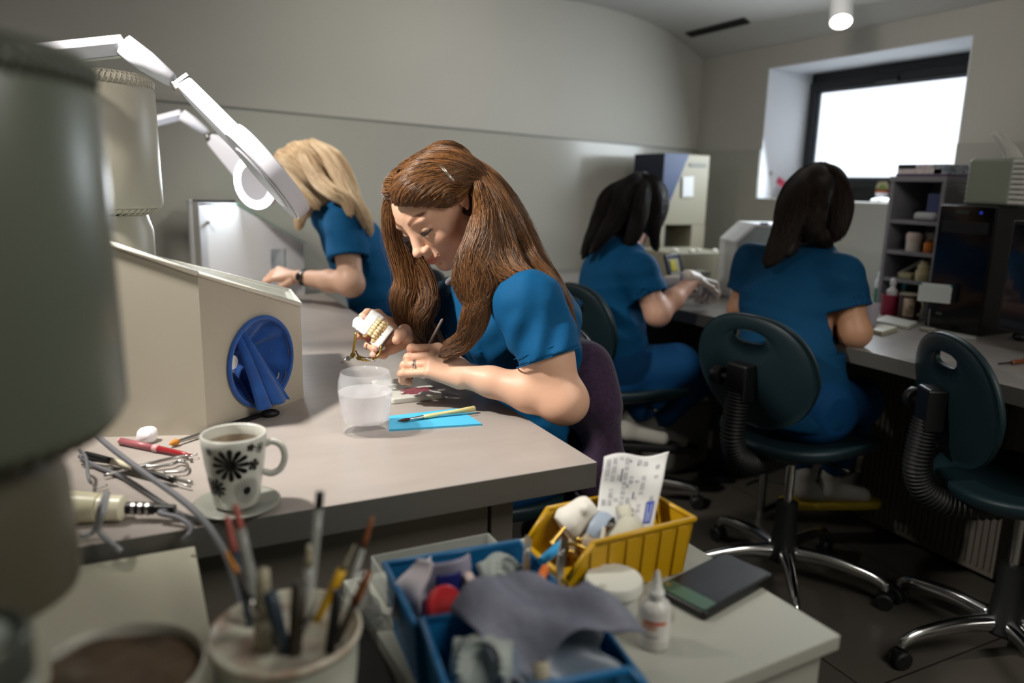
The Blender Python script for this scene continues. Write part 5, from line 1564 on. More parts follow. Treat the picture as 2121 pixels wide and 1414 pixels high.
t = thing('marker_tube', 'turquoise capped tube standing behind the picture mug', 'tube', tuple(T(1868, 640, TZ)))
MB().cyl((0, 0, 0), (0, 0, .085), .010, n=16).build('body', mat('grey_marker', '50585c', .4), t, smooth='auto'); MB().cyl((0, 0, .085), (0, 0, .118), .011, n=16).build('cap', mat('turquoise_cap', '1f93a8', .4), t, smooth='auto')
t = thing('picture_mug', 'dark brown mug with a printed picture beside the red pot', 'mug', tuple(T(1880, 660, TZ)))
MB().lathe([(0, 0), (.034, 0), (.036, .003), (.037, .090), (.035, .092), (.033, .088), (.032, .006), (0, .006)], 36).build('body', mat('dark_brown_glaze', '2a1811', .3), t, smooth='auto')
MB().lathe([(.0372, .088), (.0374, .092), (.035, .0925)], 36).build('rim', mat('pale_mug_rim', '8e8876', .4), t)
fa = math.atan2(-1.745, -2.44)
MB().lathe([(.0376, .012), (.0380, .078)], 16, a0=fa-.55, a1=fa+.45).build('printed_picture', mat('brown_picture', '6a3d22', .4, noise=(45, 'c9b9a2', 1)), t)
MB().tube(smooth_path([V(0, -.034, .075), V(-.01, -.056, .07), V(-.014, -.066, .048), V(-.01, -.056, .026), V(0, -.034, .02)], 6), .005, 10).build('handle', mat('pale_mug_rim2', '8e8876', .4), t, smooth=True)
p = T(1921, 686, TZ)
t = thing('card_holder', 'wire card holder with a white note card in front of the computer', 'card holder', (p[0], p[1], TZ))
MB().box((-.02, -.018, 0), (.02, .018, .012)).build('base', mat('pale_base', '8b897f', .5), t, bevel=.003)
MB().tube([V(0, 0, .01), V(.0, .002, .075)], .0014, 6).build('wire', M['steel'], t)
cc_ = P(1940, 607, float((CM.T @ (p - CO))[2]))
card = thing('note_card', 'white note card with blue corners and handwriting held by the wire', 'card', (cc_[0], cc_[1], cc_[2] - .031), math.radians(26))
MB().box((0, -.043, 0), (.001, .055, .062)).build('sheet', mat('card_white', 'c0c6c4', .6), card)
m = MB(); m.box((-.0006, .047, .054), (-.0001, .055, .062)); m.box((-.0006, -.043, .054), (-.0001, -.038, .062)); m.build('corner_tape', mat('teal_tape', '1f6a78', .5), card)
m = MB(); rs = random.Random(3)
for k in range(5):
    y = .045
    while y > -.035:
        l_ = rs.uniform(.004, .012); m.box((-.0006, y-l_, .046-.009*k), (-.0002, y, .0472-.009*k)); y -= l_ + .003
m.build('handwriting', mat('pencil_grey', '8f9694', .6), card)
def slab_(name, label, cat, pxs, h, m_, group=None):
    q = [T(x, y, TZ + h) for x, y in pxs]; t = thing(name, label, cat, (q[0][0], q[0][1], TZ), 0, group)
    m = MB(); n = len(q); m.add([(p[0]-q[0][0], p[1]-q[0][1], z) for z in (0, h) for p in q], [tuple(range(n))[::-1], tuple(range(n, 2*n))] + [(i, (i+1) % n, n+(i+1) % n, n+i) for i in range(n)])
    m.build('body', m_, t, bevel=min(.002, h*.3)); return t
slab_('ceramic_palette', 'long off-white slab lying behind the elbow in front of the mug', 'slab', [(1812, 662), (1880, 676), (1900, 666), (1835, 652)], .012, mat('off_white_slab', 'b3b2a8', .4))
slab_('plaster_plate', 'cream square slab in front of the long off-white slab', 'slab', [(1808, 682), (1828, 687), (1860, 677), (1822, 670)], .014, mat('cream_slab', 'b0ab93', .5))
slab_('paper_strip', 'white narrow paper strip lying before the computer tower', 'paper', [(1945, 690), (2022, 702), (2024, 696), (1948, 684)], .003, mat('paper_strip_white', 'aeb1ae', .6))
slab_('paper_block', 'light blue paper block under the forearm of the woman below the window', 'paper block', [(1703, 676), (1740, 676), (1735, 658), (1712, 655)], .004, mat('light_blue_block', '4c9fc4', .6))
p = T(1818, 668, TZ)
t = thing('plastic_cup', 'pale translucent cup beside the elbow of the woman below the window', 'cup', tuple(T(1800, 672, TZ)))
MB().lathe([(0, 0), (.020, 0), (.028, .075), (.0265, .075), (.019, .002), (0, .002)], 32).build('body', mat('pale_lilac_plastic', 'b9b2bd', .35, alpha=.8), t, smooth='auto')
rod('metal_pliers', 'small pliers with orange-brown handles lying on the window desk', 'pliers', [T(2068, 753, .756), T(2100, 750, .757), T(2135, 746, .757)], [.0022, .006], [('jaw', M['dark'], 0, .45), ('handle', mat('orange_brown', '6b3a1f', .5), .45, 1)])
t = thing('computer_mouse', 'black computer mouse at the picture edge on the window desk', 'mouse', tuple(T(2122, 704, TZ)))
MB().ball((0, 0, .012), (.05, .03, .018), 12).build('body', m_pc, t, smooth=True)

# ---------------------------------------------------------------- window sill
SZ = 1.155
t = thing('flower_pot', 'pink patterned pot with a green plant on the window sill', 'plant pot', (3.04, 2.93, SZ))
m_pk = mat('pink_pattern', 'a9605e', .5, noise=(30, 'd8b2a8', 1))
MB().lathe([(0, 0), (.030, 0), (.034, .01), (.040, .055), (.042, .060), (.038, .060), (.036, .05), (0, .05)], 24).build('pot', m_pk, t, smooth='auto')
MB().lathe([(.030, 0), (.031, .001), (.0345, .022)], 24).build('base_band', mat('sage_band', '6f8a72', .5), t)
S_ = SDF((-.05, -.05, .04), (.05, .05, .10), .003); rs = np.random.RandomState(2)
for _ in range(14): S_.ell(rs.uniform(-1, 1, 3)*V(.026, .026, .010) + V(0, 0, .062), .011, None, .003)
mesh_obj('plant', [S_.mesh()], mat('pinkish_green_plant', '8f6a5c', .7, noise=(35, '4a6a2a', 1)), t)
t = thing('plant_sign', 'small pink flag sign on a stick in front of the window reveal', 'sign', (2.985, 2.972, SZ + .01))
MB().tube([V(.03, -.05, .05), V(.0, -.02, .085)], .0015, 6).build('stick', M['steel'], t)
R_ = euler(math.radians(28), 0, 0)
MB().box((-.001, -.062, -.018), (.001, .0, .018), R_, (0, 0, .085)).build('flag', mat('pink_flag', 'd04a66', .5), t)
m = MB()
for k in range(4): m.box((-.002, -.042+.010*k, -.005), (-.0011, -.036+.010*k, .005), R_, (0, 0, .085))
m.build('sign_lettering', mat('dark_pink_print', '8e2240', .5), t)
t = thing('wire_ornament', 'thin wire star ornament on a stem in the corner of the window sill', 'ornament', (2.96, 2.995, SZ))
m = MB(); m.tube([V(0, 0, 0), V(0, 0, .11)], .001, 6)
for k in range(6):
    a = math.pi*k/6; m.tube([V(0, .016*math.cos(a), .125 + .016*math.sin(a)), V(0, -.016*math.cos(a), .125 - .016*math.sin(a))], .0008, 5)
m.build('wire', mat('brownish_wire', '7d7466', .5), t)
def cactus(x, y, label, c_pot, c_top, fl=None, s=1.0):
    t = thing('cactus_pot', label, 'plant pot', (x, y, SZ), 0)
    MB().lathe([(0, 0), (.017*s, 0), (.021*s, .028*s), (.022*s, .034*s), (0, .034*s)], 24).build('pot', mat('sill_pot', c_pot, .4), t, smooth='auto')
    MB().lathe([(.022*s, .033*s), (.023*s, .036*s), (.0225*s, .042*s), (0, .043*s)], 24).build('soil', mat('brick_soil', '8a3f22', .7), t, smooth='auto')
    m = MB()
    for k in range(40):
        a = 2.4*k; z = k/39; r = math.sqrt(1-(z*.9)**2)*.020*s
        m.tube([V(.3*r*math.cos(a), .3*r*math.sin(a), (.046+.02*z)*s), V(r*1.2*math.cos(a), r*1.2*math.sin(a), (.046+.030*z)*s)], .0007*s, 4)
    m.build('spines', mat('pale_spines', 'cfc29a', .6), t)
    MB().ball((0, 0, .050*s), (.015*s, .015*s, .016*s), 10).build('cactus', mat('cactus_'+c_top, c_top, .6), t, smooth=True)
    if fl: 
        m = MB()
        for k in range(9): m.ball((.012*math.cos(k*2.4), .014*math.sin(k*2.4), .062 + .004*k), (.010, .010, .007), 6)
        m.build('flowers', mat('pink_flowers', fl, .6), t, smooth=True)
    return t
pc_ = onx_ = None
cactus(3.06, 2.405, 'small cactus in a white pot on the window sill', 'd3d2d8', '5a6b2c', s=1.25)
cactus(3.06, 2.14, 'pink flowering plant in a pale pot on the window sill by the organiser', 'a8a2c4', '4f6b3a', fl='c93f8e', s=1.0)
S_ = SDF((-.04, -.07, -.004), (.04, .07, .04), .0025); rs = np.random.RandomState(12)
for _ in range(14): S_.ell(rs.uniform(-1, 1, 3)*V(.018, .050, .004) + V(0, 0, .009), V(.012, .016, .009), None, .005)
o = mesh_obj('paper_tissue', [S_.mesh()], mat('white_tissue_sill', 'eceef2', .8)); o.location = (3.0, 2.36, SZ); tag(o, 'crumpled white tissue lying on the window sill beside the white cactus pot', 'tissue')

# ---------------------------------------------------------------- on the floor
t = thing('foot_pedal', 'black foot pedal on the tiled floor under the window desk', 'pedal', (2.12, 2.30, 0), math.radians(-20))
MB().box((-.06, -.05, 0), (.06, .05, .02)).build('base', M['black'], t, bevel=.005); MB().box((-.05, -.04, .022), (.05, .05, .032), euler(.12, 0, 0)).build('treadle', M['rubber'], t, bevel=.004)
t = thing('waste_bag', 'whitish waste bag standing on the floor under the window desk', 'waste bag', (2.08, 2.52, 0), .2)
S_ = SDF((-.2, -.14, -.01), (.2, .14, .36), .006); S_.box((0, 0, .15), (.14, .09, .15), None, .04)
S_.warp(lambda X: .008*vnoise(X, 22, 3))
S_.plane((0, 0, .001), (0, 0, -1))
mesh_obj('bag', [S_.mesh()], mat('bag_white', '8f8c84', .5), t)
MB().box((-.03, -.1035, .06), (.06, -.102, .13)).build('print', mat('bag_print', '6c695f', .5), t)
t = thing('cardboard_box', 'grey cardboard box on the floor behind the foot pedal', 'box', (2.34, 2.36, 0), .1)
MB().box((-.11, -.08, 0), (.11, .10, .24)).build('body', mat('cardboard', '5f564a', .7), t, bevel=.002); MB().box((-.11, -.081, .20), (.11, -.080, .235)).build('tape', mat('tape', '6f685c', .4), t)
o = MB().tube(smooth_path([T(1545, 1003, .006), T(1580, 993, .006), T(1640, 1002, .006), T(1720, 990, .006), T(1760, 975, .006)], 8), .004, 8).build('power_cable', M['rubber'], smooth=True); tag(o, 'black cable running over the tiles from the foot pedal', 'cable')
# ---------------------------------------------------------------- people
def skin_mat(name, base, rough=.48):
    m = mat(name, base, rough, sss=.12, bump=(260, .06, .0006))
    nt = m.node_tree
    a = nt.nodes.new('ShaderNodeVertexColor'); a.layer_name = 'tint'
    mx = nt.nodes.new('ShaderNodeMix'); mx.data_type = 'RGBA'; mx.blend_type = 'MULTIPLY'; mx.inputs[0].default_value = 1
    mx.inputs[6].default_value = lin(base)
    nt.links.new(a.outputs['Color'], mx.inputs[7])
    nt.links.new(mx.outputs[2], nt.nodes['Principled BSDF'].inputs['Base Color'])
    return m
def hair_mat(name, c0, c1, rough=.42, spec=.6):
    m = bpy.data.materials.new(name); m.use_nodes = True
    nt = m.node_tree; b = nt.nodes['Principled BSDF']
    hi = nt.nodes.new('ShaderNodeHairInfo')
    rp = nt.nodes.new('ShaderNodeValToRGB')
    rp.color_ramp.elements[0].color = lin(c0); rp.color_ramp.elements[1].color = lin(c1)
    nt.links.new(hi.outputs['Random'], rp.inputs[0]); nt.links.new(rp.outputs[0], b.inputs['Base Color'])
    b.inputs['Roughness'].default_value = rough
    setin(b, ['Specular IOR Level'], spec)
    return m
def scrub_mat(name, c, c2):
    m = mat(name, c, .8, spec=.25, noise=(6, c2, .5), bump=(45, .35, .003))
    return m
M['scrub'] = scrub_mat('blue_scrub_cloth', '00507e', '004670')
M['scrub_shaded'] = scrub_mat('blue_scrub_cloth_shaded', '003e62', '003757')  # same cloth, with the shade on her back darkened into the colour
M['trouser'] = scrub_mat('blue_trouser_cloth', '05406e', '043a64')
M['sock'] = mat('white_sock', 'a9a69d', .85)
M['lash'] = mat('eyelash', '1a100c', .5)

def hair_curves(name, locks, m, parent, seed=0, wave=.003, rad=.00032, field=None, lift=.0035):
    """locks: (guide points, lock radius along it, strand count, flatness); strands as real curves"""
    rs = np.random.RandomState(seed)
    allp, sizes = [], []
    for pts, rr, n, *ex in locks:
        amp = ex[0] if ex else wave
        g = smooth_path(pts, 6)
        k = len(g)
        t = np.linspace(0, 1, k)
        R = np.interp(t, np.linspace(0, 1, len(rr)), rr)
        tg = np.gradient(g, axis=0); tg /= np.linalg.norm(tg, axis=1, keepdims=True) + 1e-9
        x = np.cross(tg[0], [0, .3, 1.]); x = _n(x)
        X, Yv = [], []
        for i in range(k):
            x = _n(x - tg[i]*x.dot(tg[i])); X.append(x); Yv.append(np.cross(tg[i], x))
        X, Yv = np.array(X), np.array(Yv)
        for _ in range(n):
            a = rs.rand()*2*math.pi
            r0 = math.sqrt(rs.rand())*.98 + .04
            clump = np.interp(t, [0, .5, 1], [1, 1, .75 + .25*rs.rand()])
            ph, fq = rs.rand()*6.28, 1.5 + 2.5*rs.rand()
            ox = R*r0*math.cos(a)*clump + amp*np.sin(fq*6.28*t + ph)*t + rs.normal()*.0012
            oy = R*r0*math.sin(a)*clump + amp*np.cos(fq*5.1*t + ph*2)*t + rs.normal()*.0012
            end = int(k*(1 - .22*rs.rand()**2))
            p = g + X*ox[:, None] + Yv*oy[:, None]
            p = p[:max(4, end)]
            allp.append(p); sizes.append(len(p))
    if field is not None:
        P0 = np.vstack(allp)
        G = [x.astype(np.float32) for x in np.gradient(field.g, field.h)]
        tgt = np.repeat(rs.rand(len(sizes))*lift + .0004, sizes)
        for _ in range(3):
            idx = np.clip(((P0 - field.lo)/field.h).round().astype(int), 0, np.array(field.g.shape) - 1)
            ii = tuple(idx.T)
            d = field.g[ii]
            gr = np.stack([x[ii] for x in G], -1); ln = np.linalg.norm(gr, axis=1, keepdims=True) + 1e-6
            mv = np.where((d < tgt) & (d > -.03), tgt - d, 0)
            P0 = P0 + gr/ln*np.minimum(mv, .012)[:, None]
        # smooth along each strand
        out, k0 = [], 0
        for n_ in sizes:
            q = P0[k0:k0+n_].copy(); k0 += n_
            for _ in range(2): q[1:-1] = .25*q[:-2] + .5*q[1:-1] + .25*q[2:]
            out.append(q)
        allp = out
    hc = bpy.data.hair_curves.new(name)
    hc.add_curves(sizes)
    P_ = np.vstack(allp).astype(np.float32)
    hc.attributes['position'].data.foreach_set('vector', P_.ravel()) if 'position' in hc.attributes else hc.points.foreach_set('position', P_.ravel())
    ra = hc.attributes.get('radius') or hc.attributes.new('radius', 'FLOAT', 'POINT')
    rv = np.concatenate([np.interp(np.linspace(0, 1, s), [0, .7, 1], [rad, rad, rad*.3]) for s in sizes]).astype(np.float32)
    ra.data.foreach_set('value', rv)
    hc.materials.append(m)
    return link(bpy.data.objects.new(name, hc), parent)
def hair_mass(name, locks, m, parent, h=.004, f=.82, extra=None, seed=0, ks=.018, post=None):
    lo = np.min([np.min(np.array(l[0]), 0) for l in locks], 0) - .12
    hi = np.max([np.max(np.array(l[0]), 0) for l in locks], 0) + .12
    S_ = SDF(lo, hi, h)
    if extra: extra(S_)
    for pts, rr, *_ in locks:
        g = smooth_path(pts, 3)
        R = np.interp(np.linspace(0, 1, len(g)), np.linspace(0, 1, len(rr)), rr)*f
        S_.chain(g, np.maximum(R, h*.8), ks)
    if post: post(S_)
    o = mesh_obj(name, [S_.mesh()], m, parent)
    return o, S_

def head_mesh(Hc, g, pitch, roll=0, h=.002, scale=1.0, neck=None, detail=True):
    "head in its own frame (forward, left side, up), then placed; returns verts, quads, matrix"
    S_ = SDF((-.12, -.105, -.17), (.13, .105, .13), h)
    S_.ell((-.012, 0, .020), (.096, .074, .076), None, .01)
    S_.ell((.022, 0, .020), (.066, .064, .070), None, .02)
    S_.ell((.028, 0, -.032), (.058, .058, .078), None, .02)
    S_.seg((-.005, .050, -.050), (.052, .020, -.092), .018, .013, .025)
    S_.seg((-.005, -.050, -.050), (.052, -.020, -.092), .018, .013, .025)
    S_.ell((.066, 0, -.097), (.015, .019, .014), None, .018)
    for s in (1, -1):
        S_.ell((.052, s*.036, -.036), (.026, .022, .024), None, .02)
        S_.ell((.070, s*.027, .017), (.016, .026, .010), None, .014)
    S_.ell((.074, 0, -.066), (.018, .026, .020), None, .014)
    for s in (1, -1):
        S_.ell((.101, s*.033, -.001), (.020, .017, .0115), None, .012, '-')
        S_.ell((.0715, s*.0315, -.003), (.0135, .0165, .0125), None, .003)
        if detail:
            S_.seg((.0880, s*.016, .0045), (.0815, s*.046, .0035), .0012, None, .002, '-')
    S_.seg((.080, 0, .010), (.100, 0, -.034), .0082, .0105, .010)
    S_.ell((.1050, 0, -.0375), (.0112, .0108, .0095), None, .006)
    for s in (1, -1):
        S_.ell((.0945, s*.0125, -.0415), (.0095, .0066, .0072), None, .005)
        if detail: S_.ell((.0985, s*.0070, -.0480), (.0045, .0028, .0030), None, .002, '-')
    S_.ell((.0855, 0, -.0640), (.0095, .0215, .0054), None, .005)
    S_.ell((.0835, 0, -.0733), (.0105, .0175, .0064), None, .005)
    if detail: 
        S_.seg((.0950, 0, -.0688), (.0820, .0235, -.0632), .0013, .0009, .002, '-'); S_.seg((.0950, 0, -.0688), (.0820, -.0235, -.0632), .0013, .0009, .002, '-')
    S_.ell((.080, 0, -.0830), (.006, .010, .0035), None, .010, '-')
    for s in (1, -1):
        ear = [(-.008, s*.073, -.022), (-.014, s*.080, -.008), (-.018, s*.085, .010), (-.012, s*.084, .024), (.000, s*.079, .024), (.006, s*.075, .012)]
        S_.chain(smooth_path(ear, 3), [.0042]*16, .003)
        S_.ell((-.007, s*.075, .0), (.011, .004, .020), None, .004)
        if detail: S_.ell((-.004, s*.082, .004), (.006, .004, .010), None, .002, '-')
    gz = np.array([g[0], g[1], 0.]); gz = _n(gz)
    F = gz*math.cos(pitch) - V(0, 0, 1)*math.sin(pitch)
    U = gz*math.sin(pitch) + V(0, 0, 1)*math.cos(pitch)
    Sd = np.cross(U, F)            # her left
    if roll:
        U, Sd = U*math.cos(roll) + Sd*math.sin(roll), Sd*math.cos(roll) - U*math.sin(roll)
    R = np.array([F, Sd, U]).T
    if neck is not None:
        nb = R.T @ (np.array(neck, float) - np.array(Hc))/scale
        S_.seg((-.030, 0, -.050), np.clip(nb, -.115, .115) if False else nb, .052, .058, .02)
    v, q = S_.mesh()
    def tint(local):
        c = np.ones((len(local), 3), np.float32)
        f, s, u = local[:, 0], local[:, 1], local[:, 2]
        def mixc(w, col):
            w = np.clip(w, 0, 1)[:, None]
            return c*(1-w) + np.array(col)*w
        lips = np.exp(-(((s/.0215)**4) + ((u+.0690 - .15*np.abs(s))/.0088)**4))*(f > .070)
        c = mixc(lips*.95, (.66, .30, .29))
        cheek = np.exp(-((np.abs(s)-.046)/.022)**2 - ((u+.036)/.020)**2)*(f > .02)
        c = mixc(cheek*.35, (1.0, .78, .74))
        nose = np.exp(-(s/.014)**2 - ((u+.041)/.010)**2)*(f > .09)
        c = mixc(nose*.3, (1.0, .76, .72))
        sa = np.abs(s)
        by = .0180 + .0095*np.sin(np.pi*.72*np.clip((sa-.010)/.046, 0, 1))
        brow = np.exp(-((u-by)/(.0052 - .0026*np.clip((sa-.03)/.025, 0, 1)))**4)*np.clip((sa-.009)/.003, 0, 1)*np.clip((.057-sa)/.006, 0, 1)*(f > .03)
        c = mixc(brow*.9, (.20, .11, .075))
        lidline = np.exp(-((u+.0085 + .10*np.abs(sa-.031))/.0032)**4)*np.clip((sa-.017)/.003, 0, 1)*np.clip((.049-sa)/.003, 0, 1)*(f > .05)
        c = mixc(lidline*.8, (.25, .13, .10))
        shade = np.exp(-((sa-.032)/.018)**2 - ((u-.006)/.007)**2)*(f > .05)
        c = mixc(shade*.22, (.72, .50, .42))
        ear = np.exp(-((sa-.082)/.008)**2)*(f < .01)
        c = mixc(ear*.5, (1.0, .70, .62))
        return c
    t = tint(v)
    return (v*scale) @ R.T + np.array(Hc), q, R, t

def finger(S_, pts, r0, r1, k=.004):
    n = len(pts)
    S_.chain(pts, list(np.linspace(r0, r1, n)), k)
    for i, p in enumerate(pts[:-1]): S_.ell(p, np.interp(i, [0, n-1], [r0, r1])*1.06, None, k)
def auto_hand(S_, wr, d, nrm, thumb_side, curl=.9, s=1.0):
    "palm and five bent fingers; d forward, nrm out of the back of the hand"
    d = _n(d); nrm = _n(np.array(nrm) - d*np.dot(nrm, d)); sd = np.cross(nrm, d)*thumb_side
    wr = np.array(wr, float)
    mc = [wr + (d*.082 + sd*o)*s for o in (.030, .010, -.010, -.028)]
    for m_ in mc: S_.seg(wr + d*.008, m_ - d*.004, .016*s, .0115*s, .010)
    tips = []
    for i, (m_, L) in enumerate(zip(mc, (.040, .045, .042, .033))):
        a1 = curl*(.75 + .06*i); a2 = curl*(1.75 + .05*i); a3 = curl*2.3
        dirs = [d*math.cos(a) - nrm*math.sin(a) for a in (a1, a2, a3)]
        p1 = m_ + dirs[0]*L*s; p2 = p1 + dirs[1]*L*.62*s; p3 = p2 + dirs[2]*L*.45*s
        finger(S_, [m_, p1, p2, p3], .0095*s, .0068*s, .003)
        tips.append(p3)
    t0 = wr + (d*.022 + sd*.022 - nrm*.008)*s
    t1 = t0 + (d*.030 + sd*.020 - nrm*.014)*s
    t2 = t1 + (d*.028 + sd*.002 - nrm*.012)*s
    t3 = t2 + (d*.018 - sd*.006 - nrm*.010)*s
    finger(S_, [t0, t1, t2, t3], .0125*s, .0078*s, .005)
    return tips

def bbox(pts, pad):
    p = np.array(pts); return p.min(0) - pad, p.max(0) + pad

# the auburn-haired woman
def build_main():
    root = thing('person', 'auburn-haired woman in blue scrubs bending over a dental model and holding a brush', 'person', (.86, 1.52, 0))
    skin = skin_mat('warm_skin', 'd8ab90')
    Hc = P(907, 430, 1.575)
    g = V(math.cos(math.radians(203.5)), math.sin(math.radians(203.5)), 0); pitch = math.radians(34.8)
    neckb = V(.700, 1.485, 1.035)
    hv, hq, R, ht = head_mesh(Hc, g, pitch, math.radians(-15), .0016, 1.0, neck=Hc*.25 + neckb*.75)
    Fh, Sh, Uh = R[:, 0], R[:, 1], R[:, 2]
    HP = lambda f, s, u: Hc + (R @ V(f, s, u))*1.0
    # coarse trunk under the clothes
    shL, shR = P(1090, 628, 1.46), P(905, 650, 1.80)
    chest, waist, pel = V(.755, 1.50, .90), V(.775, 1.53, .72), V(.785, 1.55, .58)
    lo, hi = bbox([neckb, chest, pel, shL, shR], .12)
    A = SDF(lo, hi, .005)
    sidev = shL - shR
    A.seg(pel, waist, .13, .11, .02, side=sidev, fa=.75, fb=.75)
    A.seg(waist, chest, .11, .13, .02, side=sidev, fa=.75, fb=.70)
    A.seg(chest, neckb - V(0, 0, .03), .13, .06, .03, side=sidev, fa=.7, fb=.8)
    A.seg(neckb, shL, .045, .045, .03); A.seg(neckb, shR, .045, .045, .03)
    A.seg(neckb - V(0, 0, .03), Hc*.3 + neckb*.7, .052, .050, .02)
    trunk = A.mesh()
    # near arm and hand with the brush
    el = P(1168, 828, 1.455); wr = P(955, 775, 1.515)
    pts = [shL, el, wr, P(820, 760, 1.55)]
    lo, hi = bbox(pts, .07)
    B_ = SDF(lo, hi, .0019)
    um = shL*.45 + el*.55
    B_.seg(shL, um, .052, .049, .01); B_.seg(um, el + V(-.005, .0, .0), .049, .043, .02)
    fm = el*.68 + wr*.32
    B_.ell(el + V(.004, -.004, -.004), .040, None, .02)
    B_.seg(el, fm, .040, .0385, .02); B_.seg(fm, el*.3 + wr*.7, .0385, .029, .02); B_.seg(el*.3 + wr*.7, wr, .029, .0245, .015)
    mcp = [P(907, 722, 1.548), P(897, 738, 1.530), P(892, 754, 1.515), P(890, 771, 1.505)]
    wrs = [wr + (mcp[0]-mcp[3])*.28, wr + (mcp[0]-mcp[3])*.10, wr - (mcp[0]-mcp[3])*.10, wr - (mcp[0]-mcp[3])*.26]
    for a, b in zip(wrs, mcp): B_.seg(a, b, .0170, .0125, .010)
    B_.seg(P(920, 752, 1.54), P(900, 752, 1.545), .020, .018, .012)
    pip = [P(853, 722, 1.552), P(846, 741, 1.536), P(838, 757, 1.522), P(834, 774, 1.512)]
    dip = [P(848, 742, 1.580), P(838, 760, 1.562), P(832, 774, 1.547), P(834, 788, 1.533)]
    tip = [P(862, 757, 1.592), P(852, 771, 1.575), P(846, 782, 1.560), P(848, 792, 1.545)]
    for i in range(4): finger(B_, [mcp[i], pip[i], dip[i], tip[i]], [.0108, .0104, .0098, .0088][i], [.0078, .0076, .0074, .0066][i], .0035)
    for a, b in zip(mcp[:-1], mcp[1:]): B_.ell((a+b)/2, .0085, None, .006)
    finger(B_, [P(925, 740, 1.565), P(893, 735, 1.592), P(868, 748, 1.605), P(856, 757, 1.603)], .013, .0080, .006)
    armL = B_.mesh()
    # far hand holding the plaster model
    elR, wrR = P(945, 700, 1.86), P(866, 688, 1.665)
    lo, hi = bbox([P(740, 640, 1.56), P(800, 750, 1.60), elR, wrR, shR], .06)
    D_ = SDF(lo, hi, .0019)
    D_.seg(shR, elR, .050, .040, .02)
    D_.seg(elR, elR*.4 + wrR*.6, .039, .030, .02); D_.seg(elR*.4 + wrR*.6, wrR, .030, .024, .015)
    fm_ = [P(806, 668, 1.650), P(802, 687, 1.655), P(806, 706, 1.650), P(812, 722, 1.640)]
    wr2 = [P(850, 680, 1.662), P(850, 688, 1.665), P(850, 696, 1.665), P(850, 702, 1.662)]
    for a, b in zip(wr2, fm_): D_.seg(a, b, .0165, .0125, .010)
    fpts = [[fm_[0], P(783, 650, 1.650), P(762, 648, 1.625), P(751, 655, 1.598)],
            [fm_[1], P(772, 692, 1.655), P(752, 697, 1.630), P(742, 696, 1.600)],
            [fm_[2], P(780, 716, 1.640), P(762, 715, 1.610), P(776, 723, 1.575)],
            [fm_[3], P(794, 735, 1.625), P(776, 735, 1.600), P(772, 735, 1.572)]]
    for i, f in enumerate(fpts): finger(D_, f, [.0105, .0104, .0098, .0088][i], [.0085, .0078, .0078, .0070][i], .0035)
    finger(D_, [P(846, 694, 1.640), P(838, 686, 1.600), P(830, 692, 1.570), P(821, 704, 1.548)], .0150, .0092, .006)
    armR = D_.mesh()
    parts = [(hv, hq), trunk, armL, armR]
    ncount = len(hv)
    def attr(v):
        c = np.ones((len(v), 3), np.float32)
        c[:ncount] = ht
        # knuckles and finger tips a little redder
        for p in pip + tip + [f[-1] for f in fpts]:
            w = np.exp(-((v-p)**2).sum(1)/.00018)[:, None]*.35
            c = c*(1-w) + np.array((1.0, .74, .68))*w
        w = np.exp(-((v-el)**2).sum(1)/.0012)[:, None]*.3
        return c*(1-w) + np.array((1.0, .76, .68))*w
    mesh_obj('body', parts, skin, root, relax=1, attr=attr).location = -V(.86, 1.52, 0)
    def local(o):
        o.location = -V(.86, 1.52, 0); return o
    # eyes: ball, lash lines
    for s in (1, -1):
        m = MB().ball(HP(.0700, s*.0315, -.0045), .0138, 12)
        local(m.build('eye', mat('eyeball', '3a2a22', .25), root, smooth=True))
        lash = [HP(.0865 - .006*abs(t)**2 - (.004 if t*s > 0 else 0)*abs(t), s*.0315 + s*t*.0155, -.0105 + .0035*t*t) for t in np.linspace(-1, 1, 9)]
        m = MB().tube(lash, [.0006, .0016, .0022, .0024, .0014], 6)
        rs = np.random.RandomState(5)
        for k in range(34):
            t = -0.95 + 1.9*k/33
            a = HP(.0868 - .006*t*t, s*.0315 + s*t*.0155, -.0105 + .0035*t*t)
            dl = R @ V(.0065, s*.0042*t + s*.001, -.0040 + .0006*rs.normal())
            m.tube([a, a + dl*.5, a + dl + (R @ V(0, 0, .0012))], [.00028, .0002, .00006], 4)
        local(m.build('eyelashes', M['lash'], root, smooth=True))
    # nails
    nm = mat('nail', 'e3b3a2', .25)
    vdir = lambda p: _n(CO - p)
    for p, q_ in ((fpts[0][-1], fpts[0][-2]), (fpts[2][-1], fpts[2][-2]), (fpts[3][-1], fpts[3][-2])):
        v_ = vdir(p); ax_ = _n(np.array(p) - q_); ax_ = _n(ax_ - v_*ax_.dot(v_)*.6)
        Mn = rot_to(_n(v_ + ax_*.25), ax_)
        local(MB().ball(np.array(p) + v_*.0068, (.0050, .0062, .0020), 8, Mn).build('finger_nail', nm, root, smooth=True))
    # wedding ring
    a = mcp[2]*.42 + pip[2]*.58; ax_ = _n(pip[2] - mcp[2]); Rr = rot_to(ax_)
    m = MB().tube([a + Rr @ V(.0112*math.cos(t), .0112*math.sin(t), 0) for t in np.linspace(0, 2*math.pi, 33)], .0012, 6)
    m.tube([a + Rr @ V(.0110*math.cos(t), .0110*math.sin(t), .003) for t in np.linspace(0, 2*math.pi, 33)], .0008, 6)
    local(m.build('finger_ring', M['chrome'], root, smooth=True))
    # scrub top
    lo, hi = bbox([neckb + V(0, 0, .03), chest, pel, shL, shR, um], .19)
    h = .0042
    T_ = SDF(lo, hi, h)
    T_.seg(pel - V(0, 0, .03), waist, .165, .148, .03, side=sidev, fa=.72, fb=.66)
    T_.seg(waist, chest, .148, .158, .03, side=sidev, fa=.66, fb=.66)
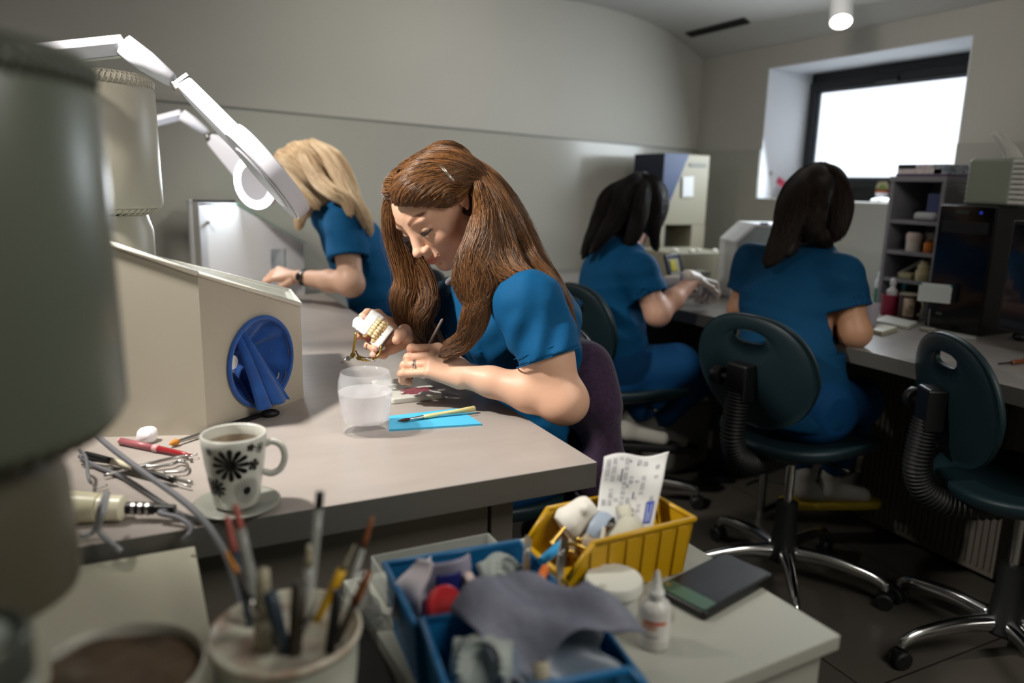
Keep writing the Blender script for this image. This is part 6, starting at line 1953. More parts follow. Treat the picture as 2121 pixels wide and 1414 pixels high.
    T_.seg(chest, neckb - V(-.01, 0, .045), .155, .085, .05, side=sidev, fa=.66, fb=.75)
    T_.ell(chest + V(-.085, -.075, -.015), (.062, .068, .068), None, .05); T_.ell(chest + V(-.085, .065, -.015), (.062, .068, .068), None, .05)
    T_.seg(neckb + V(.02, 0, -.045), shL + V(0, .0, -.002), .056, .062, .04); T_.seg(neckb + V(.02, 0, -.045), shR, .062, .060, .04)
    slv = shL*.42 + el*.58
    slv = slv + V(0, 0, .004)
    T_.seg(shL + V(.004, 0, -.002), slv, .063, .067, .03)
    T_.seg(shR, shR*.4 + elR*.6, .062, .068, .03)
    # folds
    T_.warp(lambda X: .0048*vnoise(X*V(1, 1, .55), 42, 1) + .0022*vnoise(X*V(1.2, 1, 1), 95, 2))
    # diagonal creases over the near sleeve and under the arm
    sax = _n(el - shL)
    cr = _n(np.cross(sax, CM[:, 2]))
    def creases(X):
        q = X - shL
        a = q @ sax; b = q @ cr
        w = np.exp(-((a - .10)/.07)**2)*(np.abs(b) < .12)
        return w*.0050*np.sin(95*(a*.75 + b*.65) + 2*np.sin(22*b))
    T_.warp(creases)
    T_.plane(pel + V(0, 0, -.06), (0, 0, -1))
    # neckline opening and sleeve mouths
    T_.seg(neckb + V(-.045, -.0, -.035), neckb + V(-.05, 0, .14), .062, .085, .01, '-')
    T_.seg(neckb + V(.0, 0, .005), neckb + V(-.03, 0, .1), .064, .075, .01, '-')
    d = _n(el - shL)
    hemn = _n(d + CM[:, 0]*-.05)
    # cut the sleeve with a plane, only around it
    sl, X = T_.win(slv - .10, slv + .12, 0)
    dist = ((X - slv) @ hemn.astype(np.float32))
    near = np.linalg.norm((X - slv) - dist[..., None]*hemn.astype(np.float32), axis=-1) < .082
    T_.g[sl] = np.where(near & (dist > -.02), np.maximum(T_.g[sl], dist), T_.g[sl])
    T_.seg(shL*.44 + el*.56, shL*.1 + el*.9, .0535, .0565, .002, '-')
    local(mesh_obj('scrub_top', [T_.mesh()], M['scrub'], root, relax=2))
    # hem, shoulder seam and pocket seam as thin stitched edges
    m = MB()
    u_, w_ = rot_to(hemn)[:, 0], rot_to(hemn)[:, 1]
    for off in (.0, -.017):
        rr = .0635
        m.tube([slv + hemn*off + (u_*math.cos(t) + w_*math.sin(t))*rr for t in np.linspace(0, 2*math.pi, 49)], .0016 if off == 0 else .0009, 6)
    local(m.build('sleeve_hem', M['scrub'], root, smooth=True))
    # trousers
    lo, hi = bbox([pel, V(.45, 1.40, .5), V(.45, 1.66, .5), V(.40, 1.45, .05)], .14)
    K = SDF(lo, hi, .006)
    K.ell(pel + V(0, 0, -.02), (.15, .175, .10), None, .03)
    for s, kn, an in ((1, V(.50, 1.40, .53), V(.42, 1.42, .10)), (-1, V(.48, 1.64, .53), V(.42, 1.66, .10))):
        K.seg(pel + V(0, -.085*s, -.02), kn, .088, .068, .03); K.seg(kn, an, .066, .052, .03)
    K.warp(lambda X: .004*vnoise(X, 35, 5))
    local(mesh_obj('scrub_trousers', [K.mesh()], M['trouser'], root))
    for y in (1.42, 1.66):
        f = SDF((.26, y-.06, -.01), (.50, y+.06, .14), .005); f.seg((.44, y, .045), (.31, y, .03), .038, .030, .02); f.seg((.43, y, .05), (.42, y, .12), .035, .036, .02); f.plane((0, 0, .002), (0, 0, -1))
        local(mesh_obj('shoe', [f.mesh()], mat('white_shoe', 'b8b4aa', .5), root))
    # hair ---------------------------------------------------------
    hm = hair_mat('auburn_hair', '26150a', '9c693a')
    base = mat('auburn_hair_mass', '2e1c10', .7, noise=(70, '4a2f1a', 1, (1, 1, .25)), bump=(160, .9, .004))
    locks = []
    crown = HP(.020, .0, .118)
    clip = P(938, 372, 1.455)
    ear = HP(-.005, .082, .02)
    # hair swept from the hairline back over the side of the head to the clip
    hairline = [(.082, .010, .070), (.078, .030, .064), (.068, .046, .054), (.052, .058, .042), (.034, .066, .030), (.018, .072, .020)]
    top = [(.068, .004, .086), (.046, .004, .094), (.018, .004, .097), (-.015, .004, .096), (-.05, .004, .088)]
    for i, hl in enumerate(hairline):
        f, s, u = hl
        a = HP(f, s, u); 
        mid = HP(f*.55, s*.55 + .048, u*.72 + .030 - .006*i)
        e = HP(-.020 - .004*i, .080, .050 - .008*i)
        e2 = HP(-.060, .072, .030 - .006*i)
        locks.append(([a, a*.5 + mid*.5 + (mid-Hc)*.06, mid, e, e2], [.005, .010, .012, .011, .010], 240, .0010))
    for i, tp in enumerate(top):
        a = HP(*tp)
        for s in (1, -1):
            b1 = HP(tp[0]*.8 - .01, s*.045, tp[2]*.88 + .008); b2 = HP(tp[0]*.4 - .040, s*.080, tp[2]*.42 + .018); b3 = HP(-.075, s*.084, -.010)
            locks.append(([a, b1, b2, b3], [.005, .013, .015, .015], 260, .0012))
        if i >= 2:
            b1 = HP(-.080, .02, .076); b2 = HP(-.106, .01, .035); b3 = HP(-.112, 0, -.03)
            locks.append(([a, b1, b2, b3], [.010, .020, .024, .024], 240, .0015))
    # far-side front: falls beside the face
    def wl(p, r, n, amp=.0035): locks.append(([P(*q) for q in p], r, n, amp))
    fs0 = [(845, 392, 1.60), (822, 430, 1.62)]
    wl([(862, 362, 1.55), (828, 398, 1.56), (812, 440, 1.58), (818, 490, 1.61), (835, 540, 1.63), (846, 590, 1.64), (838, 625, 1.64), (846, 660, 1.65), (872, 700, 1.66), (888, 740, 1.67)], [.010, .015, .019, .024, .028, .028, .028, .030, .028, .014], 420)
    wl([(870, 352, 1.57), (832, 385, 1.59), (818, 430, 1.63), (832, 490, 1.66), (858, 550, 1.67), (872, 610, 1.67), (862, 660, 1.67), (884, 715, 1.67), (905, 755, 1.66)], [.012, .018, .022, .028, .032, .034, .032, .028, .014], 420)
    wl([(850, 520, 1.64), (880, 580, 1.64), (888, 630, 1.63), (870, 665, 1.63), (880, 700, 1.64)], [.018, .022, .024, .020, .010], 220)
    wl([(838, 560, 1.66), (830, 600, 1.66), (826, 625, 1.66), (840, 650, 1.66), (858, 668, 1.66)], [.010, .013, .014, .012, .006], 120)
    # near side: over and behind the ear, down over the chest
    wl([(955, 350, 1.57), (990, 392, 1.515), (1000, 440, 1.475), (998, 485, 1.455), (982, 530, 1.45), (978, 580, 1.45), (985, 620, 1.455), (975, 660, 1.46), (955, 698, 1.48), (915, 722, 1.50)], [.005, .012, .018, .022, .022, .017, .012, .008, .004, .002], 380, .006)
    wl([(962, 352, 1.575), (998, 402, 1.52), (1010, 450, 1.485), (1008, 510, 1.46), (995, 560, 1.455), (985, 605, 1.455), (1000, 645, 1.46), (985, 690, 1.475), (955, 722, 1.49), (910, 738, 1.50)], [.005, .012, .020, .025, .022, .015, .010, .006, .003, .002], 320, .006)
    wl([(990, 455, 1.46), (980, 500, 1.45), (960, 550, 1.45), (958, 590, 1.45), (972, 630, 1.46)], [.006, .012, .016, .014, .006], 200)
    wl([(985, 520, 1.45), (1012, 560, 1.45), (1020, 590, 1.455), (1000, 625, 1.46), (975, 650, 1.46), (960, 680, 1.465)], [.010, .014, .014, .012, .008, .004], 180)
    # back: over the shoulder blade
    wl([(960, 345, 1.55), (1010, 385, 1.54), (1045, 440, 1.53), (1070, 500, 1.53), (1098, 550, 1.50), (1138, 590, 1.49), (1168, 635, 1.49), (1188, 690, 1.50)], [.014, .022, .026, .028, .026, .018, .011, .004], 460, .005)
    wl([(940, 330, 1.58), (1000, 365, 1.58), (1045, 420, 1.58), (1078, 480, 1.58), (1112, 545, 1.54), (1150, 592, 1.52), (1184, 650, 1.52)], [.016, .024, .030, .030, .024, .015, .005], 420, .005)
    wl([(968, 352, 1.58), (1008, 405, 1.53), (1032, 460, 1.49), (1048, 520, 1.48), (1075, 565, 1.455), (1112, 590, 1.445), (1150, 622, 1.445), (1178, 668, 1.455)], [.005, .014, .020, .024, .018, .012, .007, .003], 320, .005)
    wl([(1015, 470, 1.475), (1022, 520, 1.465), (1040, 562, 1.45), (1082, 585, 1.435), (1130, 600, 1.44)], [.012, .018, .018, .010, .003], 220)
    wl([(1035, 545, 1.47), (1005, 585, 1.455), (995, 620, 1.46)], [.014, .012, .006], 120)
    def skull(S_):
        S_.ell(HP(-.026, 0, .018), V(.094, .080, .080)*1.0, R, .01)
        S_.seg(HP(-.03, 0, 0), HP(-.06, .0, -.09), .075, .065, .03)
    def cuts(S_):      # keep the face and the ear clear
        S_.ell(HP(.090, 0, -.030), (.078, .078, .092), R, .012, '-')
        S_.ell(HP(.002, .100, -.010), (.034, .036, .040), R, .006, '-')
        S_.ell(HP(.050, .075, -.045), (.048, .040, .058), R, .008, '-')
    ho, fld = hair_mass('hair', locks, base, root, .0036, .62, skull, post=cuts)
    local(ho)
    fine = [(l[0], l[1], int(l[2]*1.6), l[3]) for l in locks]
    fly = [(l[0], [x*1.22 + .001 for x in l[1]], 14, .006) for l in locks]
    local(hair_curves('hair_strands', fine, hm, root, 3, .0035, .00032, fld))
    local(hair_curves('flyaway_hair', fly, hm, root, 4, .006, .00016))
    # clip
    m = MB()
    a, b = P(912, 342, 1.452), P(941, 376, 1.448)
    for o_ in (-.0016, .0016):
        dd = CM[:, 0]*o_
        m.tube([a + dd*1.5, a*.5 + b*.5 + dd - CM[:, 2]*.002, b + dd*.6], .0010, 6)
    local(m.build('hair_clip', mat('silver_clip', 'd6cfc6', .25, metal=1), root, smooth=True))
    return dict(mcp=mcp, pip=pip, tip=tip)
MAIN = build_main()
# brush held in the near hand
a = P(917, 660, 1.565); b = P(866, 757, 1.603)
brush(b + (b - a)*.35, a, 'brush with grey-brown handle held upright in the near hand of the auburn-haired woman', mat('grey_brown_wood', '7d6a62', .4), M['steel'], M['bristle'], .0036, .12, .08, (1, 1, .9))

# plaster jaw model in a brass articulator, held in the far hand
def jaw_model():
    c = P(778, 683, 1.585)
    right, up_, fwd = CM[:, 0], -CM[:, 1], CM[:, 2]
    th = math.radians(-37)
    s_ = _n(right*math.cos(th) + up_*math.sin(th))        # from the upper cast to the lower cast
    r_ = _n(up_*math.cos(th) - right*math.sin(th))         # along the row of teeth
    o_ = -fwd                                               # toward the viewer
    t = thing('jaw_model', 'white plaster jaw model with cream teeth held in the far hand', 'jaw model', tuple(c))
    R = np.array([s_, r_, o_]).T
    def bl(lo, hi, name, m_, seed, bumps=()):
        S_ = SDF(lo, hi, .0011)
        for f in bumps: f(S_)
        S_.warp(lambda X: .0006*vnoise(X, 260, seed))
        v, q = S_.mesh()
        return mesh_obj(name, [(v @ R.T, q)], m_, t)
    pl = mat('bright_plaster', 'eeecea', .55, bump=(150, .15, .001))
    bl((-.055, -.035, -.03), (.01, .04, .02), 'upper_cast', pl, 1, [
        lambda S_: S_.box((-.020, .004, -.006), (.011, .027, .015), None, .003, .003),
        lambda S_: S_.box((-.030, -.012, -.008), (.014, .012, .012), None, .004, .005),
        lambda S_: S_.ell((-.040, -.010, -.006), (.011, .012, .011), None, .004),
        lambda S_: S_.box((-.008, .020, -.004), (.008, .012, .012), None, .003, .004)])
    bl((-.01, -.035, -.03), (.04, .04, .02), 'lower_cast', pl, 2, [
        lambda S_: S_.box((.022, -.002, -.008), (.0075, .027, .014), None, .002, .003),
        lambda S_: S_.box((.016, -.020, -.006), (.012, .009, .011), None, .003, .004),
        lambda S_: S_.box((.014, .018, -.010), (.010, .008, .010), None, .003, .004)])
    m_t = mat('cream_teeth', 'ead6a8', .3, coat=.4)
    for row, (x0, n) in enumerate(((-.0045, 6), (.0065, 6))):
        for k in range(n):
            y = .0225 - .0072*k
            S_ = SDF((-.009, -.007, -.010), (.009, .007, .009), .0008)
            S_.ell((0, 0, 0), (.0056, .0040, .0055), None, .001)
            S_.ell(((-.0025 if row else .0025), .0015, .0020), (.0024, .0020, .0030), None, .0015)
            S_.ell(((-.0025 if row else .0025), -.0015, .0018), (.0024, .0020, .0030), None, .0015)
            v, q = S_.mesh()
            v = v + V(x0, y, .0075 - .0009*abs(k - 2.5))
            mesh_obj('tooth', [(v @ R.T, q)], m_t, t)
    bl((-.015, -.03, -.02), (.02, .03, .012), 'gum_wax', mat('amber_gum', 'cfae78', .4), 3, [
        lambda S_: S_.seg((-.008, .024, .001), (-.010, -.022, .001), .0062, .0062, .002), lambda S_: S_.seg((.013, .022, .001), (.012, -.020, .001), .0062, .0062, .002)])
    MB().box((-.006, -.028, -.006), (.004, -.020, .008), R).build('dark_gap', mat('red_brown_wax', '5e2416', .4), t, bevel=.002)
    MB().box((.0300, -.024, -.016), (.0318, .020, .004), R).build('metal_plate', mat('dark_plate', '5c6068', .3, metal=.6), t, bevel=.001)
    L = lambda px, py, d: P(px, py, d) - c
    bm = M['brass']
    MB().tube(smooth_path([L(738, 687, 1.575), L(735, 708, 1.572), L(731, 733, 1.570)], 4), .0030, 8).build('upper_arm', bm, t, smooth=True)
    MB().tube(smooth_path([L(790, 716, 1.578), L(786, 732, 1.575), L(772, 744, 1.572), L(752, 745, 1.570), L(738, 738, 1.570)], 5), .0028, 8).build('lower_arm', bm, t, smooth=True)
    MB().tube(smooth_path([L(736, 725, 1.58), L(745, 738, 1.585), L(768, 740, 1.585), L(784, 727, 1.59)], 5), .0024, 8, .6).build('dark_arch', mat('dark_wire', '4a3d2c', .35, metal=.8), t, smooth=True)
    MB().tube([L(706, 752, 1.565), L(716, 744, 1.567), L(732, 738, 1.570)], [.0016, .0026, .0034], 8).build('adjusting_screw', M['steel'], t, smooth=True)
    for q in ((731, 735, 1.569), (744, 741, 1.568), (722, 742, 1.568)): MB().lathe([(0, -.004), (.005, -.004), (.005, .004), (0, .004)], 14, R, L(*q)).build('hinge_knob', bm if q[0] != 722 else M['steel'], t, smooth='auto')
    MB().tube([L(758, 742, 1.568), L(776, 748, 1.566)], .002, 6).build('cross_pin', M['steel'], t)
jaw_model()

# purple jacket hung over the chair behind her
def jacket():
    t = thing('jacket', 'dark purple knitted jacket hanging over the chair back behind the auburn-haired woman', 'jacket', (.895, 1.56, 0))
    S_ = SDF((-.20, -.33, .12), (.28, .30, .98), .006)
    cx_ = .0
    S_.seg((.02, -.14, .80), (.02, .14, .80), .055, None, .05)
    S_.seg((.02, -.16, .72), (.02, .16, .72), .070, None, .06)
    S_.seg((.05, -.17, .55), (.05, .17, .55), .060, None, .06)
    S_.seg((.055, -.19, .38), (.055, .19, .38), .055, None, .06)
    S_.seg((.055, -.19, .24), (.055, .19, .24), .045, None, .05)
    S_.seg((.04, -.19, .70), (.07, -.21, .36), .042, .036, .03)
    S_.seg((.04, .19, .70), (.07, .21, .36), .042, .036, .03)
    S_.warp(lambda X: .009*np.sin(46*X[:, 1] + 2.2*np.sin(5*X[:, 2]))*np.clip((.80 - X[:, 2])/.3, 0, 1) + .004*vnoise(X, 40, 8))
    m_ = mat('purple_knit', '2a1830', .9, sheen=.2, noise=(90, '3c2442', .9), bump=(220, .7, .002))
    mesh_obj('jacket_body', [S_.mesh()], m_, t, relax=2)
    MB().tube(smooth_path([V(.085, -.16, .66), V(.115, -.06, .645), V(.12, .05, .65), V(.09, .17, .66)], 6), .0022, 6).build('seam', m_, t, smooth=True)
    t.rotation_euler = (0, 0, math.radians(-6))
jacket()
# ============================================================ the three women further back
def seated(name_label, origin, skin_c, K, hair_locks, hair_cols, hair_seed, scrub='scrub', vox=.0036, extra=None, gloves=False, shoe=None):
    """K: joints in world space. pel, waist, chest, neck, head, g, pitch, shL, shR, elL, elR, wrL, wrR, hdL, hdR (hand directions), nmL, nmR (back-of-hand), knL, knR, anL, anR"""
    root = thing('person', name_label, 'person', (origin[0], origin[1], 0))
    off = -V(origin[0], origin[1], 0)
    def local(o): o.location = off; return o
    skin = skin_mat('skin_' + str(hair_seed), skin_c)
    hv, hq, R, ht = head_mesh(K['head'], K['g'], K['pitch'], K.get('roll', 0), .0026, 1.0, neck=K['head']*.25 + K['neck']*.75, detail=False)
    HP = lambda f, s, u: K['head'] + R @ V(f, s, u)
    sidev = K['shL'] - K['shR']
    lo, hi = bbox([K['neck'], K['chest'], K['pel'], K['shL'], K['shR'], K['elL'], K['elR'], K['wrL'] + K['hdL']*.16, K['wrR'] + K['hdR']*.16], .12)
    B_ = SDF(lo, hi, vox)
    B_.seg(K['pel'], K['chest'], .11, .12, .02, side=sidev, fa=.7, fb=.7)
    B_.seg(K['chest'], K['neck'] - V(0, 0, .03), .12, .06, .03, side=sidev, fa=.7, fb=.8)
    B_.seg(K['neck'] - V(0, 0, .03), K['head']*.3 + K['neck']*.7, .050, .050, .02)
    hands = []
    for sd in 'LR':
        sh, el, wr = K['sh'+sd], K['el'+sd], K['wr'+sd]
        B_.seg(K['neck'], sh, .045, .048, .03)
        B_.seg(sh, el, .050, .041, .02); B_.ell(el, .0405, None, .02)
        B_.seg(el, el*.6 + wr*.4, .040, .037, .02); B_.seg(el*.6 + wr*.4, wr, .037, .0245, .02)
        lo2, hi2 = bbox([wr, wr + K['hd'+sd]*.15], .075)
        H_ = SDF(lo2, hi2, .0022)
        if gloves: H_.seg(wr - K['hd'+sd]*.035, wr + K['hd'+sd]*.01, .0285, .026, .006)
        auto_hand(H_, wr, K['hd'+sd], K['nm'+sd], K.get('ts'+sd, 1), K.get('curl', .75))
        hands.append(H_.mesh())
    body = [(hv, hq), B_.mesh()] + ([] if gloves else hands)
    n = len(hv)
    def attr(v):
        c = np.ones((len(v), 3), np.float32); c[:n] = ht; return c
    local(mesh_obj('body', body, skin, root, attr=attr))
    if gloves:
        gm = mat('latex_glove', 'd8cbbf', .45)
        for hd in hands: local(mesh_obj('glove', [hd], gm, root))
    # top
    lo, hi = bbox([K['neck'], K['chest'], K['pel'], K['shL'], K['shR'], K['elL']*.6 + K['shL']*.4, K['elR']*.6 + K['shR']*.4], .19)
    T_ = SDF(lo, hi, .005)
    wd = K.get('w', 1.0)
    T_.seg(K['pel'] - V(0, 0, .02), K['waist'], .178*wd, .158*wd, .03, side=sidev, fa=.78, fb=.72)
    T_.seg(K['waist'], K['chest'], .158*wd, .172*wd, .03, side=sidev, fa=.72, fb=.68)
    T_.seg(K['chest'], K['neck'] - V(0, 0, .035), .165*wd, .080, .05, side=sidev, fa=.68, fb=.8)
    for sd in 'LR':
        sh, el = K['sh'+sd], K['el'+sd]
        T_.seg(K['neck'] - V(0, 0, .03), sh, .058, .062, .04)
        sl = sh*.42 + el*.58
        T_.seg(sh, sl, .064, .070, .03)
    T_.warp(lambda X: .0045*vnoise(X*V(1, 1, .6), 34, hair_seed) + .0035*vnoise(X*V(.5, .5, 1.5), 55, hair_seed + 1))
    T_.plane(K['pel'] + V(0, 0, -.07), (0, 0, -1))
    T_.seg(K['neck'] + V(0, 0, .005), K['neck']*.5 + K['head']*.5, .058, .07, .01, '-')
    for sd in 'LR':
        sh, el = K['sh'+sd], K['el'+sd]
        d = _n(el - sh); sl = sh*.40 + el*.60
        w_, X = T_.win(sl - .12, sl + .13, 0)
        dist = (X - sl) @ d.astype(np.float32)
        near = np.linalg.norm((X - sl) - dist[..., None]*d.astype(np.float32), axis=-1) < .088
        T_.g[w_] = np.where(near & (dist > -.02), np.maximum(T_.g[w_], dist), T_.g[w_])
        T_.seg(sh*.62 + el*.38, sh*.2 + el*.8, .056, .063, .002, '-')
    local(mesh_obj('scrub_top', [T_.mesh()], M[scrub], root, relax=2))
    # trousers
    pts = [K['pel'], K['knL'], K['knR'], K['anL'], K['anR']]
    lo, hi = bbox(pts, .15)
    Q = SDF(lo, hi, .006)
    hl, hr = K['pel'] + sidev*.24 - V(0, 0, .02), K['pel'] - sidev*.24 - V(0, 0, .02)
    Q.seg(hl, hr, .115, None, .03)
    for hp_, kn, an in ((hl, K['knL'], K['anL']), (hr, K['knR'], K['anR'])):
        Q.seg(hp_, kn, .098, .074, .03); Q.seg(kn, kn*.28 + an*.72, .070, .052, .03)
    Q.warp(lambda X: .005*vnoise(X, 30, hair_seed + 4))
    Q.plane(np.minimum(K['anL'], K['anR']), (0, 0, -1)) if K['anL'][2] < .2 else None
    local(mesh_obj('scrub_trousers', [Q.mesh()], M['trouser'], root, relax=2))
    for sd in 'LR':
        an = K['an'+sd]; ft = K.get('ft', V(1, 0, 0))
        f = SDF(an - .28, an + .28, .005)
        f.seg(an + V(0, 0, .03), an + V(0, 0, -.02), .036, .034, .01)
        f.seg(an + V(0, 0, -.02), an + ft*.13 + V(0, 0, -.045), .036, .026, .02)
        local(mesh_obj('sock', [f.mesh()], M['sock'], root))
        f = SDF(an - .28, an + .28, .005)
        f.seg(an - ft*.035 + V(0, 0, -.068), an + ft*.16 + V(0, 0, -.072), .040, .036, .01)
        f.plane(an + V(0, 0, -.060), (0, 0, 1)); f.plane(an + V(0, 0, -.088), (0, 0, -1))
        local(mesh_obj('clog_sole', [f.mesh()], shoe or M['rubber'], root))
    # hair
    c0, c1, cm_ = hair_cols
    hm = hair_mat('hair_%d' % hair_seed, c0, c1, .5, .6 if hair_seed == 21 else .3); base = mat('hair_mass_%d' % hair_seed, cm_, .6, noise=(60, c0, 1, (1, 1, .3)))
    def skull(S_):
        S_.ell(HP(-.025, 0, .030), V(.094, .082, .094), R, .01)
        S_.seg(HP(-.03, 0, 0), HP(-.055, .0, -.09), .074, .062, .03)
        S_.ell(HP(.095, 0, -.030), (.072, .072, .092), R, .012, '-')
    crown = [HP(.055, .0, .105), HP(.02, 0, .122), HP(-.03, 0, .122), HP(-.07, 0, .10)]
    locks = list(hair_locks)
    for c in crown:
        for s in (1, -1):
            f_ = (R.T @ (c - K['head']))
            locks.append(([c, HP(f_[0]*.8, s*.05, f_[2]*.86), HP(f_[0]*.6-.015, s*.084, .03), HP(f_[0]*.5-.025, s*.088, -.04), HP(f_[0]*.45-.03, s*.082, -.10)], [.012, .018, .020, .020, .014], 110, .0012))
        locks.append(([c, HP(-.09, .0, .075), HP(-.115, 0, .01), HP(-.115, 0, -.06)], [.014, .022, .026, .026], 110, .0012))
    ho, fld = hair_mass('hair', locks, base, root, .005, .62, skull, ks=.022)
    local(ho)
    local(hair_curves('hair_strands', [(l[0], l[1], int(l[2]*1.5), l[3]) for l in locks], hm, root, hair_seed, .002, .0005, fld))
    if extra: extra(root, local, HP, K)
    return root
def lk(pts, r, n, amp=.002): return ([P(*q) for q in pts], r, n, amp)

# blonde woman at the far end of the main desk
K = dict(pel=P(790, 660, 2.86), waist=P(775, 600, 2.86), chest=P(735, 510, 2.84), neck=P(690, 432, 2.80), head=P(632, 378, 2.76), g=V(-.96, -.05, 0), pitch=math.radians(32),
         shL=P(712, 462, 2.66), shR=P(715, 455, 2.98), elL=P(728, 588, 2.62), elR=P(735, 590, 3.05), wrL=P(618, 573, 2.74), wrR=P(640, 570, 3.0),
         hdL=_n(V(-.85, .45, .10)), hdR=_n(V(-.95, -.1, 0)), nmL=V(-.1, -.5, .8), nmR=V(0, 0, 1), tsL=1, tsR=-1, w=.88,
         knL=V(.62, 2.72, .50), knR=V(.60, 2.95, .50), anL=V(.66, 2.74, .10), anR=V(.66, 2.95, .10), ft=V(-1, 0, 0))
def watch(root, local, HP, K):
    a = K['wrL']*.86 + K['elL']*.14; ax = _n(K['elL'] - K['wrL']); R = rot_to(ax)
    m = MB().lathe([(.0285, -.010), (.0305, -.010), (.0305, .010), (.0285, .010)], 28, R, a); w = local(m.build('wristwatch', M['dark'], root, smooth='auto'))
    d = _n(CO - a); d = _n(d - ax*d.dot(ax))
    m = MB().lathe([(0, .0), (.016, 0), (.016, .009), (.013, .011), (0, .011)], 24, rot_to(d), a + d*.026); m.build('watch_case', mat('watch_metal', '6e665c', .25, metal=1), w, smooth='auto')
    m = MB().lathe([(0, .0112), (.012, .0112), (.012, .0118), (0, .0118)], 24, rot_to(d), a + d*.026); m.build('watch_dial', mat('watch_dial', '22201d', .2), w)
bl = [lk([(632, 300, 2.76), (672, 318, 2.72), (700, 360, 2.68), (722, 405, 2.64), (748, 440, 2.63), (762, 475, 2.64)], [.020, .032, .036, .030, .020, .006], 420),
      lk([(640, 296, 2.80), (690, 325, 2.80), (715, 370, 2.76), (735, 420, 2.72), (758, 452, 2.70), (768, 488, 2.70)], [.020, .032, .036, .030, .018, .005], 380),
      lk([(618, 302, 2.72), (640, 335, 2.66), (662, 375, 2.63), (690, 400, 2.60), (715, 415, 2.60), (728, 450, 2.60)], [.018, .026, .028, .022, .013, .004], 320),
      lk([(598, 312, 2.74), (592, 350, 2.68), (612, 385, 2.65), (640, 412, 2.64), (662, 430, 2.64)], [.014, .022, .024, .016, .006], 260),
      lk([(585, 325, 2.78), (574, 350, 2.74), (588, 380, 2.70), (612, 408, 2.68)], [.012, .018, .016, .006], 180),
      lk([(640, 408, 2.70), (636, 430, 2.70), (622, 452, 2.70), (620, 475, 2.70)], [.014, .018, .014, .005], 150)]
seated('blonde woman in blue scrubs leaning on the far end of the main desk', (.88, 2.90), 'd9ae94', K, bl, ('c49a66', 'fff0d2', 'b8935e'), 21, extra=watch)

# woman with gloved hands in the far corner
K = dict(pel=P(1275, 752, 2.86), waist=P(1268, 690, 2.86), chest=P(1272, 590, 2.85), neck=P(1292, 512, 2.88), head=P(1325, 436, 2.92), g=V(.90, .42, 0), pitch=math.radians(26),
         shR=P(1322, 562, 2.68), shL=P(1262, 548, 3.00), elR=P(1362, 650, 2.66), elL=P(1375, 625, 3.06), wrR=P(1438, 578, 2.78), wrL=P(1402, 585, 2.98),
         hdR=_n(V(.88, .10, -.22)), hdL=_n(V(.35, -.45, .05)), nmR=V(.3, .1, .9), nmL=V(.3, 0, .9), tsR=-1, tsL=1, w=1.0, curl=1.05,
         knR=P(1402, 752, 2.72), knL=P(1462, 775, 2.98), anR=P(1300, 880, 2.80), anL=P(1345, 888, 3.00), ft=_n(V(.8, -.5, 0)))
def glasses(root, local, HP, K):
    m = MB()
    for s in (1, -1):
        m.tube([HP(.094, s*.033 + .020*math.cos(t), -.004 + .015*math.sin(t)) for t in np.linspace(0, 6.283, 25)], .0012, 6)
        m.tube([HP(.092, s*.054, .002), HP(.04, s*.076, .006), HP(-.01, s*.080, .004)], .0013, 6)
    m.tube([HP(.096, .012, 0), HP(.100, 0, .002), HP(.096, -.012, 0)], .0012, 6)
    local(m.build('glasses', M['black'], root, smooth=True))
dk = [lk([(1300, 378, 2.90), (1262, 405, 2.84), (1245, 450, 2.80), (1225, 495, 2.78), (1207, 535, 2.78)], [.020, .034, .036, .026, .010], 260),
      lk([(1320, 374, 2.92), (1290, 400, 2.82), (1278, 445, 2.76), (1255, 480, 2.74), (1222, 525, 2.74)], [.020, .036, .038, .028, .010], 280),
      lk([(1335, 376, 2.90), (1332, 405, 2.80), (1322, 450, 2.75), (1312, 485, 2.74), (1300, 510, 2.74)], [.018, .030, .034, .028, .012], 240),
      lk([(1345, 382, 2.90), (1362, 410, 2.82), (1360, 450, 2.79), (1355, 490, 2.79), (1360, 520, 2.80)], [.014, .020, .020, .015, .006], 200)]
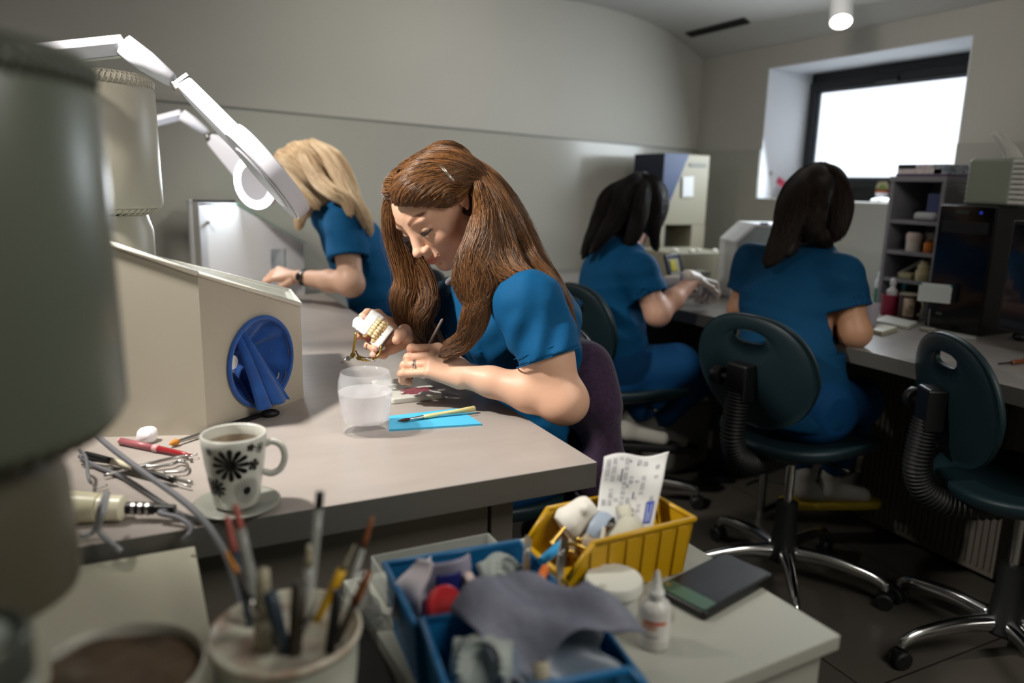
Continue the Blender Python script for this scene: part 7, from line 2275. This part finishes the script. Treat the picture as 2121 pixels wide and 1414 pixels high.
seated('dark-haired woman in blue scrubs and latex gloves working in the far corner', (1.60, 2.30), 'dbab92', K, dk, ('0a0606', '201312', '080505'), 33, gloves=True, extra=glasses)

# woman under the window, seen from behind
K = dict(pel=P(1640, 818, 2.30), waist=P(1635, 740, 2.34), chest=P(1650, 620, 2.38), neck=P(1672, 520, 2.42), head=P(1690, 432, 2.46), g=V(.86, .50, 0), pitch=math.radians(24),
         shR=P(1742, 572, 2.26), shL=P(1562, 548, 2.52), elR=P(1772, 688, 2.24), elL=P(1535, 640, 2.56), wrR=P(1752, 640, 2.50), wrL=P(1600, 640, 2.72),
         hdR=_n(V(.5, .8, 0)), hdL=_n(V(.7, .3, 0)), nmR=V(0, 0, 1), nmL=V(0, 0, 1), tsR=-1, tsL=1, w=1.0,
         knR=P(1775, 832, 2.40), knL=P(1640, 830, 2.68), anR=P(1715, 1000, 2.62), anL=P(1662, 1000, 2.62), ft=_n(V(.85, -.35, 0)))
w4 = [lk([(1680, 352, 2.46), (1648, 382, 2.40), (1625, 430, 2.34), (1612, 480, 2.31), (1598, 520, 2.30), (1588, 552, 2.30)], [.010, .020, .023, .018, .013, .008], 300),
      lk([(1695, 348, 2.46), (1665, 380, 2.36), (1655, 430, 2.32), (1640, 480, 2.30), (1615, 520, 2.29), (1592, 548, 2.29)], [.012, .024, .028, .021, .013, .006], 300),
      lk([(1705, 350, 2.46), (1695, 385, 2.35), (1690, 430, 2.32), (1685, 470, 2.31), (1680, 500, 2.31)], [.014, .028, .034, .028, .014], 300),
      lk([(1715, 355, 2.47), (1735, 390, 2.38), (1738, 430, 2.35), (1735, 470, 2.34), (1728, 500, 2.34)], [.014, .020, .022, .018, .008], 240),
      lk([(1700, 480, 2.30), (1705, 500, 2.30), (1722, 505, 2.31)], [.016, .014, .006], 100),
      lk([(1650, 490, 2.30), (1645, 510, 2.29), (1632, 530, 2.29)], [.006, .005, .002], 40)]
seated('brown-haired woman in blue scrubs seen from behind below the window', (1.78, 1.62), 'b98b6c', K, w4, ('100905', '2a190f', '0c0705'), 45, scrub='scrub_shaded', shoe=mat('yellow_sole', 'a8901f', .6))
